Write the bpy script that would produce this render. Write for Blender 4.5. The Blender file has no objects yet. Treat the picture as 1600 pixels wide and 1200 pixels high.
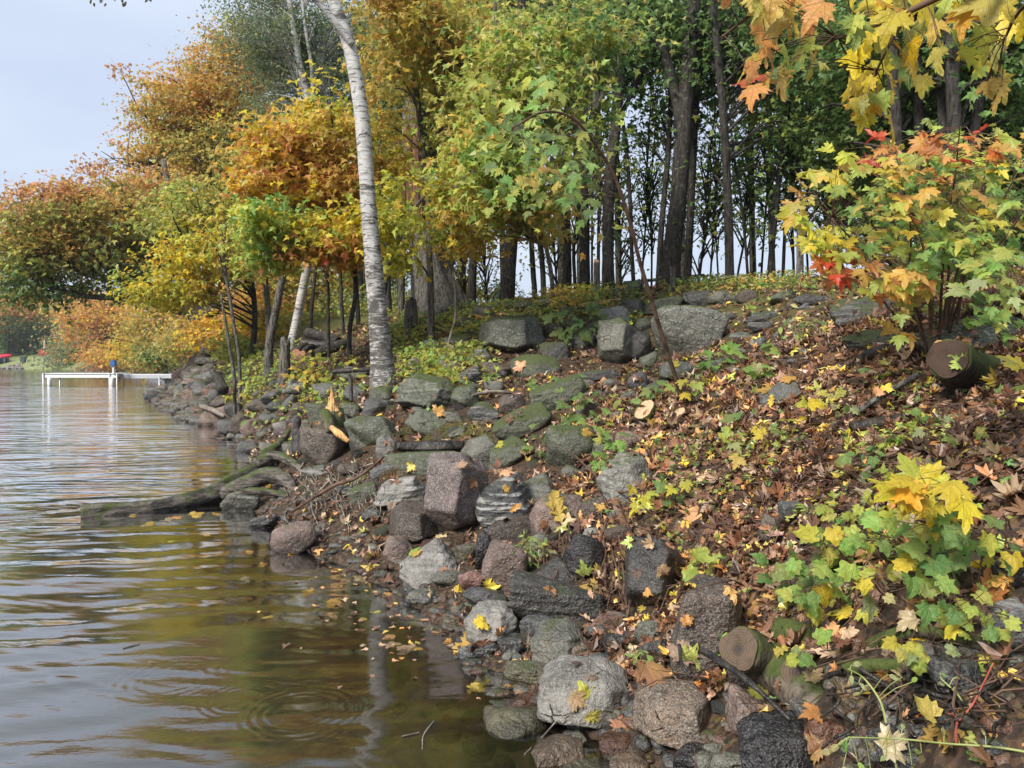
import bpy, bmesh, math, random
import numpy as np
from mathutils import Vector, Matrix
from mathutils.bvhtree import BVHTree

R = np.random.default_rng(7)
random.seed(7)
SC = bpy.context.scene
COL = SC.collection

# ------------------------------------------------------------------ camera, sky, sun, exposure
FPX = 1202.0                      # focal length in pixels of the 1600 px wide photograph
CAMZ = 1.6
PITCH = math.atan(40.0 / FPX)
cam_d = bpy.data.cameras.new('camera')
cam_d.sensor_width = 36.0
cam_d.lens = FPX / 1600.0 * 36.0
cam_d.clip_start = 0.05
cam_d.clip_end = 3000.0
cam = bpy.data.objects.new('camera', cam_d)
cam.location = (0, 0, CAMZ)
cam.rotation_euler = (math.radians(90) - PITCH, 0, 0)
COL.objects.link(cam)
SC.camera = cam

SUN_EL, SUN_AZ = math.radians(42), math.radians(222)     # azimuth clockwise from +Y: behind the camera, to the left
world = bpy.data.worlds.new('World')
SC.world = world
world.use_nodes = True
wn, wl = world.node_tree.nodes, world.node_tree.links
bg = wn['Background']
sky = wn.new('ShaderNodeTexSky')
sky.sky_type = 'NISHITA'
sky.sun_disc = False
sky.sun_elevation = SUN_EL
sky.sun_rotation = SUN_AZ
sky.air_density = 1.0
sky.dust_density = 2.5
sky.ozone_density = 1.0
tc = wn.new('ShaderNodeTexCoord')
cl = wn.new('ShaderNodeTexNoise'); cl.inputs['Scale'].default_value = 1.6; cl.inputs['Detail'].default_value = 4
mp = wn.new('ShaderNodeMapping'); mp.inputs['Scale'].default_value = (1, 1, 3.0)
wl.new(tc.outputs['Generated'], mp.inputs['Vector']); wl.new(mp.outputs['Vector'], cl.inputs['Vector'])
cr = wn.new('ShaderNodeValToRGB')
cr.color_ramp.elements[0].position = .34; cr.color_ramp.elements[0].color = (.53, .62, .84, 1)
cr.color_ramp.elements[1].position = .66; cr.color_ramp.elements[1].color = (.74, .83, .98, 1)
wl.new(cl.outputs['Fac'], cr.inputs['Fac'])
vm = wn.new('ShaderNodeVectorMath'); vm.operation = 'SCALE'; vm.inputs['Scale'].default_value = 6.3
wl.new(cr.outputs['Color'], vm.inputs[0])
mx = wn.new('ShaderNodeMix'); mx.data_type = 'RGBA'; mx.inputs[0].default_value = .86
wl.new(sky.outputs['Color'], mx.inputs[6]); wl.new(vm.outputs['Vector'], mx.inputs[7])
wl.new(mx.outputs[2], bg.inputs['Color'])
bg.inputs['Strength'].default_value = 0.10

sun_d = bpy.data.lights.new('sun', 'SUN')
sun_d.energy = 3.7
sun_d.angle = math.radians(18)
sun_d.color = (1, .95, .86)
sun = bpy.data.objects.new('sun', sun_d)
sdir = Vector((math.sin(SUN_AZ) * math.cos(SUN_EL), math.cos(SUN_AZ) * math.cos(SUN_EL), math.sin(SUN_EL)))
sun.rotation_euler = sdir.to_track_quat('Z', 'Y').to_euler()
sun.location = (-20, -20, 40)
COL.objects.link(sun)

SC.view_settings.view_transform = 'Standard'
SC.view_settings.look = 'None'
SC.view_settings.exposure = 0.8
SC.view_settings.gamma = 1.0
SC.view_settings.use_curve_mapping = False
cy = SC.cycles
cy.max_bounces = 7; cy.diffuse_bounces = 4; cy.glossy_bounces = 3; cy.transmission_bounces = 3
cy.transparent_max_bounces = 8; cy.caustics_reflective = False; cy.caustics_refractive = False

# ------------------------------------------------------------------ picture <-> place
CP, SP = math.cos(PITCH), math.sin(PITCH)
def ray(px, py):
    """direction in the world through photo pixel (px, py), scaled so that its y is 1"""
    x = (px - 800.0) / FPX; v = (600.0 - py) / FPX
    dy = CP + v * SP; dz = -SP + v * CP
    return np.array([x / dy, 1.0, dz / dy])
def at(px, py, Y):
    return np.array([0, 0, CAMZ]) + ray(px, py) * Y
def pxsize(n, Y):
    return n * Y / FPX

# ------------------------------------------------------------------ noise
def _h(ix, iy, iz, s):
    n = (ix * 374761393 + iy * 668265263 + iz * 2147483647 + s * 1274126177) & 0xFFFFFFFF
    n = ((n ^ (n >> 13)) * 1274126177) & 0xFFFFFFFF
    n = (n ^ (n >> 16)) & 0xFFFF
    return n / 32767.5 - 1.0
def vnoise(p, s=0):
    p = np.asarray(p, float); i = np.floor(p).astype(np.int64); f = p - i
    f = f * f * (3 - 2 * f)
    out = 0
    for dx in (0, 1):
        wx = f[:, 0] if dx else 1 - f[:, 0]
        for dy in (0, 1):
            wy = f[:, 1] if dy else 1 - f[:, 1]
            for dz in (0, 1):
                wz = f[:, 2] if dz else 1 - f[:, 2]
                out = out + wx * wy * wz * _h(i[:, 0] + dx, i[:, 1] + dy, i[:, 2] + dz, s)
    return out
def fbm(p, oct=4, s=0):
    p = np.asarray(p, float)
    a, o = 1.0, 0
    for k in range(oct):
        o = o + a * vnoise(p * 2 ** k, s + k * 17); a *= .5
    return o

# ------------------------------------------------------------------ object helpers
def mesh_np(name, V, T, colors=None, smooth=False, mats=None):
    me = bpy.data.meshes.new(name)
    V = np.asarray(V, np.float32); T = np.asarray(T, np.int32)
    k = T.shape[1]
    me.vertices.add(len(V)); me.vertices.foreach_set('co', V.ravel())
    me.loops.add(T.size); me.loops.foreach_set('vertex_index', T.ravel())
    me.polygons.add(len(T)); me.polygons.foreach_set('loop_start', np.arange(0, T.size, k, dtype=np.int32))
    me.polygons.foreach_set('use_smooth', np.full(len(T), smooth, bool))
    me.update(calc_edges=True)
    if colors is not None:
        a = me.attributes.new('col', 'FLOAT_COLOR', 'POINT')
        c = np.ones((len(V), 4), np.float32); c[:, :3] = colors
        a.data.foreach_set('color', c.ravel())
    return me
class Buf:
    """collects triangles; verts are kept in world coordinates"""
    def __init__(s): s.V, s.T, s.C, s.n = [], [], [], 0
    def add(s, V, T, c=None):
        V = np.asarray(V, float)
        s.V.append(V); s.T.append(np.asarray(T) + s.n); s.n += len(V)
        s.C.append(np.tile(np.asarray(c if c is not None else (1, 1, 1), float), (len(V), 1)) if np.ndim(c) < 2 else c)
    def arrays(s): return np.concatenate(s.V), np.concatenate(s.T), np.concatenate(s.C)
def tag(o, label=None, cat=None, group=None, kind=None):
    if label: o['label'] = label
    if cat: o['category'] = cat
    if group: o['group'] = group
    if kind: o['kind'] = kind
    return o
def loc_of(o):
    v = Vector((0, 0, 0))
    while o: v += o.location; o = o.parent
    return np.array(v)
def link(name, me, mat, parent=None, origin=None, color=None):
    """origin: world position of the object's origin; mesh verts are local to it"""
    o = bpy.data.objects.new(name, me)
    if mat is not None and not me.materials: me.materials.append(mat)
    COL.objects.link(o)
    org = np.zeros(3) if origin is None else np.asarray(origin, float)
    if parent is not None:
        o.parent = parent; org = org - loc_of(parent)
    o.location = org
    if color is not None: o.color = (*color[:3], 1)
    return o
def build(name, buf, mat, parent=None, origin=None, smooth=False, color=None):
    V, T, C = buf.arrays() if isinstance(buf, Buf) else buf
    org = np.array(origin, float) if origin is not None else (loc_of(parent) if parent is not None else V.mean(0) * 0)
    return link(name, mesh_np(name, V - org, T, C, smooth), mat, parent, org, color)
def empty(name, loc):
    o = bpy.data.objects.new(name, None); o.empty_display_size = .1
    COL.objects.link(o); o.location = tuple(float(v) for v in loc); return o

def spline(P, n):
    """Catmull-Rom through the rows of P (any columns)"""
    P = np.asarray(P, float)
    if len(P) == 2: return P[0] + (P[1] - P[0]) * np.linspace(0, 1, n)[:, None]
    Q = np.vstack([2 * P[0] - P[1], P, 2 * P[-1] - P[-2]])
    t = np.linspace(0, len(P) - 1 - 1e-9, n); i = t.astype(int); f = (t - i)[:, None]
    a, b, c, d = Q[i], Q[i + 1], Q[i + 2], Q[i + 3]
    return .5 * (2 * b + (c - a) * f + (2 * a - 5 * b + 4 * c - d) * f ** 2 + (3 * b - a - 3 * c + d) * f ** 3)
def tube(P, r, sides=6, cap=True, rough=0.0, seed=0, flute=0.0):
    P = np.asarray(P, float); n = len(P); r = np.broadcast_to(np.asarray(r, float), (n,))
    t = np.gradient(P, axis=0); t /= np.linalg.norm(t, axis=1)[:, None] + 1e-9
    up = np.array([0, 0, 1.]) if abs(t[:, 2]).mean() < .8 else np.array([1., 0, 0])
    u = np.cross(t, up); u /= np.linalg.norm(u, axis=1)[:, None] + 1e-9
    w = np.cross(t, u)
    a = np.linspace(0, 2 * np.pi, sides, endpoint=False)
    ca, sa = np.cos(a), np.sin(a)
    D = u[:, None, :] * ca[None, :, None] + w[:, None, :] * sa[None, :, None]
    rr = np.repeat(r[:, None], sides, 1)
    if rough or flute:
        s = np.cumsum(np.r_[0, np.linalg.norm(np.diff(P, axis=0), axis=1)])
        q = np.stack([np.tile(ca * 1.3, (n, 1)), np.tile(sa * 1.3, (n, 1)), np.repeat((s / max(r.mean(), 1e-4) * .35)[:, None], sides, 1)], -1).reshape(-1, 3)
        rr = rr * (1 + rough * fbm(q + seed * 7.3, 3, seed).reshape(n, sides))
        if flute:
            q2 = np.stack([np.tile(ca * 3.2, (n, 1)), np.tile(sa * 3.2, (n, 1)), np.repeat((s / max(r.mean(), 1e-4) * .08)[:, None], sides, 1)], -1).reshape(-1, 3)
            rr = rr * (1 + flute * vnoise(q2 + seed, seed + 3).reshape(n, sides))
    V = (P[:, None, :] + D * rr[..., None]).reshape(-1, 3)
    i = np.arange(n - 1)[:, None] * sides; j = np.arange(sides)[None, :]; k = (j + 1) % sides
    A, B, C_, E = i + j, i + k, i + sides + k, i + sides + j
    T = np.concatenate([np.stack([A, B, C_], -1).reshape(-1, 3), np.stack([A, C_, E], -1).reshape(-1, 3)])
    if cap:
        V = np.vstack([V, P[0], P[-1]]); c0 = n * sides; jj = np.arange(sides); kk = (jj + 1) % sides
        T = np.vstack([T, np.stack([np.full(sides, c0), kk, jj], -1), np.stack([np.full(sides, c0 + 1), (n - 1) * sides + jj, (n - 1) * sides + kk], -1)])
    return V, T
def box(c, s, rz=0, tilt=0):
    """box centred at c with full sizes s"""
    g = np.array([[x, y, z] for x in (-.5, .5) for y in (-.5, .5) for z in (-.5, .5)]) * np.asarray(s)
    if tilt:
        ct, st = math.cos(tilt), math.sin(tilt); g = np.stack([g[:, 0], g[:, 1] * ct - g[:, 2] * st, g[:, 1] * st + g[:, 2] * ct], 1)
    cz, sz = math.cos(rz), math.sin(rz)
    g = np.stack([g[:, 0] * cz - g[:, 1] * sz, g[:, 0] * sz + g[:, 1] * cz, g[:, 2]], 1) + np.asarray(c)
    q = [(0, 1, 3, 2), (4, 6, 7, 5), (0, 4, 5, 1), (2, 3, 7, 6), (0, 2, 6, 4), (1, 5, 7, 3)]
    return g, np.array([t for a, b, c_, d in q for t in ((a, b, c_), (a, c_, d))])
USED = {}
def uniq(label):
    if label in USED or len(label.split()) > 16: return False
    USED[label] = 1; return True

# ------------------------------------------------------------------ materials
def mat_new(name):
    m = bpy.data.materials.new(name); m.use_nodes = True
    nt = m.node_tree; nt.nodes.clear()
    out = nt.nodes.new('ShaderNodeOutputMaterial')
    return m, nt, out
class NT:
    def __init__(s, nt): s.nt = nt
    def n(s, t, **kw):
        nd = s.nt.nodes.new('ShaderNode' + t)
        for k, v in kw.items():
            if k.startswith('i_'): nd.inputs[k[2:].replace('_', ' ')].default_value = v
            else: setattr(nd, k, v)
        return nd
    def l(s, a, b): s.nt.links.new(a, b)
    def val(s, x, sock):
        if hasattr(x, 'node'): s.l(x, sock)
        else: sock.default_value = x
    def math(s, op, a, b=0.0, c=None, clamp=False):
        nd = s.n('Math', operation=op); nd.use_clamp = clamp
        s.val(a, nd.inputs[0]); s.val(b, nd.inputs[1])
        if c is not None: s.val(c, nd.inputs[2])
        return nd.outputs[0]
    def mix(s, f, a, b, mode='MIX'):
        nd = s.n('Mix', data_type='RGBA', blend_type=mode)
        s.val(f, nd.inputs[0]); s.val(a if hasattr(a, 'node') else (*a, 1), nd.inputs[6]); s.val(b if hasattr(b, 'node') else (*b, 1), nd.inputs[7])
        return nd.outputs[2]
    def noise(s, vec, scale, detail=3, rough=.55, dist=0.0):
        nd = s.n('TexNoise'); s.l(vec, nd.inputs['Vector'])
        nd.inputs['Scale'].default_value = scale; nd.inputs['Detail'].default_value = detail
        nd.inputs['Roughness'].default_value = rough; nd.inputs['Distortion'].default_value = dist
        return nd.outputs['Fac']
    def voro(s, vec, scale, feature='F1', out='Distance'):
        nd = s.n('TexVoronoi', feature=feature); s.l(vec, nd.inputs['Vector']); nd.inputs['Scale'].default_value = scale
        return nd.outputs[out]
    def ramp(s, f, stops):
        nd = s.n('ValToRGB'); e = nd.color_ramp.elements
        while len(e) > 1: e.remove(e[0])
        for i, (p, c) in enumerate(stops):
            k = e[0] if i == 0 else e.new(p)
            k.position = p; k.color = (*c, 1) if np.ndim(c) else (c, c, c, 1)
        s.val(f, nd.inputs['Fac']); return nd.outputs['Color']
    def step(s, f, a, b, lo=0.0, hi=1.0):
        nd = s.n('MapRange', interpolation_type='SMOOTHSTEP'); s.val(f, nd.inputs[0])
        for i, v in ((1, a), (2, b), (3, lo), (4, hi)): nd.inputs[i].default_value = v
        return nd.outputs[0]
    def scale(s, vec, sx, sy, sz, loc=None):
        nd = s.n('Mapping'); s.l(vec, nd.inputs['Vector']); nd.inputs['Scale'].default_value = (sx, sy, sz)
        if loc is not None: s.l(loc, nd.inputs['Location'])
        return nd.outputs['Vector']
    def bump(s, h, dist=.01, strength=1.0, normal=None):
        nd = s.n('Bump'); s.l(h, nd.inputs['Height']); nd.inputs['Distance'].default_value = dist; nd.inputs['Strength'].default_value = strength
        if normal is not None: s.l(normal, nd.inputs['Normal'])
        return nd.outputs['Normal']
    def prin(s, color, rough=.6, normal=None, spec=.5, **kw):
        nd = s.n('BsdfPrincipled')
        s.val(color if hasattr(color, 'node') else (*color, 1), nd.inputs['Base Color']); s.val(rough, nd.inputs['Roughness'])
        s.val(spec, nd.inputs['Specular IOR Level'])
        if normal is not None: s.l(normal, nd.inputs['Normal'])
        for k, v in kw.items(): s.val(v, nd.inputs[k.replace('_', ' ')])
        return nd.outputs[0]

def leaf_mat(name, per_object, transl=.52, rough=.42):
    m, nt, out = mat_new(name); k = NT(nt)
    tc = k.n('TexCoord'); geo = k.n('NewGeometry')
    if per_object:
        oi = k.n('ObjectInfo'); base = oi.outputs['Color']
        ob = tc.outputs['Object']
        seed = k.n('Combine' + 'XYZ'); k.l(k.math('MULTIPLY', oi.outputs['Random'], 40.0), seed.inputs[0])
        off = k.n('VectorMath', operation='ADD'); k.l(ob, off.inputs[0]); k.l(seed.outputs[0], off.inputs[1])
        blot = k.noise(off.outputs[0], 2.6, 3)
        sx = k.n('SeparateXYZ'); k.l(ob, sx.inputs[0])
        ang = k.math('ARCTAN2', sx.outputs[0], sx.outputs[1]); pp = k.math('PINGPONG', ang, .36)
        ln = k.n('VectorMath', operation='LENGTH'); k.l(ob, ln.inputs[0])
        d = k.math('MULTIPLY', pp, ln.outputs['Value'])
        vein = k.step(d, .006, .02, 1.0, 0.0)
        warm = k.mix(.75, base, (.42, .30, .04), 'MIX')
        c = k.mix(k.math('MULTIPLY', k.step(blot, .52, .68), .55), base, warm)
        c = k.mix(k.math('MULTIPLY', k.step(k.noise(off.outputs[0], 9, 2), .62, .74), .6), c, (.13, .06, .025))
        vcol = k.mix(.45, c, (.55, .5, .2))
        c = k.mix(k.math('MULTIPLY', vein, .45), c, vcol)
        h = k.math('ADD', k.math('MULTIPLY', vein, -1.0), blot)
        nrm = k.bump(h, .04, .5)
    else:
        at_ = k.n('Attribute', attribute_name='col'); base = at_.outputs['Color']
        nz = k.noise(tc.outputs['Object'], 22, 2)
        hs = k.n('HueSaturation'); k.l(base, hs.inputs['Color']); k.l(k.math('MULTIPLY_ADD', nz, .7, .65), hs.inputs['Value'])
        c = hs.outputs[0]; nrm = None
    b = k.prin(c, rough, nrm, .35)
    tr = k.n('BsdfTranslucent'); k.l(c, tr.inputs['Color'])
    mxs = k.n('MixShader'); mxs.inputs[0].default_value = transl
    k.l(b, mxs.inputs[1]); k.l(tr.outputs[0], mxs.inputs[2]); k.l(mxs.outputs[0], out.inputs['Surface'])
    return m
M = {}
M['leaf'] = leaf_mat('tree_leaf', False)
M['leafobj'] = leaf_mat('single_leaf', True)
M['litter'] = leaf_mat('dead_leaf', False, .12, .30)
M['litterobj'] = leaf_mat('fallen_leaf', True, .15, .36)

def rock_mat():
    m, nt, out = mat_new('field_stone'); k = NT(nt)
    tc = k.n('TexCoord'); geo = k.n('NewGeometry'); oi = k.n('ObjectInfo')
    def oat(n):
        a = k.n('Attribute', attribute_name=n, attribute_type='OBJECT'); return a.outputs['Fac']
    ob = tc.outputs['Object']
    seed = k.n('CombineXYZ')
    for i, f in enumerate((37.0, 91.0, 53.0)): k.l(k.math('MULTIPLY', oi.outputs['Random'], f), seed.inputs[i])
    va = k.n('VectorMath', operation='ADD'); k.l(ob, va.inputs[0]); k.l(seed.outputs[0], va.inputs[1]); v = va.outputs[0]
    big = k.noise(v, 4.5, 5, .6); mid = k.noise(v, 17, 4, .6); fine = k.noise(v, 70, 3, .65)
    base = oi.outputs['Color']
    c = k.mix(k.step(big, .36, .64), k.mix(1.0, base, (.42, .41, .38), 'MULTIPLY'), k.mix(1.0, base, (1.2, 1.16, 1.1), 'MULTIPLY'))
    c = k.mix(k.math('MULTIPLY', k.step(mid, .42, .6), .6), c, k.mix(1.0, base, (.5, .48, .43), 'MULTIPLY'))
    c = k.mix(k.math('MULTIPLY', k.step(fine, .5, .62), .45), c, k.mix(1.0, base, (1.6, 1.55, 1.45), 'MULTIPLY'))
    crk = k.voro(k.scale(v, 1, 1, 1.6), 5.0, 'DISTANCE_TO_EDGE'); cut = k.math('MULTIPLY', k.step(k.math('ADD', crk, k.math('MULTIPLY', mid, .05)), .022, .05, 1.0, 0.0), k.math('MULTIPLY', k.step(big, .55, .66), k.step(oi.outputs['Random'], .6, .7)))
    c = k.mix(k.math('MULTIPLY', cut, .6), c, (.03, .027, .023))
    # crystals
    vo = k.voro(v, 190, out='Color'); sp = k.n('SeparateColor'); k.l(vo, sp.inputs[0])
    spk = oat('speck')
    c = k.mix(k.math('MULTIPLY', k.step(sp.outputs[0], .62, .7), k.math('MULTIPLY', spk, .4)), c, (.42, .37, .34))
    c = k.mix(k.math('MULTIPLY', k.step(sp.outputs[1], .62, .7), k.math('MULTIPLY', spk, .6)), c, (.03, .027, .025))
    # bands of gneiss
    bv = k.scale(v, 3.0, 3.0, 34.0); bn = k.noise(bv, 1.0, 3, .6, .6)
    bnd = oat('band')
    c = k.mix(k.math('MULTIPLY', k.step(bn, .5, .62), k.math('MULTIPLY', bnd, .6)), c, (.46, .45, .43))
    c = k.mix(k.math('MULTIPLY', k.step(bn, .46, .36), k.math('MULTIPLY', bnd, .7)), c, (.035, .035, .04))
    # pale lichen spots
    lic = k.math('MULTIPLY', k.step(k.noise(v, 34, 6, .75), .53, .61), oat('lichen'))
    c = k.mix(lic, c, (.33, .37, .31))
    # rust stain
    rst = k.math('MULTIPLY', k.step(k.noise(v, 6, 3), .55, .68), oat('rust'))
    c = k.mix(rst, c, (.30, .12, .045))
    # moss from above
    sn = k.n('SeparateXYZ'); k.l(geo.outputs['Normal'], sn.inputs[0])
    ms = k.math('MULTIPLY_ADD', k.noise(v, 9, 5, .65), 1.1, k.math('MULTIPLY_ADD', sn.outputs[2], .55, -.62))
    mo = oat('moss')
    msk = k.step(k.math('ADD', ms, k.math('MULTIPLY_ADD', mo, .8, -.55)), -.02, .22)
    mcol = k.mix(k.noise(v, 60, 3), (.035, .055, .012), (.12, .15, .035))
    c = k.mix(k.math('MULTIPLY', msk, .8), c, mcol)
    # wet foot
    sp2 = k.n('SeparateXYZ'); k.l(geo.outputs['Position'], sp2.inputs[0])
    wl_ = k.math('MULTIPLY_ADD', big, .16, sp2.outputs[2])
    wet = k.math('MAXIMUM', k.step(wl_, .10, .19, 1.0, 0.0), oat('wet'))
    c = k.mix(k.math('MULTIPLY', wet, .55), c, k.mix(1.0, c, (.28, .27, .26), 'MULTIPLY'))
    rough = k.math('MULTIPLY_ADD', wet, -.30, .50); rough = k.math('ADD', rough, k.math('MULTIPLY', msk, .3))
    hgt = k.math('ADD', k.math('MULTIPLY', mid, .9), k.math('MULTIPLY', fine, .35))
    hgt = k.math('ADD', hgt, k.math('MULTIPLY', k.math('MULTIPLY', bn, bnd), .8))
    hgt = k.math('ADD', hgt, k.math('MULTIPLY', msk, k.math('MULTIPLY', k.noise(v, 140, 2), .5)))
    hgt = k.math('ADD', hgt, k.math('MULTIPLY', cut, -1.2))
    nrm = k.bump(hgt, .034, 1.0)
    k.l(k.prin(c, rough, nrm, .45), out.inputs['Surface'])
    return m
M['rock'] = rock_mat()

def bark_mat(name, a, b, sz=6.0, sx=30.0, lich=0.0, bumpd=.02, moss=0.0, rough=.85):
    m, nt, out = mat_new(name); k = NT(nt)
    tc = k.n('TexCoord'); geo = k.n('NewGeometry'); ob = tc.outputs['Object']
    v = k.scale(ob, sx, sx, sz)
    f = k.noise(v, 1.0, 4, .6, .4); g = k.noise(ob, 5, 3)
    c = k.mix(k.step(f, .35, .62), a, b)
    c = k.mix(k.math('MULTIPLY', g, .5), c, k.mix(1.0, c, (.5, .5, .5), 'MULTIPLY'))
    if lich: c = k.mix(k.math('MULTIPLY', k.step(k.noise(ob, 14, 4), .56, .66), lich), c, (.28, .31, .24))
    if moss:
        sn = k.n('SeparateXYZ'); k.l(geo.outputs['Normal'], sn.inputs[0])
        mm = k.step(k.math('ADD', k.noise(ob, 7, 5, .65), k.math('MULTIPLY', sn.outputs[2], .22)), .62 - .25 * moss, .78 - .25 * moss)
        c = k.mix(k.math('MULTIPLY', mm, .9), c, k.mix(k.noise(ob, 70, 3), (.02, .035, .007), (.085, .11, .02)))
    k.l(k.prin(c, rough, k.bump(k.math('ADD', f, k.math('MULTIPLY', k.noise(ob, 60, 3), .3)), bumpd, 1.0), .3), out.inputs['Surface'])
    return m
M['bark'] = bark_mat('dark_bark', (.012, .010, .009), (.055, .047, .040), lich=.18)
M['barkgrey'] = bark_mat('grey_bark', (.035, .030, .026), (.17, .155, .135), lich=.3, bumpd=.03)
M['barkmoss'] = bark_mat('mossy_bark', (.03, .025, .018), (.11, .09, .07), moss=1.0)
M['barkmoss2'] = bark_mat('part_mossy_bark', (.035, .028, .02), (.16, .13, .10), moss=.45)
M['drift'] = bark_mat('weathered_driftwood', (.03, .026, .022), (.16, .14, .12), sz=26, sx=6, moss=.05, bumpd=.03)
M['blackwood'] = bark_mat('wet_black_wood', (.010, .009, .008), (.05, .042, .035), sz=12, sx=12, rough=.4)
M['twig'] = bark_mat('brown_twig', (.05, .028, .018), (.15, .09, .06), sz=10, sx=10, bumpd=.003)
M['twiggrey'] = bark_mat('grey_twig', (.10, .085, .07), (.30, .26, .21), sz=10, sx=10, bumpd=.003)
M['greenstem'] = bark_mat('green_stem', (.20, .24, .07), (.34, .38, .14), sz=10, sx=10, bumpd=.002)
M['redstem'] = bark_mat('red_stem', (.30, .06, .04), (.42, .12, .08), sz=10, sx=10, bumpd=.002)
M['rawwood'] = bark_mat('raw_split_wood', (.42, .22, .08), (.72, .46, .20), sz=6, sx=60, bumpd=.01)

def birch_mat(name, dark):
    m, nt, out = mat_new(name); k = NT(nt)
    tc = k.n('TexCoord'); ob = tc.outputs['Object']; sx = k.n('SeparateXYZ'); k.l(ob, sx.inputs[0])
    v = k.scale(ob, 5.0, 5.0, 40.0); lent = k.noise(v, 1.0, 6, .75, .9)
    v2 = k.scale(ob, 2.6, 2.6, 7.0); bigb = k.noise(v2, 1.0, 6, .72, 1.1)
    hgt = sx.outputs[2]
    thr = k.step(hgt, .0, dark, .07, 0.0)
    c = k.mix(k.noise(ob, 9, 4), (.34, .33, .31), (.62, .60, .58))
    c = k.mix(k.step(k.math('ADD', lent, thr), .52, .62), c, (.045, .04, .038))
    c = k.mix(k.step(k.math('ADD', bigb, thr), .53, .62), c, (.06, .055, .05))
    c = k.mix(k.math('MULTIPLY', k.step(hgt, -.1, dark * 1.1, .8, 0.0), k.step(k.noise(ob, 20, 6, .75), .44, .60)), c, (.11, .095, .08))
    k.l(k.prin(c, .6, k.bump(k.math('ADD', lent, bigb), .012, .8), .3), out.inputs['Surface'])
    return m
M['birch'] = birch_mat('birch_bark', 3.2)
M['birchfar'] = birch_mat('pale_birch_bark', .8)

def cut_mat(name, a, b, dark_core=0.0):
    m, nt, out = mat_new(name); k = NT(nt)
    tc = k.n('TexCoord'); ob = tc.outputs['Object']
    v = k.n('VectorMath', operation='LENGTH'); k.l(k.scale(ob, 1, 1, 0), v.inputs[0])
    r = k.math('ADD', v.outputs['Value'], k.math('MULTIPLY', k.noise(ob, 7, 3), .03))
    rings = k.math('SINE', k.math('MULTIPLY', r, 620.0))
    c = k.mix(k.math('MULTIPLY_ADD', rings, .10, k.noise(ob, 22, 5, .7)), a, b)
    an = k.n('SeparateXYZ'); k.l(ob, an.inputs[0]); aa = k.math('ARCTAN2', an.outputs[0], an.outputs[1]); rad_ = k.noise(k.scale(ob, 1, 1, 1), 3, 2)
    ck = k.step(k.math('PINGPONG', k.math('ADD', aa, k.math('MULTIPLY', rad_, .5)), 1.05), .0, .035, 1.0, 0.0); c = k.mix(k.math('MULTIPLY', ck, .8), c, (.03, .02, .015))
    c = k.mix(k.math('MULTIPLY', k.step(k.noise(ob, 14, 4), .5, .7), .5), c, k.mix(1.0, a, (.4, .4, .4), 'MULTIPLY'))
    if dark_core: c = k.mix(k.step(r, dark_core * .4, dark_core, .85, 0.0), c, (.03, .022, .018))
    k.l(k.prin(c, .7, k.bump(rings, .002, .4), .3), out.inputs['Surface'])
    return m
M['cutpale'] = cut_mat('fresh_cut_wood', (.42, .27, .15), (.62, .45, .28))
M['cutdark'] = cut_mat('old_cut_wood', (.022, .013, .009), (.075, .04, .025), .04)
M['cutgrey'] = cut_mat('weathered_cut_wood', (.05, .034, .022), (.14, .095, .06), .05)
M['cutorange'] = cut_mat('orange_cut_wood', (.50, .22, .10), (.66, .40, .24))

def flat_mat(name, c, rough=.5, metal=0.0, noise_=.15):
    m, nt, out = mat_new(name); k = NT(nt); tc = k.n('TexCoord')
    nz = k.noise(tc.outputs['Object'], 5, 4)
    cc = k.mix(nz, tuple(x * (1 - noise_) for x in c), tuple(min(1, x * (1 + noise_)) for x in c))
    k.l(k.prin(cc, rough, None, .4, Metallic=metal), out.inputs['Surface']); return m
M['dockwhite'] = flat_mat('white_dock_paint', (.78, .79, .80), .45)
M['dockgrey'] = flat_mat('grey_aluminium', (.42, .44, .46), .4, .3)
M['bluecap'] = flat_mat('blue_plastic', (.02, .10, .28), .4)
M['redplastic'] = flat_mat('red_plastic', (.66, .03, .035), .4)
M['canvas'] = flat_mat('cream_canvas', (.62, .56, .48), .8)
M['redcanvas'] = flat_mat('red_canvas', (.58, .02, .06), .6)
M['navy'] = flat_mat('dark_blue_hull', (.03, .06, .09), .3)
M['binmat'] = flat_mat('dark_green_plastic', (.02, .05, .03), .5)
M['railmat'] = flat_mat('weathered_grey_rail', (.10, .11, .12), .6)
M['nutmat'] = flat_mat('pale_nut', (.55, .42, .30), .6)

# ------------------------------------------------------------------ leaf outlines (x right, y from stalk to tip, unit length)
HALF = {
 'maple': [(0, 0), (.10, -.05), (.27, -.11), (.25, .02), (.44, .05), (.36, .15), (.62, .30), (.45, .33), (.50, .48), (.33, .41), (.20, .38), (.27, .62), (.14, .60), (.11, .80), (0, 1.0)],
 'oak': [(0, 0), (.05, .12), (.20, .17), (.10, .30), (.30, .40), (.13, .49), (.32, .66), (.13, .70), (.17, .86), (0, 1)],
 'grape': [(0, .04), (.18, -.12), (.38, -.04), (.36, .12), (.54, .28), (.40, .36), (.46, .56), (.25, .58), (.15, .80), (0, .97)],
 'ovate': [(0, 0), (.17, .14), (.25, .38), (.19, .68), (0, 1)],
 'star': [(0, 0), (.33, -.05), (.28, .14), (.56, .32), (.22, .42), (0, 1)],
 'chip': [(0, 0), (.33, .42), (0, 1)],
}
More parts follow.
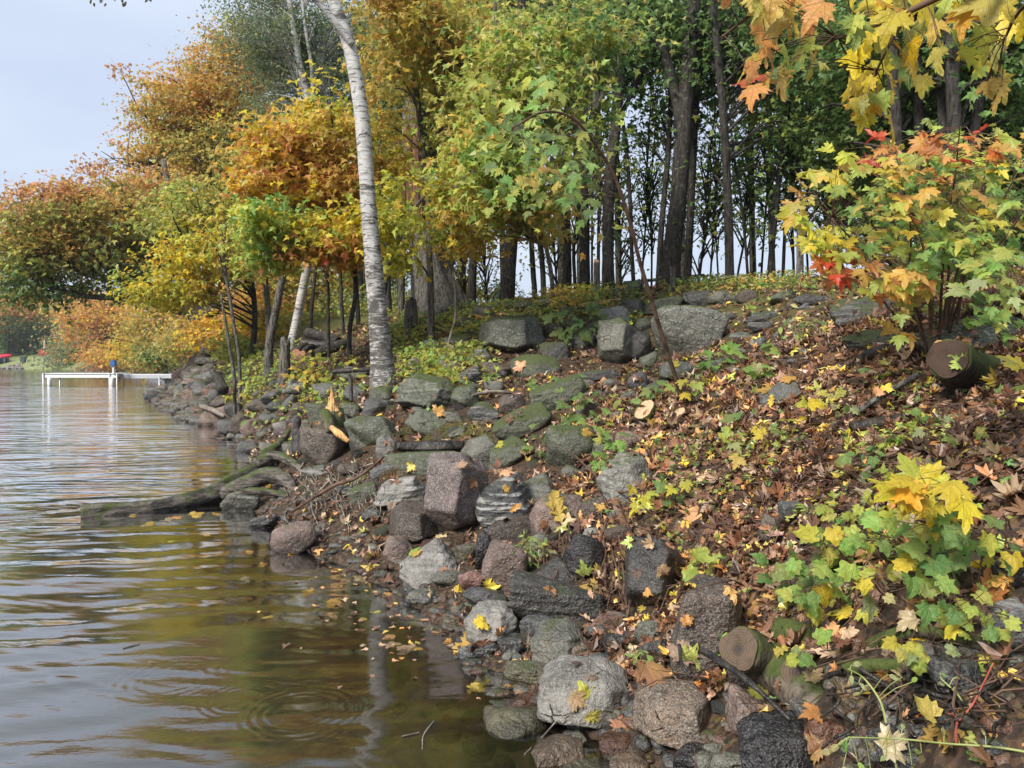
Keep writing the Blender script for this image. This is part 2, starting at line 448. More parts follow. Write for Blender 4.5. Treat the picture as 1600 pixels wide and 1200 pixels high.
def leaf_template(kind, fold=.25, curl=.35, twist=0.0, seed=0):
    h = HALF[kind]; L = [(-x, y) for x, y in h[1:-1]][::-1]
    P = np.array(h + L, float)
    if kind == 'chip': V = P; T = np.array([[0, 1, 2], [0, 2, 3]])
    else:
        c = np.array([[0, .30]]); V = np.vstack([P, c]); n = len(P); j = np.arange(n)
        T = np.stack([np.full(n, n), j, (j + 1) % n], 1)
    r_ = np.random.default_rng(seed)
    x, y = V[:, 0], V[:, 1]
    z = fold * abs(x) * (1 + .3 * np.sin(y * 5 + seed)) - curl * (y - .25) ** 2 - curl * .7 * x ** 2 * (1 + r_.uniform(-.5, .5)) + twist * x * (y - .3)
    z += r_.normal(0, .025 * (1 + 2 * abs(curl)), len(V)) * (kind not in ('chip',))
    return np.column_stack([V, z]), T
TPL = {k: [leaf_template(k, f, c, t, i) for i, (f, c, t) in enumerate([(.22, .25, .1), (-.15, .55, -.25), (.4, .1, .3), (.1, .8, 0)])] for k in HALF}
TPLCURL = {k: [leaf_template(k, f, c, t, 9 + i) for i, (f, c, t) in enumerate([(.7, 1.2, .4), (-.6, 1.0, -.7), (.9, -.9, .2), (.3, 1.6, .6), (.1, .25, 0)])] for k in HALF}
LEAFME = {}
def leaf_mesh(kind, var, curled=False):
    key = (kind, var, curled)
    if key not in LEAFME:
        V, T = leaf_hi(kind, var + 1, curled)
        me = mesh_np('leaf_' + kind, V, T, None, True); me.materials.append(M['litterobj' if curled else 'leafobj']); LEAFME[key] = me
    return LEAFME[key]
def leaf_hi(kind, seed, curled):
    h = HALF[kind]; L = [(-x, y) for x, y in h[1:-1]][::-1]; O = np.array(h + L, float); r_ = np.random.default_rng(seed * 11 + len(kind))
    O = O * r_.uniform(.92, 1.08, O.shape); O[:, 0] += .08 * r_.normal() * O[:, 1]
    n0 = len(O); mid = (O + np.roll(O, -1, 0)) / 2; O = np.stack([O, mid], 1).reshape(-1, 2); n = len(O); c = np.array([0, .26])
    V = np.vstack([O, c + (O - c) * .62, c + (O - c) * .3, c[None]]); T = []
    j = np.arange(n); k = (j + 1) % n
    for a, b in ((0, n), (n, 2 * n)): T += [np.stack([a + j, a + k, b + k], 1), np.stack([a + j, b + k, b + j], 1)]
    T.append(np.stack([2 * n + j, 2 * n + k, np.full(n, 3 * n)], 1)); T = np.vstack(T)
    x, y = V[:, 0], V[:, 1]; am = 1.9 if curled else 1.0
    f, cu, tw = r_.uniform(-.25, .45) * am, r_.uniform(.1, .75) * am * (1 if r_.random() < .8 else -1), r_.uniform(-.5, .5) * am
    z = f * np.sqrt(x * x + .002) * (1 - .6 * y) - cu * (y - .25) ** 2 - cu * .8 * x ** 2 + tw * x * (y - .3) + .05 * am * np.sin(x * 9 + seed) * np.cos(y * 8 + 2 * seed) * (x * x + (y - .26) ** 2) ** .5 * 2
    yy = y - .5 * abs(cu) * (y - .25) ** 2 * np.sign(y - .25)
    return np.column_stack([x * (1 - .25 * abs(cu)), yy, z]), T
def unit(v):
    v = np.asarray(v, float); return v / (np.linalg.norm(v, axis=-1, keepdims=True) + 1e-9)
def leaf_obj(pos, tip, nrm, size, color, kind='maple', parent=None, name='leaf', curled=False):
    var = random.randrange(8)
    me = leaf_mesh(kind, var, curled)
    n = unit(nrm); t = np.asarray(tip, float); t = unit(t - n * np.dot(t, n)); x = np.cross(t, n)
    o = bpy.data.objects.new(name, me); COL.objects.link(o)
    p = np.asarray(pos, float)
    if parent is not None: o.parent = parent; p = p - loc_of(parent)
    m = Matrix(((x[0], t[0], n[0], 0), (x[1], t[1], n[1], 0), (x[2], t[2], n[2], 0), (0, 0, 0, 1)))
    o.matrix_basis = Matrix.Translation(Vector(p)) @ m @ Matrix.Diagonal((size * random.uniform(.8, 1.08), size, size, 1))
    o.color = (*color, 1)
    return o
def leaves(pos, nrm, tip, size, color, kind='star', curled=False):
    """one big leaf mesh: returns V, T, C"""
    N = len(pos); n = unit(nrm); t = unit(tip - n * (tip * n).sum(1, keepdims=True)); x = np.cross(t, n)
    Vs, Ts, Cs, off = [], [], [], 0
    bank = (TPLCURL if curled else TPL)[kind]
    var = R.integers(0, len(bank), N)
    for q, (tv, tt) in enumerate(bank):
        s = var == q; m = s.sum()
        if not m: continue
        L = tv[None] * size[s][:, None, None]
        W = pos[s][:, None] + L[..., :1] * x[s][:, None] + L[..., 1:2] * t[s][:, None] + L[..., 2:] * n[s][:, None]
        k = len(tv)
        Vs.append(W.reshape(-1, 3)); Ts.append((tt[None] + np.arange(m)[:, None, None] * k).reshape(-1, 3) + off)
        Cs.append(np.repeat(color[s], k, 0)); off += m * k
    return np.concatenate(Vs), np.concatenate(Ts), np.concatenate(Cs)
# albedo palettes
PAL = {
 'orange': [(.64, .33, .10), (.66, .38, .10), (.60, .27, .09), (.66, .44, .11)],
 'gold': [(.66, .50, .10), (.64, .43, .10), (.58, .49, .12), (.58, .38, .10)],
 'yellow': [(.66, .54, .06), (.68, .52, .05), (.54, .53, .08), (.48, .50, .08)],
 'lime': [(.40, .49, .10), (.46, .51, .11), (.32, .43, .10), (.54, .54, .12)],
 'green': [(.18, .29, .09), (.14, .25, .08), (.24, .33, .10)],
 'bright': [(.24, .42, .10), (.30, .47, .11), (.19, .35, .09)],
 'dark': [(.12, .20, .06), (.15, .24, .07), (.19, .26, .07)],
 'greygreen': [(.20, .26, .14), (.25, .30, .15), (.17, .23, .12)],
 'olive': [(.42, .41, .12), (.36, .38, .11), (.50, .44, .12)],
 'rust': [(.54, .28, .14), (.48, .25, .14), (.60, .34, .14)],
 'red': [(.55, .07, .03), (.50, .10, .05), (.55, .16, .04)],
 'dead': [(.15, .075, .042), (.20, .11, .065), (.095, .052, .035), (.27, .16, .10), (.065, .038, .026), (.23, .105, .052)],
 'vivid': [(.74, .47, .03), (.76, .58, .04), (.72, .38, .04), (.74, .62, .06)],
 'deadpale': [(.44, .31, .20), (.38, .28, .20), (.50, .36, .22)],
 'pale': [(.42, .46, .22), (.36, .42, .20), (.50, .46, .22)],
}
def pick(mix, n):
    """mix: {palette: weight}"""
    ks = list(mix); w = np.array([mix[k] for k in ks], float); w /= w.sum()
    idx = R.choice(len(ks), n, p=w); out = np.zeros((n, 3))
    for i, k in enumerate(ks):
        s = idx == i
        if s.any(): a = np.array(PAL[k]); out[s] = a[R.integers(0, len(a), s.sum())]
    return out
def jitter(c, v=.22):
    return np.clip(c * R.uniform(1 - v, 1 + v, (len(c), 1)) * R.uniform(.92, 1.08, c.shape), .004, .9)

# ------------------------------------------------------------------ the lie of the land
SHORE = np.array([(9, -16), (5.5, -8), (3.0, -3), (1.8, 0), (1.1, 1.5), (.8, 2.3), (.5, 3.0), (.15, 3.5), (-.28, 4.2), (-.67, 5.06), (-1.55, 6.2), (-2.4, 7.4),
                  (-3.0, 8.6), (-3.76, 11.3), (-5.2, 14.8), (-7.1, 18.3), (-13.6, 32), (-20.5, 47), (-36, 77), (-52, 96), (-66, 113), (-90, 127), (-420, 140)], float)
POLY = np.vstack([SHORE, [(-420, -60), (9, -60)]])            # the lake
def shore_dist(x, y):
    """distance inland (negative over the lake)"""
    p = np.stack([x, y], 1); best = np.full(len(p), 1e9)
    for a, b in zip(SHORE[:-1], SHORE[1:]):
        d = b - a; t = np.clip(((p - a) @ d) / (d @ d), 0, 1)
        best = np.minimum(best, np.linalg.norm(p - a - t[:, None] * d, axis=1))
    ins = np.zeros(len(p), bool); j = len(POLY) - 1
    for i in range(len(POLY)):
        xi, yi = POLY[i]; xj, yj = POLY[j]
        c = ((yi > y) != (yj > y)) & (x < (xj - xi) * (y - yi) / (yj - yi + 1e-12) + xi)
        ins ^= c; j = i
    return np.where(ins, -best, best)
def z_sd(sd):
    return np.where(sd < 0, np.maximum(-2.6, sd * .24 - .02), 2.9 * (1 - np.exp(-np.maximum(sd, 0) / 4.2)))
CTRL_PX = [(505, 730, 8.3), (600, 610, 10), (672, 680, 8.3), (650, 745, 7), (750, 735, 7.2), (800, 835, 5.6), (900, 800, 5.4), (880, 980, 4.3),
           (1000, 970, 4.0), (1100, 1060, 3.2), (1050, 1180, 2.95), (1220, 1185, 2.5), (1250, 1000, 3.0), (1250, 850, 3.6), (1400, 950, 2.7),
           (1550, 1000, 2.4), (1420, 1120, 2.3), (1550, 1150, 2.0), (1550, 800, 2.8), (1600, 650, 3.3), (1400, 750, 3.6), (1500, 620, 4.4), (1400, 560, 5.5), (1250, 650, 5.2),
           (1100, 750, 4.9), (1100, 640, 6.3), (1000, 660, 6.4), (930, 730, 6.2), (1000, 860, 4.7), (850, 640, 8), (1000, 580, 8.3),
           (1200, 560, 7.3), (1330, 520, 6.8), (1530, 545, 5.3), (1450, 480, 7), (1600, 470, 6.5), (1250, 470, 10), (1250, 437, 13), (1100, 450, 13),
           (1070, 560, 10), (980, 580, 9.6), (950, 470, 12.5), (870, 465, 14), (800, 560, 11.3), (800, 480, 14), (700, 570, 11), (680, 490, 16),
           (600, 500, 17), (540, 545, 15), (455, 548, 16), (440, 605, 13.5), (500, 500, 22), (400, 565, 20), (340, 562, 28), (325, 538, 29),
           (1400, 445, 10), (1600, 440, 8.5)]
CTRL_W = [(0, 20, 2.75), (5, 20, 3.0), (10, 15, 3.0), (15, 10, 2.9), (8, 8, 2.95), (6, 5, 2.6), (6, 3, 2.3), (4, 1, 1.5), (-5, 28, 2.7), (0, 30, 2.7), (10, 30, 2.7)]
cw = np.array([list(at(*c)) for c in CTRL_PX] + [list(c) for c in CTRL_W])
anch = [(x, y) for x in range(-60, 61, 12) for y in range(-24, 97, 12) if not (-14 < x < 18 and -3 < y < 34)]
sh_near = SHORE[3:16]; sh_mid = (sh_near[1:] + sh_near[:-1]) / 2
axy = np.vstack([np.array(anch, float), sh_near, sh_mid, sh_near + (-1.0, -.5), sh_near + (-3, -1.5)])
cxy = np.vstack([cw[:, :2], axy])
res = np.concatenate([cw[:, 2] - z_sd(shore_dist(cw[:, 0], cw[:, 1])), np.zeros(len(axy))])
def kern(a, b): return -np.sqrt(((a[:, None] - b[None]) ** 2).sum(-1) + .05)
RW = np.linalg.solve(kern(cxy, cxy) - 1e-3 * np.eye(len(cxy)), res)
def ground(x, y, fine=True):
    x = np.atleast_1d(np.asarray(x, float)); y = np.atleast_1d(np.asarray(y, float))
    sd = shore_dist(x, y); z = z_sd(sd)
    rr = np.zeros(len(x)); near = (abs(x) < 60) & (y > -24) & (y < 96)
    if near.any(): rr[near] = kern(np.stack([x[near], y[near]], 1), cxy) @ RW
    rr = np.where(sd < 0, rr * np.exp(sd / .6), rr)
    z = z + rr
    z = np.where((sd > .02) & (z < .02), .02, z)
    if fine:
        q = np.stack([x, y, z * 0], 1)
        z = z + (.035 * fbm(q * 1.7, 3, 5) + .012 * fbm(q * 9, 2, 8)) * np.clip(.35 + sd * .5, .1, 1)
    return z
def hit(px, py, water=True, ymin=1.3, ymax=140, fine=False):
    d = ray(px, py); Y = np.concatenate([np.arange(ymin, 30, .03), np.arange(30, ymax, .3)])
    g = ground(d[0] * Y, Y, fine)
    if water: g = np.maximum(g, 0)
    ok = CAMZ + d[2] * Y <= g
    if not ok.any(): return at(px, py, 14.0)
    y = Y[ok.argmax()]
    return at(px, py, y)

# ground sheet: fine near the camera, coarse to the horizon
def axis(lo, hi, fl, fh, st, grow=1.22, cap=40):
    c = list(np.arange(fl, fh, st)); s = st; v = fh
    while v < hi: c.append(v); s = min(s * grow, cap); v += s
    c.append(hi); s = st; v = fl - st; L = []
    while v > lo: L.append(v); s = min(s * grow, cap); v -= s
    L.append(lo); return np.array(L[::-1] + c)
def sheet(gx, gy):
    X, Y = np.meshgrid(gx, gy); nx, ny = len(gx), len(gy)
    i = (np.arange(ny - 1)[:, None] * nx + np.arange(nx - 1)[None]).ravel()
    T = np.concatenate([np.stack([i, i + 1, i + nx + 1], 1), np.stack([i, i + nx + 1, i + nx], 1)])
    return X.ravel(), Y.ravel(), T
gx = axis(-900, 900, -9.0, 6.0, .07, 1.045); gy = axis(-200, 1200, 1.2, 14.0, .07, 1.035)
X, Y, GT = sheet(gx, gy)
GZ = ground(X, Y)
GV = np.stack([X, Y, GZ], 1)
_G2 = GZ.reshape(len(gy), len(gx)); ground_exact = ground
_GS = shore_dist(X, Y).reshape(len(gy), len(gx)); shore_exact = shore_dist
def _bil(G, x, y):
    x = np.atleast_1d(np.asarray(x, float)); y = np.atleast_1d(np.asarray(y, float))
    i = np.clip(np.searchsorted(gx, x) - 1, 0, len(gx) - 2); j = np.clip(np.searchsorted(gy, y) - 1, 0, len(gy) - 2)
    u = np.clip((x - gx[i]) / (gx[i + 1] - gx[i]), 0, 1); v = np.clip((y - gy[j]) / (gy[j + 1] - gy[j]), 0, 1)
    return G[j, i] * (1 - u) * (1 - v) + G[j, i + 1] * u * (1 - v) + G[j + 1, i] * (1 - u) * v + G[j + 1, i + 1] * u * v
def ground(x, y, fine=True): return _bil(_G2, x, y)                # the sheet itself, looked up
def shore_dist(x, y): return _bil(_GS, x, y)
def gz(x, y): return float(ground(x, y)[0])
def ground_mat():
    m, nt, out = mat_new('forest_soil'); k = NT(nt)
    geo = k.n('NewGeometry'); pos = geo.outputs['Position']; s = k.n('SeparateXYZ'); k.l(pos, s.inputs[0])
    n1 = k.noise(pos, 3, 5, .6); n2 = k.noise(pos, 26, 4, .6)
    c = k.mix(n1, (.014, .010, .007), (.055, .036, .024))
    vo = k.voro(pos, 46, out='Color'); q = k.n('SeparateColor'); k.l(vo, q.inputs[0])
    c = k.mix(k.math('MULTIPLY', k.step(q.outputs[0], .5, .56), .22), c, k.ramp(q.outputs[1], [(0, (.10, .05, .03)), (.4, (.20, .11, .06)), (.7, (.29, .17, .09)), (.9, (.33, .24, .05)), (1, (.08, .12, .03))]))
    # moss and low growth over the crest of the bank
    mz = k.step(k.math('ADD', s.outputs[2], k.math('MULTIPLY', n1, 1.4)), 2.4, 3.4)
    c = k.mix(k.math('MULTIPLY', mz, .7), c, k.mix(n2, (.05, .075, .015), (.19, .18, .04)))
    # lawn on the far shore
    far = k.step(s.outputs[1], 100, 112)
    c = k.mix(far, c, k.mix(k.noise(pos, .5, 4), (.10, .16, .05), (.30, .30, .14)))
    # lake bed
    bed = k.step(s.outputs[2], -.06, .01, 1.0, 0.0)
    pv = k.voro(pos, 7, out='Color'); pq = k.n('SeparateColor'); k.l(pv, pq.inputs[0])
    bc = k.mix(n1, (.08, .07, .045), (.17, .145, .10)); bc = k.mix(k.math('MULTIPLY', pq.outputs[0], .35), bc, (.13, .12, .09))
    c = k.mix(bed, c, bc)
    h = k.math('ADD', k.math('MULTIPLY', n2, .6), k.math('MULTIPLY', k.voro(pos, 24), .8))
    k.l(k.prin(c, .75, k.bump(h, .03, .8), .3), out.inputs['Surface']); return m
g_o = link('ground', mesh_np('ground', GV, GT, None, True), ground_mat()); tag(g_o, kind='structure')

# water sheet with a murk attribute from the true depth
wx = axis(-900, 900, -5.0, 2.0, .16, 1.18); wy = axis(-200, 1200, 1.0, 12.0, .16, 1.18)
X, Y, WT = sheet(wx, wy)
dep = -ground_exact(X, Y, False)
def water_mat():
    m, nt, out = mat_new('lake_water'); k = NT(nt)
    geo = k.n('NewGeometry'); pos = geo.outputs['Position']; s = k.n('SeparateXYZ'); k.l(pos, s.inputs[0])
    x, y = s.outputs[0], s.outputs[1]
    def wave(ax, ay, lam, amp, dist, nsc, mlo, mhi, sd):
        off = k.n('VectorMath', operation='ADD'); k.l(pos, off.inputs[0]); off.inputs[1].default_value = (sd, sd * .7, 0)
        warp = k.noise(off.outputs[0], nsc, 2)
        ph = k.math('ADD', k.math('MULTIPLY', x, ax * 6.283 / lam), k.math('MULTIPLY', y, ay * 6.283 / lam))
        ph = k.math('ADD', ph, k.math('MULTIPLY', warp, dist))
        msk = k.step(k.noise(off.outputs[0], nsc * .7, 2), mlo, mhi, .12, 1.0)
        return k.math('MULTIPLY', k.math('MULTIPLY', k.math('SINE', ph), amp), msk)
    h = wave(-.22, .975, .46, .0062, 15.0, .55, .35, .6, 3.1)
    h = k.math('ADD', h, wave(-.12, .99, .31, .0022, 11.0, .8, .4, .6, 29.0))
    h = k.math('ADD', h, wave(-.05, 1.0, .19, .0017, 14.0, 1.1, .42, .62, 9.7))
    h = k.math('ADD', h, wave(.35, .93, .10, .00055, 10.0, 1.8, .45, .65, 17.0))
    h = k.math('ADD', h, wave(-.3, .95, 1.7, .010, 7.0, .22, .3, .6, 5.0))
    h = k.math('ADD', h, k.math('MULTIPLY', k.noise(k.scale(pos, 2.2, 7, 1), 1.0, 4), .0045))
    h = k.math('ADD', h, k.math('MULTIPLY', k.noise(k.scale(pos, 9, 26, 1), 1.0, 3, .6), .0009))
    for cx, cyy, rad, lam, amp in RINGS:
        dx = k.math('SUBTRACT', x, cx); dy = k.math('SUBTRACT', y, cyy)
        r = k.math('SQRT', k.math('ADD', k.math('MULTIPLY', dx, dx), k.math('MULTIPLY', dy, dy)))
        env = k.math('MULTIPLY', k.step(r, rad * .25, rad * .5), k.step(r, rad * .7, rad, 1.0, 0.0))
        h = k.math('ADD', h, k.math('MULTIPLY', k.math('MULTIPLY', k.math('SINE', k.math('MULTIPLY', r, 6.283 / lam)), amp), env))
    # calmer in the lee of the bank
    shn = k.n('Attribute', attribute_name='murk')
    calm = k.step(shn.outputs['Fac'], .0, .75, .30, .85)
    h = k.math('MULTIPLY', h, calm)
    nrm = k.bump(h, 1.0, 1.0)
    fr = k.n('Fresnel'); fr.inputs['IOR'].default_value = 1.333; k.l(nrm, fr.inputs['Normal'])
    gl = k.n('BsdfGlossy'); gl.inputs['Roughness'].default_value = .07; k.l(nrm, gl.inputs['Normal']); gl.inputs['Color'].default_value = (1, 1, 1, 1)
    tr = k.n('BsdfTransparent'); tr.inputs['Color'].default_value = (.62, .56, .41, 1)
    df = k.n('BsdfDiffuse'); df.inputs['Color'].default_value = (.072, .066, .048, 1)
    md = k.step(shn.outputs['Fac'], 0, 1.15, .06, .93)
    body = k.n('MixShader'); k.l(md, body.inputs[0]); k.l(tr.outputs[0], body.inputs[1]); k.l(df.outputs[0], body.inputs[2])
    f = k.math('MULTIPLY_ADD', fr.outputs[0], 2.8, .0, clamp=True)
    mxs = k.n('MixShader'); k.l(f, mxs.inputs[0]); k.l(body.outputs[0], mxs.inputs[1]); k.l(gl.outputs[0], mxs.inputs[2])
    k.l(mxs.outputs[0], out.inputs['Surface']); return m
RINGS = []
for px, py, rad, lam, amp in [(470, 1112, .34, .045, .0004), (380, 1092, .26, .04, .0003), (265, 1062, .34, .05, .00022)]:
    Yw = CAMZ / -ray(px, py)[2]; p = at(px, py, Yw); RINGS.append((float(p[0]), float(p[1]), rad, lam, amp))
wme = mesh_np('water', np.stack([X, Y, 0 * X], 1), WT, None, True)
a = wme.attributes.new('murk', 'FLOAT', 'POINT'); a.data.foreach_set('value', np.clip(dep / .75, 0, 1).astype(np.float32))
w_o = link('water', wme, water_mat()); tag(w_o, kind='structure')

# ------------------------------------------------------------------ rocks
_ico = {}
def ico(sub):
    if sub not in _ico:
        bm = bmesh.new(); bmesh.ops.create_icosphere(bm, subdivisions=sub, radius=1.0)
        _ico[sub] = (np.array([v.co[:] for v in bm.verts]), np.array([[v.index for v in f.verts] for f in bm.faces])); bm.free()
    return _ico[sub]
def rock_shape(sub, seed, style='round', planes=None, nplane=14, sharp=14.0):
    D, T = ico(sub); D = unit(D); r_ = np.random.default_rng(seed)
    if planes is None:
        n = {'round': 12, 'angular': 9, 'slab': 9, 'facet': 8}[style]
        N = unit(r_.normal(0, 1, (n, 3))); d = r_.uniform(.72, 1.0, n)
        N = np.vstack([N, [(0, 0, 1), (0, 0, -1), (1, 0, 0), (-1, 0, 0), (0, -1, 0), (0, 1, 0)]]); 
        q = unit(N + np.r_[np.zeros((n, 3)), r_.normal(0, .18, (6, 3))]); N = q
        d = np.r_[d, r_.uniform(.78, .98, 6)]
        sharp = {'round': 13, 'angular': 26, 'slab': 24, 'facet': 40}[style]
    else:
        N = unit(np.array([p[:3] for p in planes], float)); d = np.array([p[3] for p in planes], float); sharp = 45
    q = np.maximum(D @ N.T, 1e-3) / d[None]
    rad = 1.0 / (q ** sharp).sum(1) ** (1.0 / sharp)
    P = D * rad[:, None]
    amp = {'round': .05, 'angular': .06, 'slab': .06, 'facet': .045}[style]
    P = P * (1 + amp * fbm(P * 2.1 + seed % 97, 4, seed % 1000) + amp * .35 * fbm(P * 7 + seed % 53, 3, seed % 991))[:, None]
    if style in ('slab', 'angular'):                      # broken strata
        lay = P[:, 2] * 6 + .6 * fbm(P * 1.5 + seed % 31, 2, 3)
        P[:, :2] *= (1 + .035 * np.sin(lay * 2.2) * np.sign(np.sin(lay * 1.1)))[:, None]
    ext = P.max(0) - P.min(0); P = (P - (P.max(0) + P.min(0)) / 2) / ext * 2
    return P, T
RK = .68
ROCKC = {
 'grey': (.17, .172, .145), 'pale': (.31, .30, .285), 'dark': (.055, .053, .052), 'black': (.022, .022, .025), 'brown': (.115, .082, .062), 'tan': (.27, .20, .145),
 'purple': (.22, .165, .165), 'pink': (.27, .185, .16), 'red': (.29, .125, .10), 'green': (.13, .145, .10), 'blue': (.085, .09, .105), 'rusty': (.20, .085, .045), 'slate': (.12, .125, .13), 'olive': (.14, .13, .075)}
ROCKC = {k: tuple(c * RK for c in v) for k, v in ROCKC.items()}
ALLROCK = []                                        # (centre, radius, short name, px, py)
RV, RT, RN = [], [], 0
def stash(o, V, T):
    global RN
    RV.append(V); RT.append(T + RN); RN += len(V)
def rock(px, py, w, h, color, style, short, where, roll=0, moss=0.0, speck=.3, band=0.0, lichen=.2, rust=0.0, wet=0.0, planes=None, depth=.85, seed=None, sub=None, under=False, yoff=0.0, group=None, name='boulder', cat='boulder', Yd=None):
    seed = seed if seed is not None else int(px * 7 + py * 13) % 99991
    a = math.radians(roll)
    hh = abs(h / 2 * math.cos(a)) + abs(w / 2 * math.sin(a)) * .35
    if Yd is not None: Yh = Yd
    else: Yh = hit(px, min(py + hh * .55, 1290), water=not under)[1]
    c = at(px, py, Yh + yoff); Yh += yoff
    sx, sz = pxsize(w, Yh) / 2, pxsize(h, Yh) / 2
    sy = depth * (sx * sz) ** .5
    big = max(w, h)
    sub = sub or (5 if big > 78 else 4 if big > 34 else 3)
    P, T = rock_shape(sub, seed, style, planes)
    P = P * np.array([sx, sy, sz]) * 1.04
    tilt = .12 if planes is None else 0
    P = np.stack([P[:, 0] * math.cos(a) - P[:, 2] * math.sin(a), P[:, 1], P[:, 0] * math.sin(a) + P[:, 2] * math.cos(a)], 1) if roll else P
    label = f"{short} {where}" if where else short
    o = link(name, mesh_np(name, P, T, None, True), M['rock'], None, c, ROCKC[color] if isinstance(color, str) else color)
    o['moss'], o['speck'], o['band'], o['lichen'], o['rust'], o['wet'] = float(moss), float(speck), float(band), float(lichen), float(rust), float(wet)
    tag(o, label, cat, group)
    ALLROCK.append((c, max(sx, sz), short, px, py)); stash(o, P + c, T)
    return o
# roll > 0 lifts the rock's right end.  (px, py) is its centre in the photograph, w and h its size there.
HERO = [(-.55, -.8, .30, .60), (.75, -.66, .02, .60), (-.2, -.35, .92, .80), (.55, -.1, .83, .80), (-1, .05, 0, .9), (1, .2, 0, .9), (0, 1, 0, .8), (-.35, -.6, -.75, .86), (.3, -.4, -.85, .95), (0, .4, 1, .95)]
CUBE = [(-.35, -.93, .1, .72), (.8, -.6, .1, .8), (-.9, -.3, .1, .82), (0, -.2, 1, .78), (.4, -.3, -.85, .85), (-.4, -.3, -.85, .8), (1, .2, .2, .9), (0, 1, 0, .8), (-.6, -.2, .75, .92)]
BIGF = [(-.15, -.9, .4, .75), (.7, -.7, .1, .85), (-.75, -.6, .2, .85), (-.1, -.2, 1, .72), (.55, -.2, .8, .85), (-.75, -.1, .65, .85), (1, .1, 0, .95), (-1, .2, -.1, .95), (0, 1, 0, .8), (0, -.3, -1, .8)]
WEDGE = [(-.1, -.75, .66, .5), (.5, -.8, .2, .75), (-.8, -.5, .3, .8), (.9, -.2, .4, .85), (-.5, -.1, .9, .85), (0, 0, -1, .6), (0, 1, .1, .8), (1, .2, -.1, .95), (-1, .2, -.2, 1)]
rock(713, 783, 96, 148, 'purple', 'facet', 'tall purplish granite boulder', 'with a pale left face, standing among the shore stones', planes=HERO, speck=1.0, lichen=.1, moss=.05, roll=-2, depth=.8, yoff=-.05)
rock(645, 823, 82, 70, 'brown', 'facet', 'blocky wet brown boulder', 'leaning on the foot of the purplish granite boulder', planes=CUBE, speck=.6, wet=.5, lichen=.15)
rock(628, 770, 90, 48, 'pale', 'slab', 'white streaked gneiss block', 'lying above the blocky wet brown boulder', roll=6, band=.8, moss=.15, lichen=.3)
rock(663, 727, 120, 46, 'green', 'slab', 'long mossy ledge stone', 'under the black dead log', moss=.45, roll=3, yoff=.12)
rock(750, 705, 60, 54, 'grey', 'angular', 'grey green angular stone', 'behind the top of the purplish granite boulder', moss=.3, speck=.5)
rock(795, 710, 74, 44, 'green', 'round', 'tilted mossy lens of stone', 'above the striped gneiss boulder', roll=24, moss=.45)
rock(818, 662, 92, 50, 'green', 'round', 'long green mossy boulder', 'tilted below the dark leaved seedlings', roll=32, moss=.62)
rock(890, 700, 74, 72, 'green', 'round', 'round moss topped boulder', 'with a brown base in the leaf litter', moss=.5, speck=.3)
rock(783, 788, 92, 74, 'slate', 'slab', 'striped grey gneiss boulder', 'touching the purplish granite boulder', roll=20, band=1.0, lichen=.15, speck=.1, depth=1.0)
rock(833, 766, 80, 46, 'grey', 'angular', 'triangular grey slab', 'wedged over the striped gneiss boulder', planes=WEDGE, roll=8, moss=.25, band=.3)
rock(870, 806, 84, 70, 'pink', 'round', 'pinkish boulder half under leaves', 'next to the striped gneiss boulder', speck=.6, moss=.15, yoff=.1)
rock(800, 830, 78, 38, 'brown', 'angular', 'flat brown stone', 'in the gap under the striped gneiss boulder', wet=.5, roll=4)
rock(757, 862, 30, 64, 'black', 'round', 'upright glossy black stone', 'beside the foot of the granite boulder', wet=.8, lichen=0, yoff=-.08)
rock(788, 886, 68, 84, 'pink', 'round', 'rounded grey pink boulder', 'behind the small leaved green weed', speck=.5, wet=.25, lichen=.05, roll=-12)
rock(666, 882, 92, 64, 'pale', 'slab', 'pale cracked slab', 'lying at the water under the brown boulder', planes=WEDGE, roll=12, band=.25, lichen=.1, wet=.15)
rock(624, 862, 50, 48, 'pink', 'round', 'small pinkish stone', 'at the water edge before the brown boulder', speck=.5, lichen=.35)
rock(737, 906, 46, 27, 'red', 'round', 'small red granite stone', 'between the pale cracked slab and grey pink boulder', speck=.9, lichen=.1, yoff=-.06)
rock(702, 906, 52, 24, 'grey', 'slab', 'thin flat grey stone', 'beside the small red granite stone', roll=6, wet=.2)
rock(730, 868, 40, 40, 'olive', 'round', 'olive brown stone', 'in the gap under the granite boulder', wet=.5, yoff=.08)
rock(912, 870, 62, 68, 'black', 'round', 'black boulder with an orange patch', 'under bare roots', rust=1.0, wet=.6, lichen=0, roll=-10)
rock(850, 908, 116, 48, 'dark', 'slab', 'dark wedge shaped slab', 'lying over the wide dark ledge', roll=22, wet=.35, lichen=.1, planes=WEDGE, yoff=.05)
rock(880, 940, 172, 74, 'dark', 'angular', 'wide dark ledge rock', 'above the rusty slab by the water', wet=.3, lichen=.2, moss=.1, speck=.3, roll=-4)
rock(758, 934, 70, 30, 'blue', 'slab', 'blue grey flat stone', 'under the small red granite stone', wet=.4, roll=-6)
rock(655, 934, 40, 24, 'grey', 'round', 'low wet stone', 'in the shallows before the pale cracked slab', wet=.4, lichen=.4)
rock(766, 978, 82, 64, 'pale', 'angular', 'pale five sided slab', 'with a yellow leaf on it at the water edge', planes=BIGF, lichen=.15, speck=.3)
rock(748, 1017, 66, 26, 'slate', 'slab', 'narrow striped stone', 'in the water below the five sided slab', roll=10, band=.7)
rock(800, 1010, 42, 34, 'dark', 'slab', 'small dark layered stone', 'beside the five sided slab', roll=14, band=.4)
rock(840, 982, 56, 40, 'blue', 'angular', 'dark blue grey stone', 'between the five sided slab and flat topped boulder', speck=.5, wet=.1)
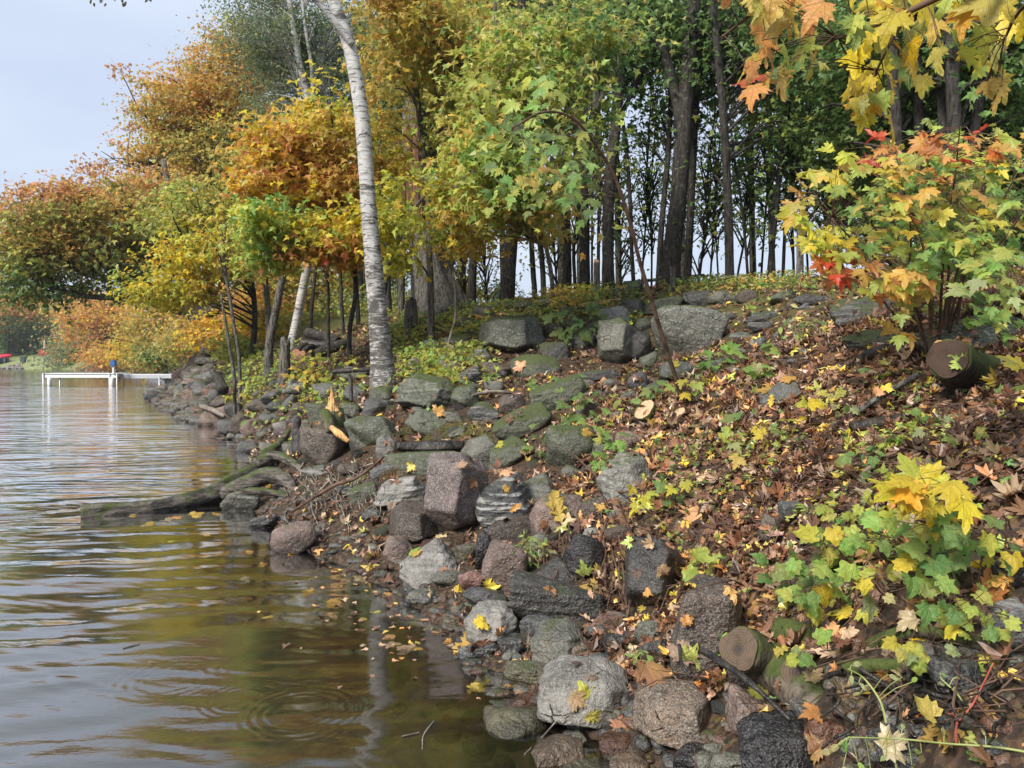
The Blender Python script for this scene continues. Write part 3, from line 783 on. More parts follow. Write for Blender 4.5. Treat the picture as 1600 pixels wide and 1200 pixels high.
rock(872, 1012, 86, 72, 'grey', 'angular', 'flat topped grey brown boulder', 'standing at the water with roots on it', planes=BIGF, speck=.4, moss=.15, rust=.1)
rock(955, 975, 74, 34, 'rusty', 'slab', 'rusty brown slab', 'under the wide dark ledge rock', roll=10, band=.3)
rock(933, 993, 34, 30, 'slate', 'angular', 'small grey wedge stone', 'under the rusty brown slab')
rock(960, 1006, 42, 36, 'black', 'facet', 'small black broken stone', 'beside the small grey wedge stone', wet=.5)
rock(907, 1019, 44, 28, 'tan', 'round', 'small tan stone', 'touching the flat topped grey brown boulder', roll=-8)
rock(1016, 988, 50, 38, 'grey', 'angular', 'grey diamond shaped stone', 'at the foot of the tall dark boulder', roll=8)
rock(942, 1032, 42, 20, 'blue', 'round', 'little bluish flat stone', 'behind the large angular grey boulder')
rock(1022, 1022, 46, 38, 'dark', 'angular', 'dark crumbling stone', 'between two brown boulders', wet=.3)
rock(1023, 908, 86, 130, 'dark', 'facet', 'tall dark brown boulder', 'with a rusty foot, in front of the bare roots', planes=HERO, speck=.35, wet=.3, rust=.35, lichen=.05, roll=-2)
rock(1100, 986, 112, 158, 'brown', 'round', 'large reddish brown boulder', 'behind the sawn log', speck=.7, wet=.1, lichen=.1, roll=-16)
rock(912, 1092, 142, 102, 'pale', 'facet', 'large angular grey boulder', 'with leaves on top at the water edge', planes=BIGF, speck=.35, lichen=.25, roll=-6)
rock(1055, 1130, 122, 100, 'tan', 'facet', 'square speckled tan boulder', 'next to the large angular grey boulder', planes=CUBE, speck=.9, lichen=.15)
rock(1174, 1116, 72, 74, 'pink', 'angular', 'rough reddish stone', 'under the sawn mossy log', speck=.6, wet=.2)
rock(1092, 1190, 80, 44, 'black', 'round', 'low black wet stone', 'in front of the square tan boulder', wet=.8, lichen=0)
rock(1222, 1180, 130, 100, 'black', 'facet', 'big glossy black boulder', 'below the reddish stone and the mossy log', planes=BIGF, wet=.7, lichen=0, speck=.2)
rock(1140, 1200, 60, 42, 'grey', 'round', 'smooth grey stone', 'between two black wet stones')
rock(1160, 1070, 46, 40, 'brown', 'angular', 'small brown stone', 'wedged under the mossy log', wet=.4)
rock(830, 1056, 86, 36, 'olive', 'slab', 'half sunken flat stone', 'behind the large angular grey boulder', wet=.3, moss=.2, yoff=-.02)
# stones seen through the shallow water
for i, (px, py, w, h, c, sh, wh) in enumerate([
    (805, 1138, 100, 56, 'olive', 'big round sunken stone', 'beside the large angular boulder'), (752, 1170, 46, 34, 'tan', 'smooth oval sunken stone', 'lying on the mud'),
    (745, 1130, 52, 34, 'olive', 'flat sunken stone', 'beyond the smooth oval one'), (870, 1185, 84, 58, 'tan', 'wide brownish sunken stone', 'before the large angular boulder'),
    (965, 1165, 60, 34, 'rusty', 'reddish sunken stone', 'between the angular and tan boulders'), (985, 1200, 70, 44, 'tan', 'pale sunken stone', 'before the square tan boulder'),
    (918, 1215, 80, 46, 'olive', 'half buried sunken stone', 'between two brownish ones'), (815, 1098, 44, 24, 'rusty', 'orange sunken stone', 'under floating leaves'), (790, 1195, 40, 28, 'olive', 'little sunken stone', 'near the submerged twig'),
    (700, 1150, 40, 24, 'olive', 'faint sunken stone', 'farthest out in the murky shallows')]):
    rock(px, py, w, h, c, 'round', sh, wh, speck=.2, lichen=0, moss=0, under=True, group='stones under the shallow water', depth=1.2)
# middle of the bank
rock(505, 699, 72, 70, 'brown', 'round', 'nearly round grey brown boulder', 'beside the splintered stump', speck=.5, lichen=.35, moss=.15, seed=11)
rock(580, 674, 72, 54, 'green', 'round', 'egg shaped lichen green boulder', 'below the birch', moss=.3, lichen=.5, roll=12)
rock(563, 690, 40, 60, 'grey', 'round', 'shaded stone', 'behind the egg shaped green boulder', lichen=.4, yoff=.25)
rock(588, 637, 52, 32, 'slate', 'angular', 'blue grey stone', 'balanced above the egg shaped boulder', roll=14, speck=.3)
rock(596, 616, 38, 26, 'green', 'round', 'little mossy stone', 'against the foot of the birch', moss=.5, Yd=9.6)
rock(668, 618, 94, 62, 'green', 'angular', 'large mossy cracked boulder', 'uphill next to the birch', planes=BIGF, moss=.42, band=.25, lichen=.4, roll=-14)
rock(674, 657, 72, 46, 'green', 'facet', 'three cornered green grey slab', 'below the mossy cracked boulder', planes=WEDGE, moss=.2, roll=-28)
rock(653, 630, 30, 28, 'pale', 'round', 'small whitish stone', 'against the mossy cracked boulder')
rock(727, 622, 44, 40, 'green', 'round', 'small pear shaped mossy stone', 'to one side of the cracked boulder', moss=.45, lichen=.4)
rock(706, 653, 34, 20, 'grey', 'round', 'little flat mossy stone', 'behind the three cornered slab', moss=.3)
rock(800, 632, 42, 32, 'brown', 'round', 'smooth brown stone', 'among leaves above the long mossy boulder', roll=10)
rock(772, 604, 30, 18, 'grey', 'angular', 'small rough grey stone', 'in leaves beyond the smooth brown one', )
rock(604, 706, 40, 50, 'pale', 'angular', 'leaning pale grey stone', 'at the end of the black dead log', band=.3, roll=30)
rock(600, 738, 46, 26, 'slate', 'slab', 'flat slate', 'poking out of roots above the gneiss block', roll=20)
rock(378, 787, 62, 34, 'grey', 'slab', 'cracked grey stone', 'against the driftwood log', band=.3, lichen=.3)
rock(412, 816, 50, 24, 'slate', 'slab', 'striped flat stone', 'at the water behind the pink grey boulder', band=.6, roll=8)
rock(460, 845, 68, 54, 'pink', 'round', 'pink grey boulder', 'alone at the water edge before the driftwood', speck=.5, lichen=.1)
rock(800, 526, 108, 70, 'grey', 'facet', 'large lichen covered boulder', 'on the slope near the crest', planes=CUBE, lichen=.9, moss=.35, seed=5)
rock(835, 574, 76, 40, 'green', 'round', 'low mossy boulder', 'under the large lichen covered one', moss=.6)
rock(778, 579, 48, 26, 'brown', 'angular', 'flat brown stone', 'beside the low mossy boulder', moss=.1)
rock(866, 552, 46, 34, 'dark', 'round', 'dark mossy stone', 'half hidden behind dark maple seedlings', moss=.5)
rock(966, 542, 60, 88, 'grey', 'facet', 'tall mossy boulder', 'with a dark side, left of the biggest slope boulder', planes=HERO, moss=.35, lichen=.4, speck=.2)
rock(1000, 540, 40, 44, 'dark', 'angular', 'dark angular stone', 'leaning on the tall mossy boulder', yoff=-.15, lichen=.1)
rock(1072, 520, 112, 80, 'grey', 'round', 'biggest rounded slope boulder', 'behind the leaning brown stem', lichen=.7, moss=.35, speck=.3, seed=31)
rock(1088, 470, 46, 32, 'dark', 'angular', 'dark boulder', 'on the crest above the biggest slope boulder', moss=.25, lichen=.3)
rock(988, 483, 48, 36, 'dark', 'facet', 'dark split boulder', 'with a mossy top near the fallen log', planes=CUBE, moss=.4)
rock(962, 498, 50, 38, 'pale', 'round', 'pale lichen boulder', 'next to the dark split boulder', lichen=1.0, moss=.3)
rock(1036, 480, 58, 30, 'green', 'slab', 'flat mossy boulder', 'between the dark crest boulders', moss=.65)
rock(1128, 466, 46, 26, 'grey', 'angular', 'brownish crest stone', 'beside the dark boulder on the crest', moss=.2)
rock(1166, 464, 34, 22, 'brown', 'round', 'small brown crest stone', 'in a row along the top', moss=.2)
rock(1058, 582, 54, 34, 'grey', 'round', 'half buried grey stone', 'below the biggest slope boulder', lichen=.4)
rock(996, 598, 32, 34, 'slate', 'round', 'small grey stone', 'above the fresh cut stump')
rock(978, 755, 86, 92, 'pale', 'angular', 'light grey lichen boulder', 'rising from the leaves below the bright seedlings', roll=-12, lichen=.7, moss=.25, speck=.3, yoff=.1)
rock(935, 588, 70, 20, 'dark', 'slab', 'thin dark slab', 'across the slope under the tall mossy boulder', roll=6, moss=.3)
rock(870, 618, 90, 44, 'green', 'round', 'mossy hump of rock', 'behind the dark green seedlings', moss=.6, roll=20)
rock(920, 640, 40, 30, 'grey', 'round', 'grey stone', 'in the shade of the dark green seedlings', moss=.3)
rock(1190, 497, 56, 24, 'dark', 'slab', 'dark upper slab', 'stacked over another in the leafy slope', moss=.25, band=.3)
rock(1188, 511, 44, 16, 'slate', 'slab', 'grey lower slab', 'under the dark upper slab')
rock(1222, 466, 44, 20, 'green', 'slab', 'mossy slab', 'near the top of the leafy slope', moss=.5, roll=6)
rock(1265, 470, 60, 20, 'dark', 'slab', 'low dark ledge', 'below the red leaves of the shrub', moss=.3)
rock(1356, 490, 112, 54, 'dark', 'slab', 'long dark green ledge', 'beneath the orange shrub leaves', planes=BIGF, moss=.42, band=.3, roll=2)
rock(1366, 532, 90, 36, 'green', 'slab', 'lower mossy ledge', 'under the long dark green ledge', moss=.5, roll=14)
rock(1536, 522, 190, 72, 'green', 'slab', 'broad pale green slab', 'behind the old mossy stump', planes=WEDGE, moss=.2, lichen=.8, speck=.1, roll=2)
rock(1228, 614, 84, 46, 'slate', 'slab', 'smooth grey slab', 'among brown leaves in mid slope', planes=WEDGE, roll=14, lichen=.2)
rock(1238, 802, 42, 36, 'slate', 'round', 'small grey stone', 'poking through leaves below the smooth slab')
rock(1205, 828, 40, 50, 'brown', 'round', 'dull brown stone', 'in the litter beside the small grey one', moss=.2)
rock(1575, 985, 84, 84, 'slate', 'slab', 'banded grey boulder', 'behind the mossy roots', band=.5, speck=.2)
rock(1582, 900, 60, 46, 'dark', 'angular', 'dark stone', 'above the banded grey boulder', wet=.2)
rock(1505, 1066, 96, 60, 'dark', 'slab', 'shadowed dark slab', 'under the mossy roots', band=.3, roll=-8)
rock(1290, 1150, 60, 60, 'rusty', 'angular', 'reddish shadowed stone', 'beside the big glossy black boulder', wet=.3)
rock(1400, 1170, 90, 60, 'dark', 'angular', 'dark rock', 'behind the pale green vine', wet=.2)
# shore stones along the receding water line
for px, py, w, h, c, sh, wh, kw in [
    (332, 657, 44, 30, 'pink', 'pinkish cracked boulder', 'first stone out on the far water edge', {}), (352, 645, 32, 24, 'pink', 'pink stone', 'behind the pinkish cracked boulder', {}),
    (360, 666, 34, 30, 'slate', 'grey oval stone', 'beside the pinkish cracked boulder', {'roll': 20}), (376, 662, 26, 34, 'brown', 'narrow brown stone', 'in the waterside row', {'roll': -20}),
    (394, 668, 38, 28, 'pink', 'rosy stone', 'in the waterside row under green leaves', {}), (422, 655, 36, 18, 'slate', 'square blue grey slab', 'above the rosy stone', {}),
    (366, 642, 28, 26, 'dark', 'dark round stone', 'behind the grey oval stone', {}), (426, 620, 40, 18, 'slate', 'bluish flat slab', 'behind the old post stump', {'roll': 16}),
    (405, 634, 34, 22, 'brown', 'brownish stone', 'under the bluish flat slab', {'moss': .2}), (432, 634, 34, 14, 'dark', 'dark flat stone', 'under the post stump', {}),
    (452, 632, 30, 22, 'slate', 'leaning slate', 'beside the post stump', {'roll': 34}), (362, 682, 20, 12, 'pale', 'tiny pale stone', 'at the water line', {}),
    (377, 684, 20, 14, 'slate', 'tiny grey stone', 'at the water line by the tiny pale one', {}), (388, 700, 34, 22, 'slate', 'greyish stone', 'behind the driftwood log', {}),
    (418, 700, 26, 18, 'grey', 'dull stone', 'in the roots behind the driftwood', {}), (335, 622, 18, 28, 'slate', 'upright grey slab', 'behind the broken leaning trunk', {}),
    (320, 612, 40, 24, 'slate', 'wide layered rock', 'at the root of the far trunk', {'band': .5}), (440, 668, 26, 18, 'pale', 'whitish slab', 'near the splintered stump', {'roll': 10}),
    (414, 676, 30, 16, 'grey', 'flat mottled stone', 'between the rosy stone and driftwood', {}), (470, 640, 28, 20, 'brown', 'brown shadowed stone', 'by the large round leaves', {}),
    (536, 660, 24, 22, 'slate', 'small slate', 'behind the splintered stump', {}), (545, 735, 34, 22, 'brown', 'brown stone', 'tangled in roots near the round boulder', {}),
    (330, 590, 34, 20, 'slate', 'layered grey rock', 'at the landing of the dock', {'band': .6}), (300, 598, 36, 14, 'pink', 'pinkish flat rock', 'at the landing of the dock', {'band': .4}),
    (275, 602, 26, 10, 'slate', 'low layered rock', 'farthest out under the dock', {'band': .5}), (318, 600, 30, 12, 'slate', 'tilted layered rock', 'under the layered grey rock', {'roll': 12}),
    (345, 605, 30, 16, 'brown', 'brown weathered rock', 'beside the broken leaning trunk', {}), (300, 612, 30, 10, 'pink', 'pink low rock', 'at the water beyond the wide layered rock', {}),
    (303, 630, 24, 10, 'dark', 'dark low rock', 'in the water under a dead branch', {}), (320, 632, 28, 14, 'dark', 'dark mossy rock', 'at the water under a dead branch', {'moss': .3}), (345, 628, 30, 16, 'brown', 'reddish mossy rock', 'behind the dark mossy rock', {'moss': .2})]:
    rock(px, py, w, h, c, random.choice(['round', 'angular', 'slab']), sh, wh, group='stones along the receding waterline', name='shore_stone', cat='stone', **kw)

# smaller stones filling the gaps between the boulders
def near_name(p, exclude=(), n=2):
    d = sorted(((np.linalg.norm(p - c) - .6 * r, s) for c, r, s, _, _ in MAINROCK if s not in exclude))
    return [s for _, s in d[:n]]
MAINROCK = [r for r in ALLROCK]
POLYS = [([(600, 880), (720, 945), (760, 1010), (850, 1080), (990, 1180), (1180, 1190), (1180, 1040), (1040, 850), (900, 800), (700, 740), (560, 740), (540, 800)], 120, (14, 34)),
         ([(380, 690), (560, 600), (760, 600), (900, 700), (760, 760), (430, 790)], 80, (10, 26)),
         ([(290, 600), (460, 600), (480, 690), (370, 690), (300, 640)], 70, (8, 20)),
         ([(256, 604), (300, 578), (335, 572), (345, 610), (300, 640)], 110, (10, 26)), ([(262, 610), (300, 608), (345, 660), (352, 672), (310, 648)], 60, (12, 24)), ([(224, 622), (262, 604), (325, 655), (310, 662), (270, 645)], 90, (12, 24)),
         ([(740, 560), (1000, 580), (1250, 470), (1300, 520), (1200, 640), (950, 640), (780, 640)], 50, (10, 26)),
         ([(1180, 1040), (1600, 960), (1600, 1200), (1250, 1200)], 30, (24, 60))]
def inpoly(x, y, P):
    c = False; j = len(P) - 1
    for i in range(len(P)):
        if (P[i][1] > y) != (P[j][1] > y) and x < (P[j][0] - P[i][0]) * (y - P[i][1]) / (P[j][1] - P[i][1]) + P[i][0]: c = not c
        j = i
    return c
HEROPX = [(c[3], c[4], c[1] * FPX / c[0][1]) for c in ALLROCK]
def midrocks():
    adj = ['square', 'long', 'tilted', 'lumpy', 'split', 'low', 'leaning', 'half buried', 'chipped', 'narrow', 'broad', 'sharp edged']
    k = 0; tries = 0; rr = random.Random(77)
    while k < 105 and tries < 6000:
        tries += 1; px, py = rr.uniform(400, 1240), rr.uniform(470, 1010)
        if not inpoly(px, py, [(400, 620), (520, 590), (640, 560), (760, 480), (960, 455), (1240, 455), (1180, 560), (1000, 620), (1010, 720), (960, 860), (1090, 1000), (1000, 1030), (760, 930), (620, 850), (520, 760), (420, 690)]): continue
        w = rr.uniform(30, 62) * (1.0 if py > 560 else .75); h = w * rr.uniform(.45, .8)
        if any(((px - x) ** 2 + ((py - y) * 1.25) ** 2) ** .5 < r_ * .95 + w * .36 for x, y, r_ in HEROPX): continue
        if px > 900 and py < 860 and rr.random() < .45: continue
        cn = rr.choice(['grey', 'green', 'slate', 'brown', 'dark', 'green', 'grey', 'pink'] if py < 800 else ['dark', 'slate', 'brown', 'grey', 'pink', 'rusty', 'pale'])
        names = near_name(hit(px, py), (), 3); lab = None
        for a_ in rr.sample(adj, 6):
            for nm_ in names[:2]:
                sh = f'{a_} {SHN[cn]} rock'
                if uniq(f'{sh} beside the {nm_}'): lab = (sh, f'beside the {nm_}'); break
            if lab: break
        if not lab: continue
        rock(px, py, w, h, cn, rr.choice(['angular', 'angular', 'slab', 'facet']), lab[0], lab[1], roll=rr.uniform(-24, 24), moss=rr.choice([.1, .3, .45]) if py < 800 else .05, speck=rr.random() * .6, band=rr.choice([0, 0, .5]), lichen=rr.random() * .6, wet=.25 if py > 850 else 0, yoff=.02, sub=3 if w < 40 else 4, group='rocks of the piled bank')
        HEROPX.append((px, py, w / 2)); k += 1
    print('midrocks', k)
SHN = {'grey': 'grey', 'pale': 'pale grey', 'dark': 'dark', 'brown': 'brown', 'tan': 'tan', 'pink': 'pinkish', 'slate': 'blue grey', 'green': 'mossy green', 'rusty': 'rusty'}
midrocks()
small_protos = [rock_shape(3, 900 + i, ['round', 'angular', 'slab'][i % 3])  for i in range(12)]
small_me = []
for P, T in small_protos:
    me = mesh_np('stone', P, T, None, True); me.materials.append(M['rock']); small_me.append(me)
gaps = [Buf() for _ in range(4)]; NST = 0
for poly, n, (lo, hi) in POLYS:
    xs = [p[0] for p in poly]; ys = [p[1] for p in poly]; k = 0; tries = 0
    while k < n and tries < n * 20:
        tries += 1
        px, py = random.uniform(min(xs), max(xs)), random.uniform(min(ys), max(ys))
        if not inpoly(px, py, poly): continue
        h = hit(px, py); Yh = h[1]; s = pxsize(random.uniform(lo, hi), Yh) / 2
        if s > .62: continue
        if py < 612 and px < 345: s = min(s, .34)
        k += 1
        cname = random.choice(list(SHN)); big = s * FPX / Yh
        nn = near_name(h, (), 3)
        kind = random.choice(['stone', 'rounded stone', 'broken stone', 'flat stone'])
        lab = None
        for tpl in (f'small {SHN[cname]} {kind} next to the {nn[0]}', f'small {SHN[cname]} {kind} between the {nn[0]} and {nn[1]}', f'little {SHN[cname]} {kind} near the {nn[1]}'):
            if uniq(tpl): lab = tpl; break
        q = random.randrange(12); sc = np.array([s * random.uniform(.9, 1.3), s * random.uniform(.8, 1.2), s * random.uniform(.55, .85)])
        if lab is None or 2 * big < 13 or NST >= 285:
            random.choice(gaps).add(small_protos[q][0] * sc + h, small_protos[q][1]); continue
        NST += 1
        o = bpy.data.objects.new('stone', small_me[q]); COL.objects.link(o)
        o.location = h; o.scale = sc; o.rotation_euler = (random.uniform(-.4, .4), random.uniform(-.4, .4), random.uniform(0, 6.3))
        o.color = (*[v * random.uniform(.8, 1.2) for v in ROCKC[cname]], 1)
        o['moss'] = random.choice([0, .1, .3, .5]) if py < 900 else .05; o['speck'] = random.random() * .6; o['band'] = random.choice([0, 0, .5]); o['lichen'] = random.random() * .5; o['rust'] = 0.0; o['wet'] = 0.0
        tag(o, lab, 'stone', 'small stones between the boulders')
        V = small_protos[q][0] * sc; stash(o, V + h, small_protos[q][1])
# gravel at the very edge of the water
lowp = [rock_shape(2, 700 + i, 'angular') for i in range(12)]
for _ in range(1000):
    i = random.randrange(4, 13); t = random.random(); p = SHORE[i] * (1 - t) + SHORE[i + 1] * t + np.random.default_rng(_).normal(0, .22, 2)
    s = random.uniform(.015, .05); q = random.randrange(12)
    V = lowp[q][0] * np.array([s * random.uniform(.9, 1.5), s * random.uniform(.7, 1.2), s * random.uniform(.4, .8)]); ca, sa = math.cos(_), math.sin(_); V = np.stack([V[:, 0] * ca - V[:, 1] * sa, V[:, 0] * sa + V[:, 1] * ca, V[:, 2]], 1)
    random.choice(gaps).add(V + (p[0], p[1], gz(p[0], p[1]) + s * .05), lowp[q][1])
for gb, gc in zip(gaps, ('grey', 'brown', 'slate', 'rusty')):
    o = build('gravel', gb, M['rock'], smooth=True, color=ROCKC[gc]); o['speck'] = .4; o['moss'] = .2; o['band'] = .2; o['lichen'] = .2; o['rust'] = .15; o['wet'] = .15; tag(o, kind='stuff')

# ------------------------------------------------------------------ trees
def crown_pts(c, rad, nclump, per, crad, flat=.45):
    d = unit(R.normal(0, 1, (nclump, 3))) * (R.uniform(0, 1, (nclump, 1)) ** (1 / 2.3))
    d = d * (1 + .38 * vnoise(unit(d) * 2.3 + float(c[0]) * 3, 11))[:, None] * np.where(R.random((nclump, 1)) < .1, 1.28, 1)
    K = np.asarray(c) + d * np.asarray(rad)
    cs = crad * R.uniform(.45, 1.7, nclump)
    idx = np.repeat(np.arange(nclump), R.poisson(per * .68, nclump))
    o = R.normal(0, 1, (len(idx), 3)); o[:, 2] *= flat; o[:, 2] -= .25 * (o[:, 0] ** 2 + o[:, 1] ** 2) ** .5 * .6
    return K, K[idx] + o * cs[idx][:, None] * .68, idx
def crown(blobs, kind='star'):
    """blobs: px, py, rx, ry (photo pixels), Y, depth radius (m), clumps, leaves per clump, clump radius, leaf size, mix, [mix of the lower side]"""
    Vs, Ts, Cs, Ks, n = [], [], [], [], 0
    for b in blobs:
        px, py, rx, ry, Yb, rd, nc, per, crd, ls, mix = b[:11]; low = b[11] if len(b) > 11 else mix
        c = at(px, py, Yb); rad = (pxsize(rx, Yb), rd, pxsize(ry, Yb))
        K, P, idx = crown_pts(c, rad, nc, per, crd)
        Ks.append(K)
        hgt = (K[:, 2] - c[2]) / rad[2]
        top = R.uniform(-.6, .6, nc) + hgt > 0
        kc = np.where(top[:, None], pick(mix, nc), pick(low, nc))
        col = np.where(R.random((len(P), 1)) < .6, kc[idx], np.where(top[idx][:, None], pick(mix, len(P)), pick(low, len(P))))
        col = jitter(col)
        nrm = R.normal(0, .55, P.shape) + (0, 0, .8) + .35 * unit(P - c); tip = R.normal(0, .7, P.shape) + (0, 0, -.55)
        V, T, C = leaves(P, nrm, tip, ls * R.uniform(.6, 1.25, len(P)), col, kind)
        Vs.append(V); Ts.append(T + n); Cs.append(C); n += len(V)
    return np.concatenate(Vs), np.concatenate(Ts), np.concatenate(Cs), np.vstack(Ks)
def wpath(pts, Y, Yend=None, base=True):
    n = len(pts); P = np.array([at(p[0], p[1], Y + ((Yend - Y) * i / (n - 1) if Yend else 0)) for i, p in enumerate(pts)])
    if base:
        g = gz(P[0, 0], P[0, 1]); 
        if P[0, 2] > g - .05: P = np.vstack([[P[0, 0], P[0, 1], g - .15], P]) if P[0, 2] > g + .05 else np.vstack([[P[0, 0], P[0, 1], g - .15], P[1:]])
    return P
def tree(name, label, pts, rpx, Y, mat='bark', blobs=None, limbs=(), kind='star', cat='tree', group=None, Yend=None, sides=None, rough=.08, twigs=.5, leafmat='leaf', flare=1.35, stubs=0):
    P = wpath(pts, Y, Yend); rr = np.interp(np.linspace(0, 1, len(P)), np.linspace(0, 1, len(rpx)), rpx) * Y / FPX
    root = empty(name, (P[0, 0], P[0, 1], P[0, 2] + .15)); tag(root, label, cat, group)
    L = np.linalg.norm(np.diff(P, axis=0), axis=1).sum(); big = max(rpx) > 9
    n = int(min(90, max(14, L / (rr.max() * (1.0 if big else 3)))))
    Q = spline(np.column_stack([P, rr]), n); Q[:, 3] = np.maximum(Q[:, 3], .004)
    fl = 1 + (flare - 1) * np.exp(-np.linspace(0, L, n) / (rr[0] * 2.2)); 
    b = Buf(); V, T = tube(Q[:, :3], Q[:, 3] * fl, sides or (20 if big else 8), rough=rough, seed=int(pts[0][0])); b.add(V, T)
    tr = build('trunk', b, M[mat], root, smooth=True); stash(tr, V, T) if Y < 12 else None
    for lp, lr, lY0, lY1 in limbs:
        LP = np.array([at(p[0], p[1], lY0 + (lY1 - lY0) * i / (len(lp) - 1)) for i, p in enumerate(lp)])
        LR = np.interp(np.linspace(0, 1, len(LP)), [0, 1], lr) * lY0 / FPX
        S = spline(np.column_stack([LP, LR]), 26); b = Buf(); b.add(*tube(S[:, :3], np.maximum(S[:, 3], .004), 9, rough=.08, seed=int(lp[0][0])))
        build('limb', b, M[mat], root, smooth=True)
    if blobs:
        V, T, C, K = crown(blobs, kind)
        f = build('crown', (V, T, C), M[leafmat], root); tag(f, kind='stuff')
        if twigs:
            tb = Buf()
            src = [Q[:, :3]] + [np.array([at(p[0], p[1], l[2] + (l[3] - l[2]) * i / (len(l[0]) - 1)) for i, p in enumerate(l[0])]) for l in limbs]
            S = np.vstack([spline(s, 30) if len(s) < 30 else s for s in src])
            for k in K[R.random(len(K)) < twigs]:
                d = np.linalg.norm(S - k - (0, 0, -.6), axis=1) + 1.2 * np.maximum(S[:, 2] - k[2] + .3, 0); a = S[d.argmin()]
                D = np.linalg.norm(k - a)
                if D < .15: continue
                mid = (a + k) / 2 + R.normal(0, .07 * D, 3) + (0, 0, .1 * D)
                S2 = spline([a, mid, k], 7); r0 = min(.012 + .010 * D, .05)
                tb.add(*tube(S2, np.linspace(r0, .004, 7), 4, cap=False))
                for _ in range(2):
                    e = S2[random.choice([3, 4, 5])]; f2 = k + R.normal(0, .25, 3) * min(1, D * .4)
                    tb.add(*tube(np.array([e, (e + f2) / 2 + R.normal(0, .04, 3), f2]), [r0 * .4, .005, .003], 3, cap=False))
            if tb.V: tag(build('branchwork', tb, M[mat], root), kind='stuff')
    return root, Q
LT = {'lime': 3, 'olive': 2, 'yellow': 1}
# the birch that leans over the bank
bt, BQ = tree('birch_tree', 'leaning white birch with black bars on its bark, rooted at the waterside boulders', [(600, 613), (597, 560), (592, 510), (586, 440), (580, 370), (573, 280), (565, 180), (550, 90), (528, 20), (500, -50), (462, -140), (420, -250)],
     [20, 17, 15.5, 14, 13, 12, 11.3, 10.5, 9.6, 8, 6, 4], 10, 'birch', [(400, -330, 180, 90, 10, 1.5, 40, 40, .4, .06, {'greygreen': 3, 'yellow': 1}), (250, -90, 110, 22, 9.6, .4, 16, 16, .22, .06, {'greygreen': 1, 'olive': 1})],
     limbs=[(((552, 70), (528, 40), (505, 12), (482, -12), (455, -60)), (6, 4), 9.9, 9.6), (((470, -130), (360, -120), (270, -80), (200, -30), (165, -6), (158, 4)), (5, .8), 10, 9.6), (((300, -98), (250, -40), (232, 0)), (2, .6), 9.8, 9.6)], kind='ovate', sides=28, rough=.05, flare=1.25)
for px, py, s in [(143, 4, 10), (147, 9, 8), (158, 3, 9), (165, 10, 9), (190, 2, 12), (197, 8, 11), (192, 9, 8), (230, 4, 9), (234, 1, 10), (178, 0, 9)]:
    leaf_obj(at(px, py - s * .6, 9.6), (random.uniform(-.3, .3), 0, -1), (random.uniform(-.6, .6), -1, .3), pxsize(s, 9.6), (.05, .06, .03), 'ovate', bt)
# the broken old trunk
P = wpath([(694, 492), (676, 430), (666, 370), (656, 300), (648, 240), (641, 168)], 16)
root = empty('dead_tree', P[0]); tag(root, 'thick broken dead trunk with a jagged top, grey below and reddish where split', 'dead tree')
S = spline(np.column_stack([P, np.interp(np.linspace(0, 1, len(P)), np.linspace(0, 1, 7), np.array([44, 30, 26, 24, 22, 19, 11]) * 16 / FPX)]), 60)
b = Buf(); V, T = tube(S[:, :3], S[:, 3], 30, rough=.07, seed=4, flute=.22); 
topm = V[:, 2] > S[-8, 2]; V[topm, 2] += .5 * np.abs(vnoise(V[topm] * 6, 2)); b.add(V, T)
build('trunk', b, M['barkgrey'], root, smooth=True)
for px0, py0, px1, py1, w in [(640, 255, 634, 180, 7), (650, 262, 650, 165, 8), (657, 290, 664, 215, 5), (630, 300, 622, 215, 5)]:
    b = Buf(); b.add(*tube(np.array([at(px0, py0 + 60, 15.6), at(px0, py0, 15.62), at((px0 + px1) / 2, (py0 + py1) / 2, 15.7), at(px1, py1, 15.8)]), np.array([w, w, w * .7, .5]) * 16 / FPX, 5, rough=.2))
    build('splinter', b, bark_mat('split_red_wood', (.05, .025, .02), (.24, .11, .07), sz=5, sx=30), root)
b = Buf()
for k in range(3):
    b.add(*tube(spline([at(676 + 10 * k, 488, 15.5), at(690 + 14 * k, 491, 15.3), at(708 + 14 * k, 497, 15.2)], 8), np.linspace(.22, .05, 8), 7, rough=.15, seed=k))
build('root_flare', b, M['barkgrey'], root, smooth=True)
# small grey stump beside it and other stumps of the crest
def snag(px, py, top, w, Y, label, mat='barkgrey', cut=None, lean=0, name='stump', group=None):
    P = wpath([(px, py), (px + lean * .5, (py + top) / 2), (px + lean, top)], Y)
    root = empty(name, P[0]); tag(root, label, 'stump', group)
    S = spline(P, 16); rr = np.linspace(w * .62, w * .46, 16) * Y / FPX; rr[0] *= 1.25
    V, T = tube(S, rr, 14, rough=.09, seed=int(px)); tm = V[:, 2] > S[-2, 2]
    if cut is None: V[tm, 2] += R.uniform(-.06, .12, tm.sum()) * (w * Y / FPX / .2)
    b = Buf(); b.add(V, T); build('trunk', b, M[mat], root, smooth=True); stash(root, V, T)
    if cut:
        a = np.linspace(0, 6.283, 20, endpoint=False); d = unit(S[-1] - S[-2]); u = unit(np.cross(d, (0, 1, 0))); v = np.cross(d, u)
        n = unit(d + np.array([cut[1], -cut[2], 0])); ring = np.array([np.cos(t) * u + np.sin(t) * v for t in a]) * rr[-1] * 1.03
        ring = ring - d * (ring @ n)[:, None] / (d @ n); b = Buf(); b.add(np.vstack([ring, [[0, 0, 0]]]) + S[-1] + d * .012, np.array([[20, i, (i + 1) % 20] for i in range(20)]))
        build('cut_face', b, M[cut[0]], root, origin=S[-1])
    return root
snag(642, 512, 476, 20, 13.6, 'short pointed grey stump in front of the thick broken dead trunk')
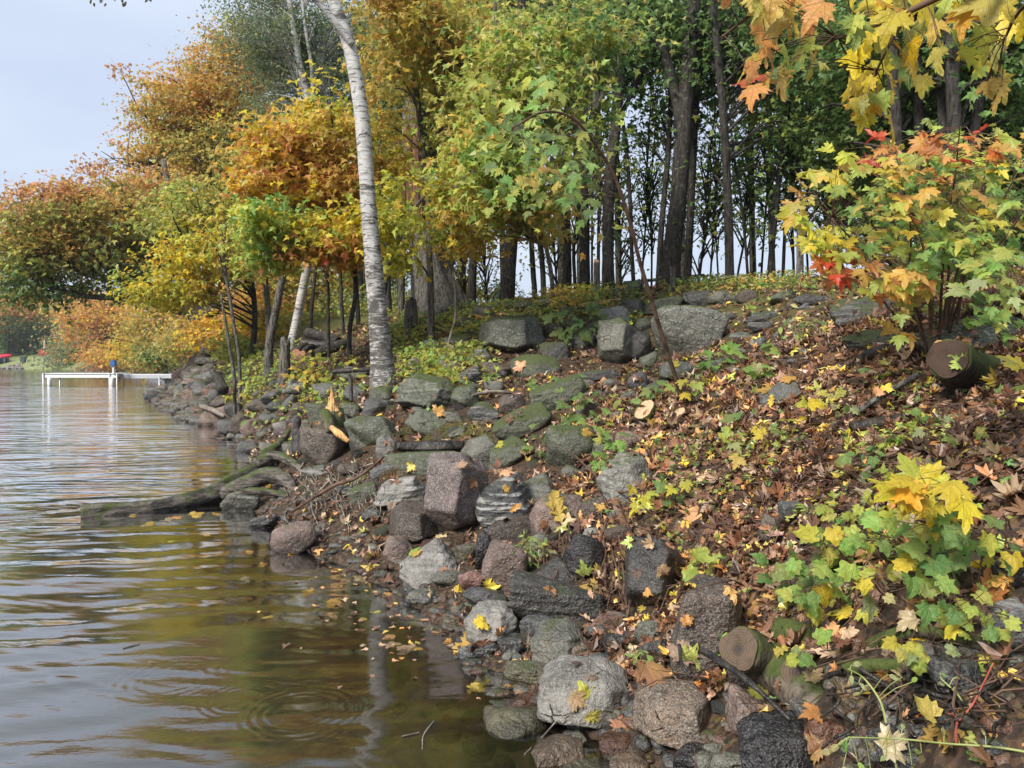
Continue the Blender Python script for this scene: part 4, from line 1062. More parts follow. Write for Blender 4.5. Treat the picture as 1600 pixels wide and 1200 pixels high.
snag(444, 612, 534, 17, 13.4, 'old post like stump rising from the waterside rocks', 'barkgrey', lean=2)
snag(932, 458, 410, 9, 13.6, 'slim stub with an orange chewed top between two ridge trunks', 'barkgrey', cut=('cutorange', .2, 1.2))
snag(1052, 452, 420, 9, 12.9, 'pale slim stub at the foot of the forked ridge tree', 'barkgrey', lean=-1)
snag(1250, 432, 352, 10, 12.4, 'straight dead post like stem beside the maple shrub', 'barkgrey')
snag(737, 470, 448, 6, 16.5, 'little stub near the thick broken dead trunk', 'bark', lean=2)
snag(760, 466, 450, 4, 17, 'thin little stub where sky shows under the leaves', 'bark')
# trees along the crest
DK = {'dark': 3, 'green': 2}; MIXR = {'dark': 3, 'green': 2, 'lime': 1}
RIDGE = [  # path, radii px, Y, crown blobs, limbs, label
 ([(737, 472), (740, 380), (742, 290), (738, 150), (732, -60)], [8, 5.5, 5], 16, 'slim dark trunk just beyond the broken dead tree', [(720, 90, 90, 90, 16.5, 1.6, 90, 40, .45, .12, {'olive': 2, 'gold': 2, 'lime': 1}), (690, 0, 90, 70, 17, 1.6, 70, 40, .45, .12, {'gold': 2, 'olive': 2})], ()),
 ([(792, 468), (797, 400), (806, 300), (814, 180), (818, -60)], [13, 10, 8], 15, 'stout dark trunk leaning slightly, alone against the sky patch', [(800, 60, 100, 90, 16, 1.6, 90, 42, .45, .12, {'olive': 3, 'lime': 2, 'green': 1}), (760, 230, 70, 70, 15.5, 1.2, 36, 34, .4, .12, {'olive': 2, 'gold': 1})], ()),
 ([(836, 468), (831, 390), (826, 290), (822, 120), (815, -40)], [4.5, 4, 3], 17, 'first of two thin close trunks on the crest', [(850, -20, 60, 60, 18, 1.2, 40, 40, .45, .12, {'green': 2, 'olive': 1})], ()),
 ([(851, 468), (846, 400), (834, 310), (826, 200), (822, 60)], [4.5, 4, 3], 16.4, 'second thin trunk bending toward its close twin', [(830, 170, 60, 60, 17, 1.2, 30, 36, .4, .12, {'green': 2, 'lime': 1})], ()),
 ([(887, 456), (886, 380), (882, 300), (886, 200), (892, 80), (894, -60)], [8, 7, 6], 15.5, 'dark trunk with a fork hidden in leaves, left of the straight one', [(900, 30, 90, 90, 16, 1.6, 80, 42, .45, .12, {'green': 3, 'olive': 1, 'dark': 2}), (870, 330, 50, 40, 15.5, 1., 18, 26, .35, .11, {'gold': 2, 'olive': 2})], ()),
 ([(914, 454), (913, 350), (910, 220), (912, 80), (908, -60)], [10, 9, 7], 14.5, 'straight dark trunk running to the top of the view', [(930, 110, 70, 80, 15, 1.4, 60, 42, .42, .12, {'dark': 2, 'green': 3}), (940, 260, 60, 70, 15, 1.2, 22, 30, .4, .11, {'green': 2, 'olive': 1, 'lime': 1})], ((((914, 250), (924, 190), (934, 120), (942, 40)), (6, 3), 14.5, 14.8),)),
 ([(951, 458), (950, 380), (952, 290), (962, 190), (974, 70), (984, -60)], [11.5, 10, 8], 14, 'dark trunk that bows to one side high above the fallen log', [(990, 60, 80, 90, 14.6, 1.6, 80, 42, .42, .12, {'dark': 3, 'green': 2})], ((((958, 200), (985, 150), (1005, 110), (1030, 90)), (4, 2), 14, 14.3),)),
 ([(990, 444), (987, 390), (984, 300), (976, 210), (962, 130), (950, 40)], [4, 3.5, 3], 15, 'thin bending trunk between two thick ones', [(980, 330, 50, 70, 15.6, 1.2, 20, 24, .4, .10, {'green': 2, 'lime': 1})], ()),
 ([(1046, 452), (1052, 380), (1061, 300), (1069, 190), (1077, 90), (1088, -60)], [17, 14.5, 12], 13.5, 'thickest ridge trunk, dark and forked in a high Y', [(1060, 60, 110, 80, 14.4, 1.6, 110, 44, .45, .12, DK), (1100, 160, 70, 60, 14.6, 1.4, 44, 36, .4, .12, MIXR)], ((((1066, 215), (1056, 150), (1040, 90), (1020, 40), (1003, -30)), (9, 6), 13.5, 13.7),)),
 ([(1028, 446), (1034, 350), (1044, 240), (1048, 150), (1046, 40)], [5.5, 5, 4], 14.4, 'slim trunk hugging the thickest forked one', [(1020, 200, 60, 60, 15, 1.2, 26, 30, .4, .11, MIXR)], ()),
 ([(1073, 444), (1078, 350), (1084, 230), (1090, 100), (1092, -40)], [7.5, 6.5, 5], 14.2, 'medium trunk on the far side of the thickest forked one', [(1130, 20, 90, 70, 15, 1.6, 80, 44, .45, .12, DK)], ()),
 ([(1140, 428), (1138, 330), (1133, 220), (1126, 130), (1116, 30), (1112, -60)], [9, 7.5, 6.5], 13, 'dark trunk above the brownish crest stones', [(1170, 90, 90, 80, 13.8, 1.6, 100, 46, .42, .12, DK), (1180, 230, 80, 50, 14, 1.4, 40, 34, .4, .11, MIXR)], ()),
 ([(1168, 426), (1160, 330), (1148, 250), (1140, 180)], [3, 2.5, 2], 13.6, 'thin curved sapling beside the dark trunk over the crest stones', [(1160, 330, 40, 60, 14, 1., 16, 24, .35, .10, MIXR)], ()),
 ([(1203, 420), (1213, 320), (1222, 220), (1228, 130), (1226, 0)], [5.5, 5, 4], 14, 'leaning slim trunk in the thicket behind the yellow leaves', [(1240, 90, 90, 90, 14.6, 1.6, 110, 46, .42, .12, DK), (1230, 290, 60, 60, 15, 1.2, 26, 30, .4, .10, MIXR)], ()),
 ([(1224, 418), (1228, 320), (1232, 200), (1240, 100)], [3.5, 3, 2.5], 14.8, 'thin stem crossing close behind the leaning slim trunk', [(1270, 200, 60, 50, 15.6, 1.2, 30, 36, .4, .10, DK)], ()),
 ([(1412, 452), (1408, 340), (1402, 240), (1396, 120), (1392, -40)], [10, 9, 8], 11, 'grey barked trunk seen just above the maple shrub', [(1380, 80, 110, 90, 12.4, 1.6, 130, 46, .42, .12, DK), (1330, 210, 80, 80, 13.4, 1.6, 80, 44, .42, .11, DK)], ()),
 ([(1440, 452), (1438, 300), (1434, 150), (1430, -40)], [8, 7, 7], 11.6, 'black shaded trunk next to the grey barked one', [(1450, 170, 70, 70, 13, 1.6, 70, 44, .42, .11, DK)], ()),
 ([(1494, 452), (1492, 260), (1488, 120), (1484, -40)], [11, 10, 9], 10.8, 'thick grey trunk behind the overhanging yellow leaves', [(1520, 90, 100, 90, 12.2, 1.6, 120, 46, .42, .12, {'dark': 3, 'green': 1}), (1480, 240, 80, 60, 13, 1.4, 70, 44, .42, .11, DK)], ()),
 ([(1474, 452), (1473, 260), (1470, 120), (1468, -40)], [7, 6, 6], 11.4, 'slender trunk pressed against the thick grey one', [(1560, 200, 80, 70, 12.6, 1.4, 80, 44, .42, .11, DK)], ()),
 ([(1506, 452), (1512, 280), (1530, 160), (1556, 60), (1580, -40)], [9, 8, 7], 11.2, 'dark trunk leaning away over the shrub', [(1590, 60, 70, 90, 12.4, 1.6, 80, 44, .42, .12, DK), (1590, 280, 70, 60, 12, 1.4, 60, 44, .42, .11, DK)], ())]
for pts, rp, Yt, lab, blobs, limbs in RIDGE:
    if 880 < pts[0][0] < 1250: blobs = [(b[0], b[1] - 14, b[2] * 1.1, b[3], b[4], b[5], int(b[6] * .62), *b[7:]) for b in blobs]; rp = [r_ * .86 for r_ in rp]
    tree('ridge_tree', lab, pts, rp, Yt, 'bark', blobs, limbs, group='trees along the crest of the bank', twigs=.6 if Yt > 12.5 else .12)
# thin young stems between them
SAP = [(705, 492, 700, 330, 17, 2), (716, 488, 722, 300, 18, 2.4), (726, 470, 716, 320, 16.4, 3.2), (762, 470, 752, 340, 18, 1.6), (872, 462, 866, 330, 17, 1.8), (900, 460, 898, 250, 16, 3), (925, 455, 930, 230, 17, 2),
       (935, 450, 934, 200, 15.6, 3), (968, 455, 966, 300, 17, 1.6), (1003, 440, 1012, 240, 16.5, 1.8), (1018, 445, 1020, 250, 17, 1.8), (1060, 445, 1064, 260, 17, 2), (1092, 440, 1104, 300, 14.6, 2.4), (1110, 435, 1122, 260, 16, 1.8),
       (1122, 432, 1118, 240, 17, 1.6), (1153, 428, 1176, 260, 15.4, 2), (1178, 425, 1170, 200, 16, 2.2), (1190, 424, 1196, 220, 16, 2), (1240, 420, 1236, 230, 15, 2.4), (1262, 420, 1258, 240, 15.6, 2), (1284, 425, 1290, 220, 15, 2.6), (1310, 430, 1330, 230, 14, 3)]
WH = ['near the broken dead tree', 'by the slim dark trunk', 'touching the slim dark trunk', 'in the sky patch beside the stout trunk', 'between the twins and the forked one', 'behind the straight dark trunk', 'between the straight and bowed trunks',
      'behind the chewed orange stub', 'behind the bowed trunk', 'over the fallen crest log', 'close to the thickest trunk', 'hidden behind the thickest trunk', 'just past the medium trunk', 'in the bright gap past the medium trunk',
      'before the dark trunk over the crest stones', 'curving up from the crest stones', 'behind the thin curved sapling', 'at the edge of the thicket', 'inside the thicket', 'by the dead post like stem', 'behind the first yellow leaves of the shrub', 'deep in shade behind the shrub']
for (x0, y0, x1, y1, Ys, r_), wh in zip(SAP, WH):
    tree('sapling', 'thin dark sapling ' + wh, [(x0, y0), ((x0 * 2 + x1) / 3 + random.uniform(-3, 3), (y0 * 2 + y1) / 3), ((x0 + 2 * x1) / 3 + random.uniform(-5, 5), (y0 + 2 * y1) / 3), (x1, y1), (x1 + random.uniform(-10, 20), y1 - 140)], [r_, r_ * .8, r_ * .5], Ys, 'bark',
         [(x1, y1 + 30, 44, 110, Ys, 1.0, 34, 17, .38, .085, {'green': 3, 'dark': 2, 'lime': 1} if x0 > 900 else {'green': 1, 'gold': 1, 'olive': 2})], group='thin saplings on the crest', twigs=.8)
# understory maples with bright leaves in front of the crest
tree('maple_tree', 'slender maple with hanging golden leaves, its stem crossing the broken dead trunk', [(674, 505), (671, 400), (668, 300), (656, 190), (644, 80), (634, -50)], [6, 5, 4.5, 3.5], 12.6, 'barkgrey',
     [(650, 30, 90, 76, 12, 1.3, 70, 42, .34, .125, {'gold': 4, 'orange': 1, 'olive': 2}), (602, 150, 34, 60, 12, 1.1, 18, 34, .3, .12, {'gold': 3, 'olive': 2}), (735, 90, 90, 90, 12.4, 1.3, 70, 42, .34, .125, {'gold': 2, 'olive': 3, 'lime': 2}), (728, 300, 34, 60, 12.4, .8, 20, 30, .28, .12, {'gold': 2, 'yellow': 2}),
      (615, 330, 40, 60, 11.4, .8, 26, 34, .26, .12, {'yellow': 3, 'lime': 1}), (618, 405, 24, 26, 11.4, .6, 9, 30, .24, .12, {'yellow': 3, 'lime': 2}), (706, 312, 34, 22, 11.2, .8, 12, 36, .26, .12, {'yellow': 3, 'gold': 1, 'lime': 2}), (735, 370, 34, 26, 11.2, .8, 14, 36, .26, .12, {'gold': 3, 'yellow': 1})],
     limbs=((((668, 300), (640, 330), (610, 340), (580, 350)), (2.5, 1), 12.4, 11.4), (((655, 190), (690, 150), (730, 120)), (3, 1), 12.5, 12.2), (((668, 330), (700, 335), (735, 345)), (2.5, 1), 12.4, 11.2)), twigs=.15)
tree('maple_tree', 'leafy lime green maple spreading before the row of crest trunks', [(866, 474), (860, 420), (846, 360), (824, 290), (800, 200), (780, 80), (770, -40)], [3.5, 3.2, 3, 2], 13.2, 'twiggrey',
     [(780, 150, 70, 80, 10.4, 1.1, 50, 38, .30, .12, {'lime': 4, 'olive': 3, 'gold': 1}), (830, 130, 80, 80, 10.6, 1.1, 54, 38, .30, .12, {'lime': 3, 'bright': 1, 'olive': 3}), (756, 240, 44, 60, 10.4, 1.0, 34, 38, .28, .12, {'lime': 3, 'gold': 2, 'olive': 1}), (800, 260, 80, 55, 10, 1.0, 50, 38, .28, .12, {'lime': 4, 'bright': 1}),
      (784, 320, 46, 36, 10.2, .8, 18, 34, .26, .12, {'lime': 3, 'olive': 2, 'gold': 1}), (840, 330, 60, 40, 10.4, .8, 24, 30, .26, .12, {'lime': 2, 'gold': 2}), (900, 180, 70, 90, 11, 1.1, 26, 30, .3, .12, {'olive': 2, 'green': 2, 'lime': 2}), (700, 330, 50, 40, 10.6, .8, 14, 28, .26, .12, {'gold': 2, 'lime': 2}), (940, 90, 60, 80, 11.4, 1.1, 20, 32, .3, .12, {'green': 3, 'lime': 1}), (880, 60, 80, 60, 11, 1.1, 40, 38, .3, .12, {'olive': 2, 'green': 2, 'lime': 2})],
     limbs=((((820, 290), (860, 240), (900, 200), (930, 170)), (2, 1), 10.6, 10.8), (((845, 380), (810, 330), (770, 300), (720, 270)), (2.5, 1), 10.6, 10.2), (((824, 300), (790, 240), (750, 190)), (2.5, 1), 10.6, 10.3)), Yend=10.6, twigs=.25)
tree('maple_tree', 'orange and yellow maple reaching over the waterside behind the birch', [(548, 600), (546, 520), (556, 450), (545, 370), (528, 300), (520, 220), (515, 120)], [4, 3.6, 3, 2], 12.6, 'bark',
     [(440, 235, 62, 44, 12.4, 1.0, 46, 42, .27, .125, {'orange': 4, 'gold': 2, 'vivid': 2}), (450, 290, 80, 34, 12.4, 1.0, 44, 42, .27, .125, {'orange': 3, 'gold': 2, 'vivid': 2, 'red': .2}), (505, 215, 60, 40, 12.6, 1.0, 40, 42, .27, .125, {'gold': 3, 'yellow': 2, 'orange': 1}), (525, 285, 56, 46, 12.6, 1.0, 42, 42, .27, .125, {'gold': 3, 'orange': 2}),
      (500, 170, 40, 30, 12.8, .8, 14, 36, .26, .12, {'yellow': 3, 'lime': 1}), (425, 340, 55, 32, 11.6, .8, 30, 38, .26, .13, {'bright': 2, 'lime': 2, 'yellow': 1}), (480, 365, 75, 26, 11.8, .8, 30, 38, .26, .125, {'yellow': 4, 'lime': 2}), (520, 390, 48, 30, 11.8, .7, 24, 38, .24, .125, {'orange': 3, 'gold': 1, 'red': .6}),
      (555, 345, 40, 40, 12, .7, 22, 36, .26, .12, {'yellow': 3, 'gold': 1, 'olive': 1}), (405, 390, 46, 26, 11.8, .7, 20, 34, .25, .12, {'lime': 3, 'bright': 1, 'yellow': 1}), (610, 250, 40, 70, 13.4, .8, 26, 38, .28, .12, {'gold': 2, 'yellow': 2})],
     limbs=((((528, 300), (490, 278), (440, 276), (400, 280)), (3, 1), 12.6, 12.3), (((522, 240), (490, 215), (470, 228), (440, 250)), (2.5, 1), 12.6, 12.4), (((545, 370), (500, 370), (450, 360), (410, 365)), (2.5, 1), 12.5, 11.7)), twigs=.05)
# pale birch in the second row
tree('birch_tree', 'slim pale birch behind, leaning with a grey green crown', [(455, 545), (468, 480), (482, 405), (492, 340), (498, 290), (495, 235), (487, 190), (478, 140), (466, 90), (455, 20), (445, -60)], [8, 7, 6, 5.5, 5, 4], 18, 'birchfar',
     [(450, 60, 80, 90, 19, 1.8, 200, 100, .42, .07, {'greygreen': 5, 'yellow': .4}), (500, 120, 70, 80, 19.5, 1.8, 120, 80, .42, .07, {'greygreen': 4, 'dark': 1}), (415, 30, 50, 90, 19, 1.4, 110, 90, .42, .07, {'greygreen': 5}), (560, 60, 60, 90, 20, 1.8, 90, 80, .42, .075, {'greygreen': 3, 'dark': 1}), (440, 190, 60, 50, 19.5, 1.4, 50, 70, .4, .07, {'greygreen': 4, 'yellow': .5})],
     limbs=((((490, 200), (489, 150), (486, 100), (478, 50), (470, -20)), (3.5, 2), 18, 18), (((478, 150), (470, 120), (455, 95)), (2.5, 1.5), 18, 18.2), (((510, 180), (507, 140), (500, 100)), (3, 2), 18.6, 18.6)), kind='ovate', group='birches')
# saplings and stems left of the birch
for (pts, rp, Ys, mat, lab, mix) in [
    ([(420, 548), (428, 500), (437, 455), (446, 412), (452, 360)], [7, 6, 5], 17, 'barkgrey', 'grey brown leaning trunk beside the slim pale birch', {'gold': 2, 'olive': 1}),
    ([(420, 520), (417, 460), (412, 410), (410, 340)], [5, 4.5, 4], 20, 'barkgrey', 'straight grey stem behind the leaning one', {'gold': 2, 'orange': 1}),
    ([(374, 562), (366, 510), (358, 460), (350, 410), (352, 350)], [3, 2.6, 2.2], 18, 'barkgrey', 'thin grey stem over the waterside scrub', {'yellow': 2, 'gold': 1}),
    ([(366, 592), (358, 540), (352, 500), (345, 460)], [3, 2.6, 1.6], 16, 'barkgrey', 'wavy thin stem nearest the receding shore', None),
    ([(514, 565), (513, 500), (512, 430), (505, 350)], [2.6, 2.4, 2], 13.6, 'bark', 'very straight thin stem left of the birch', {'gold': 1, 'lime': 1}),
    ([(538, 545), (534, 480), (530, 400), (520, 320)], [3, 2.8, 2], 16, 'bark', 'dark thin stem behind the log pile', {'olive': 1, 'gold': 1}),
    ([(560, 505), (556, 440), (552, 380), (548, 300)], [4, 3.6, 3], 18, 'bark', 'dark stem next to the birch trunk', {'olive': 2, 'gold': 1}),
    ([(626, 500), (628, 440), (630, 390), (632, 320)], [5, 4.6, 4], 18, 'barkgrey', 'grey stem between the birch and broken dead trunk', {'olive': 2, 'gold': 1}),
    ([(700, 540), (712, 490), (708, 420), (704, 360)], [2, 1.8, 1.2], 11.5, 'twiggrey', 'bare crooked switch on the leafy slope', None),
    ([(486, 500), (490, 450), (494, 400), (492, 330)], [3, 2.8, 2], 20, 'bark', 'shaded stem behind the slim pale birch', {'olive': 2, 'gold': 1}),
    ([(590, 500), (604, 440), (612, 380), (620, 300)], [3, 2.8, 2], 19, 'bark', 'dim stem close behind the birch', {'olive': 2, 'dark': 1})]:
    tree('sapling', lab, pts, rp, Ys, mat, [(pts[-1][0], pts[-1][1] + 10, 40, 50, Ys, 1.0, 22, 26, .35, .12, mix)] if mix else None, group='thin stems behind the birch', twigs=.7)
# the big old maple leaning over the water
tree('maple_tree', 'big old maple leaning out over the lake with rust topped green foliage', [(330, 545), (318, 515), (308, 492), (296, 478), (275, 470)], [18, 16, 15, 13, 10], 28, 'barkgrey',
     [(60, 350, 90, 32, 27, 2.6, 90, 58, .62, .17, {'rust': 2, 'orange': 4, 'gold': 1}, {'olive': 3, 'lime': 1}), (160, 330, 110, 34, 28, 3, 120, 58, .62, .17, {'rust': 2, 'orange': 4, 'gold': 1}, {'olive': 3, 'lime': 1}), (50, 410, 80, 36, 27, 2.6, 62, 60, .6, .17, {'olive': 1, 'gold': 2}, {'green': 1, 'lime': 1, 'olive': 1}),
      (150, 395, 100, 40, 28, 3, 84, 58, .6, .17, {'orange': 3, 'gold': 3}, {'green': 1, 'lime': 1, 'olive': 2}), (230, 370, 80, 50, 28, 3, 90, 58, .6, .17, {'gold': 2, 'olive': 3}, {'olive': 3, 'green': 1}), (60, 448, 70, 22, 27, 2, 40, 50, .55, .17, {'green': 3, 'olive': 1}), (190, 440, 60, 26, 28, 2, 20, 50, .55, .17, {'olive': 2, 'gold': 2}, {'green': 1}), 
      (240, 310, 90, 40, 29, 3, 90, 56, .6, .17, {'rust': 1, 'orange': 3, 'gold': 1}, {'olive': 2}), (130, 300, 40, 20, 28, 2, 22, 56, .55, .17, {'rust': 3, 'orange': 2})],
     limbs=((((300, 482), (262, 478), (232, 466), (205, 447), (178, 424), (150, 405)), (12, 4), 28, 27.6), (((235, 468), (185, 465), (135, 463), (105, 455), (82, 444)), (6, 2), 27.8, 27), (((312, 500), (340, 476), (368, 458), (386, 436), (400, 412)), (13, 8), 28, 28), (((306, 490), (298, 440), (285, 380), (268, 310), (255, 250)), (9, 4), 28, 28.6),
            (((205, 447), (208, 420), (200, 380), (190, 330)), (5, 2), 27.8, 27.8), (((160, 412), (140, 430), (110, 420)), (3, 1.5), 27.7, 27.4)), sides=20)
tree('maple_tree', 'tall airy orange maple standing highest against the open sky', [(352, 548), (350, 480), (346, 400), (336, 320), (322, 240), (316, 170), (330, 90)], [10, 9, 7, 5, 3], 33, 'bark',
     [(370, 150, 66, 76, 33, 3, 170, 80, .55, .15, {'gold': 3, 'orange': 3, 'olive': 2}), (290, 165, 66, 56, 33, 2.6, 120, 75, .55, .15, {'gold': 3, 'orange': 3, 'olive': 1}), (235, 185, 26, 22, 33, 1.6, 14, 50, .5, .15, {'gold': 1, 'olive': 2, 'orange': 1}), (250, 240, 50, 44, 33, 2, 56, 65, .5, .15, {'orange': 2, 'gold': 1, 'olive': 1}), (390, 85, 40, 40, 33, 2, 60, 75, .5, .15, {'orange': 2, 'rust': 1, 'olive': 1}),
      (340, 250, 90, 60, 33, 3, 170, 75, .55, .15, {'olive': 3, 'gold': 2}), (430, 230, 70, 80, 33, 3, 130, 60, .55, .15, {'olive': 4, 'gold': 1, 'greygreen': 1}), (180, 275, 46, 18, 32, 2, 16, 40, .5, .15, {'rust': 2, 'orange': 1}), (320, 110, 36, 30, 33, 1.6, 30, 50, .5, .15, {'olive': 1, 'orange': 1})],
     limbs=((((345, 400), (310, 320), (262, 262), (220, 254), (200, 240)), (5, 1.5), 33, 32.6), (((336, 320), (290, 240), (250, 200), (205, 165)), (5, 1), 33, 33), (((322, 240), (360, 180), (390, 110)), (4, 1.5), 33, 33), (((290, 300), (240, 275), (190, 255), (158, 236)), (2.4, .4), 33, 32))) 
tree('maple_tree', 'yellow green maple filling the gap over the leaning trunk of the big old maple', [(392, 575), (398, 500), (392, 430), (372, 360), (360, 300)], [5, 4, 3], 21, 'bark',
     [(330, 330, 60, 50, 21, 2, 60, 46, .42, .14, {'lime': 2, 'gold': 1, 'olive': 2}), (400, 310, 60, 60, 21, 2, 60, 46, .42, .14, {'olive': 3, 'gold': 1, 'lime': 1}), (310, 400, 66, 40, 20, 1.6, 66, 46, .40, .14, {'yellow': 3, 'vivid': 2, 'lime': 1}), (255, 445, 50, 28, 20, 1.4, 36, 42, .40, .14, {'yellow': 4, 'lime': 1}), (280, 340, 46, 40, 21, 1.6, 40, 44, .4, .14, {'lime': 1, 'yellow': 1, 'olive': 1}), (380, 400, 40, 40, 20, 1.4, 26, 44, .4, .14, {'olive': 1, 'yellow': 1, 'gold': 1}), (300, 455, 34, 20, 20, 1, 16, 40, .36, .14, {'yellow': 1, 'gold': 1})],
     limbs=((((385, 410), (340, 400), (290, 420), (245, 450)), (3, 1), 21, 20), (((372, 360), (330, 340), (290, 330)), (3, 1), 21, 21)))
# orange undergrowth by the far shore and the trees of the opposite bank
BUSH = [((420, 560), (425, 520), 24, [(430, 500, 44, 30, 24, 1.5, 50, 52, .4, .15, {'gold': 2, 'vivid': 2, 'yellow': 2, 'orange': 1}), (350, 520, 50, 26, 25, 1.5, 44, 52, .4, .15, {'gold': 2, 'vivid': 2, 'orange': 2})], 'bright golden bush low between the thin grey stems'),
        ((400, 545), (408, 490), 26, [(400, 480, 50, 56, 26, 2, 90, 56, .45, .15, {'orange': 3, 'gold': 2, 'rust': 1}), (375, 540, 40, 22, 22, 1.4, 30, 46, .35, .13, {'lime': 2, 'olive': 2}), (440, 440, 40, 40, 27, 1.6, 40, 50, .4, .15, {'gold': 2, 'olive': 2})], 'orange brown bush behind the leaning grey brown trunk'),
        ((345, 560), (345, 500), 32, [(350, 500, 46, 46, 34, 2.4, 80, 56, .5, .17, {'orange': 3, 'rust': 1, 'gold': 1}), (290, 540, 46, 26, 36, 2.2, 44, 50, .55, .17, {'olive': 3, 'orange': 1})], 'rusty orange bush around the base of the big old maple'),
        ((260, 575), (262, 530), 52, [(262, 505, 66, 52, 52, 3.6, 120, 58, .8, .24, {'gold': 2, 'vivid': 3, 'orange': 2}, {'olive': 1, 'gold': 1}), (215, 545, 50, 26, 56, 3, 54, 50, .8, .24, {'gold': 2, 'vivid': 2, 'yellow': 1, 'orange': 1}), (250, 560, 30, 22, 50, 2, 26, 50, .6, .22, {'olive': 2, 'green': 2})], 'golden shrub hanging over the water behind the dock'),
        ((180, 578), (176, 540), 70, [(165, 510, 50, 44, 72, 4, 110, 58, 1.1, .32, {'rust': 2, 'orange': 3, 'vivid': 1}), (170, 556, 30, 18, 66, 3, 36, 50, .9, .3, {'orange': 4, 'gold': 1}), (130, 540, 40, 30, 86, 4, 50, 50, 1.3, .36, {'olive': 2, 'rust': 1, 'greygreen': 2})], 'rusty shrub at the water beyond the dock post'),
        ((185, 560), (184, 500), 90, [(150, 472, 60, 22, 90, 5, 70, 56, 1.4, .4, {'orange': 2, 'gold': 2}), (180, 500, 60, 26, 92, 5, 70, 56, 1.4, .4, {'olive': 3, 'gold': 1}), (200, 510, 24, 20, 84, 3, 26, 56, 1.2, .36, {'dark': 3})], 'orange topped tree behind the rusty shrub'),
        ((300, 570), (300, 500), 44, [(310, 520, 50, 40, 46, 3, 60, 56, .7, .22, {'orange': 2, 'gold': 2, 'olive': 1})], 'dull orange shrub between the golden and the rusty orange bushes')]
for b0, b1, Yb, blobs, lab in BUSH:
    tree('bush', lab, [b0, ((b0[0] + b1[0]) / 2 + 3, (b0[1] + b1[1]) / 2), b1], [3, 2], Yb, 'bark', blobs, cat='bush', kind='chip' if Yb > 60 else 'star', group='autumn bushes along the receding shore', twigs=.3)
FAR = [(12, 480, 34, 36, {'orange': 3, 'gold': 2}, 'orange tree at the edge of the opposite bank', 128), (50, 505, 34, 36, {'greygreen': 2, 'olive': 1, 'dark': 2}, 'dull green tree behind the red boat cover', 138), (70, 490, 40, 40, {'greygreen': 3, 'olive': 1}, 'grey green tree behind the closed parasol', 150),
       (108, 500, 36, 40, {'olive': 2, 'gold': 1, 'greygreen': 2}, 'olive tree beyond the red chairs', 140), (140, 500, 40, 44, {'olive': 2, 'greygreen': 2, 'rust': 1}, 'brownish tree at the end of the lawn', 128), (-40, 500, 60, 50, {'greygreen': 2, 'olive': 2}, 'far tree outside the orange one', 140), (30, 535, 26, 22, {'dark': 3, 'greygreen': 1}, 'dark bush on the opposite lawn', 134),
       (95, 545, 34, 20, {'dark': 3, 'greygreen': 2}, 'dark hedge like bush behind the red chairs', 134), (135, 555, 34, 18, {'greygreen': 2, 'rust': 1}, 'reddish scrub at the end of the opposite lawn', 118)]
for px, py, rx, ry, mix, lab, Yb in FAR:
    tree('far_tree', lab, [(px, 566), (px + 2, (566 + py) / 2), (px, py)], [1.6, 1], Yb, 'bark', [(px, py, rx, ry, Yb, 6, 80, 70, 1.9, .55, mix), (px, py + ry * .6, rx, ry * .6, Yb, 5, 40, 60, 1.8, .5, {'dark': 2, 'greygreen': 2})], kind='chip', group='trees on the opposite bank', twigs=.15)
for px, lab in [(-130, 'olive tree outside the view next to the far orange one'), (-220, 'second tree outside the view on the opposite bank'), (-310, 'third tree outside the view on the opposite bank')]:
    tree('far_tree', lab, [(px, 566), (px, 500)], [1.6, 1], 138, 'bark', [(px, 505, 55, 50, 140, 6, 60, 50, 2.2, .7, {'greygreen': 2, 'olive': 2})], kind='chip', group='trees on the opposite bank', twigs=0)
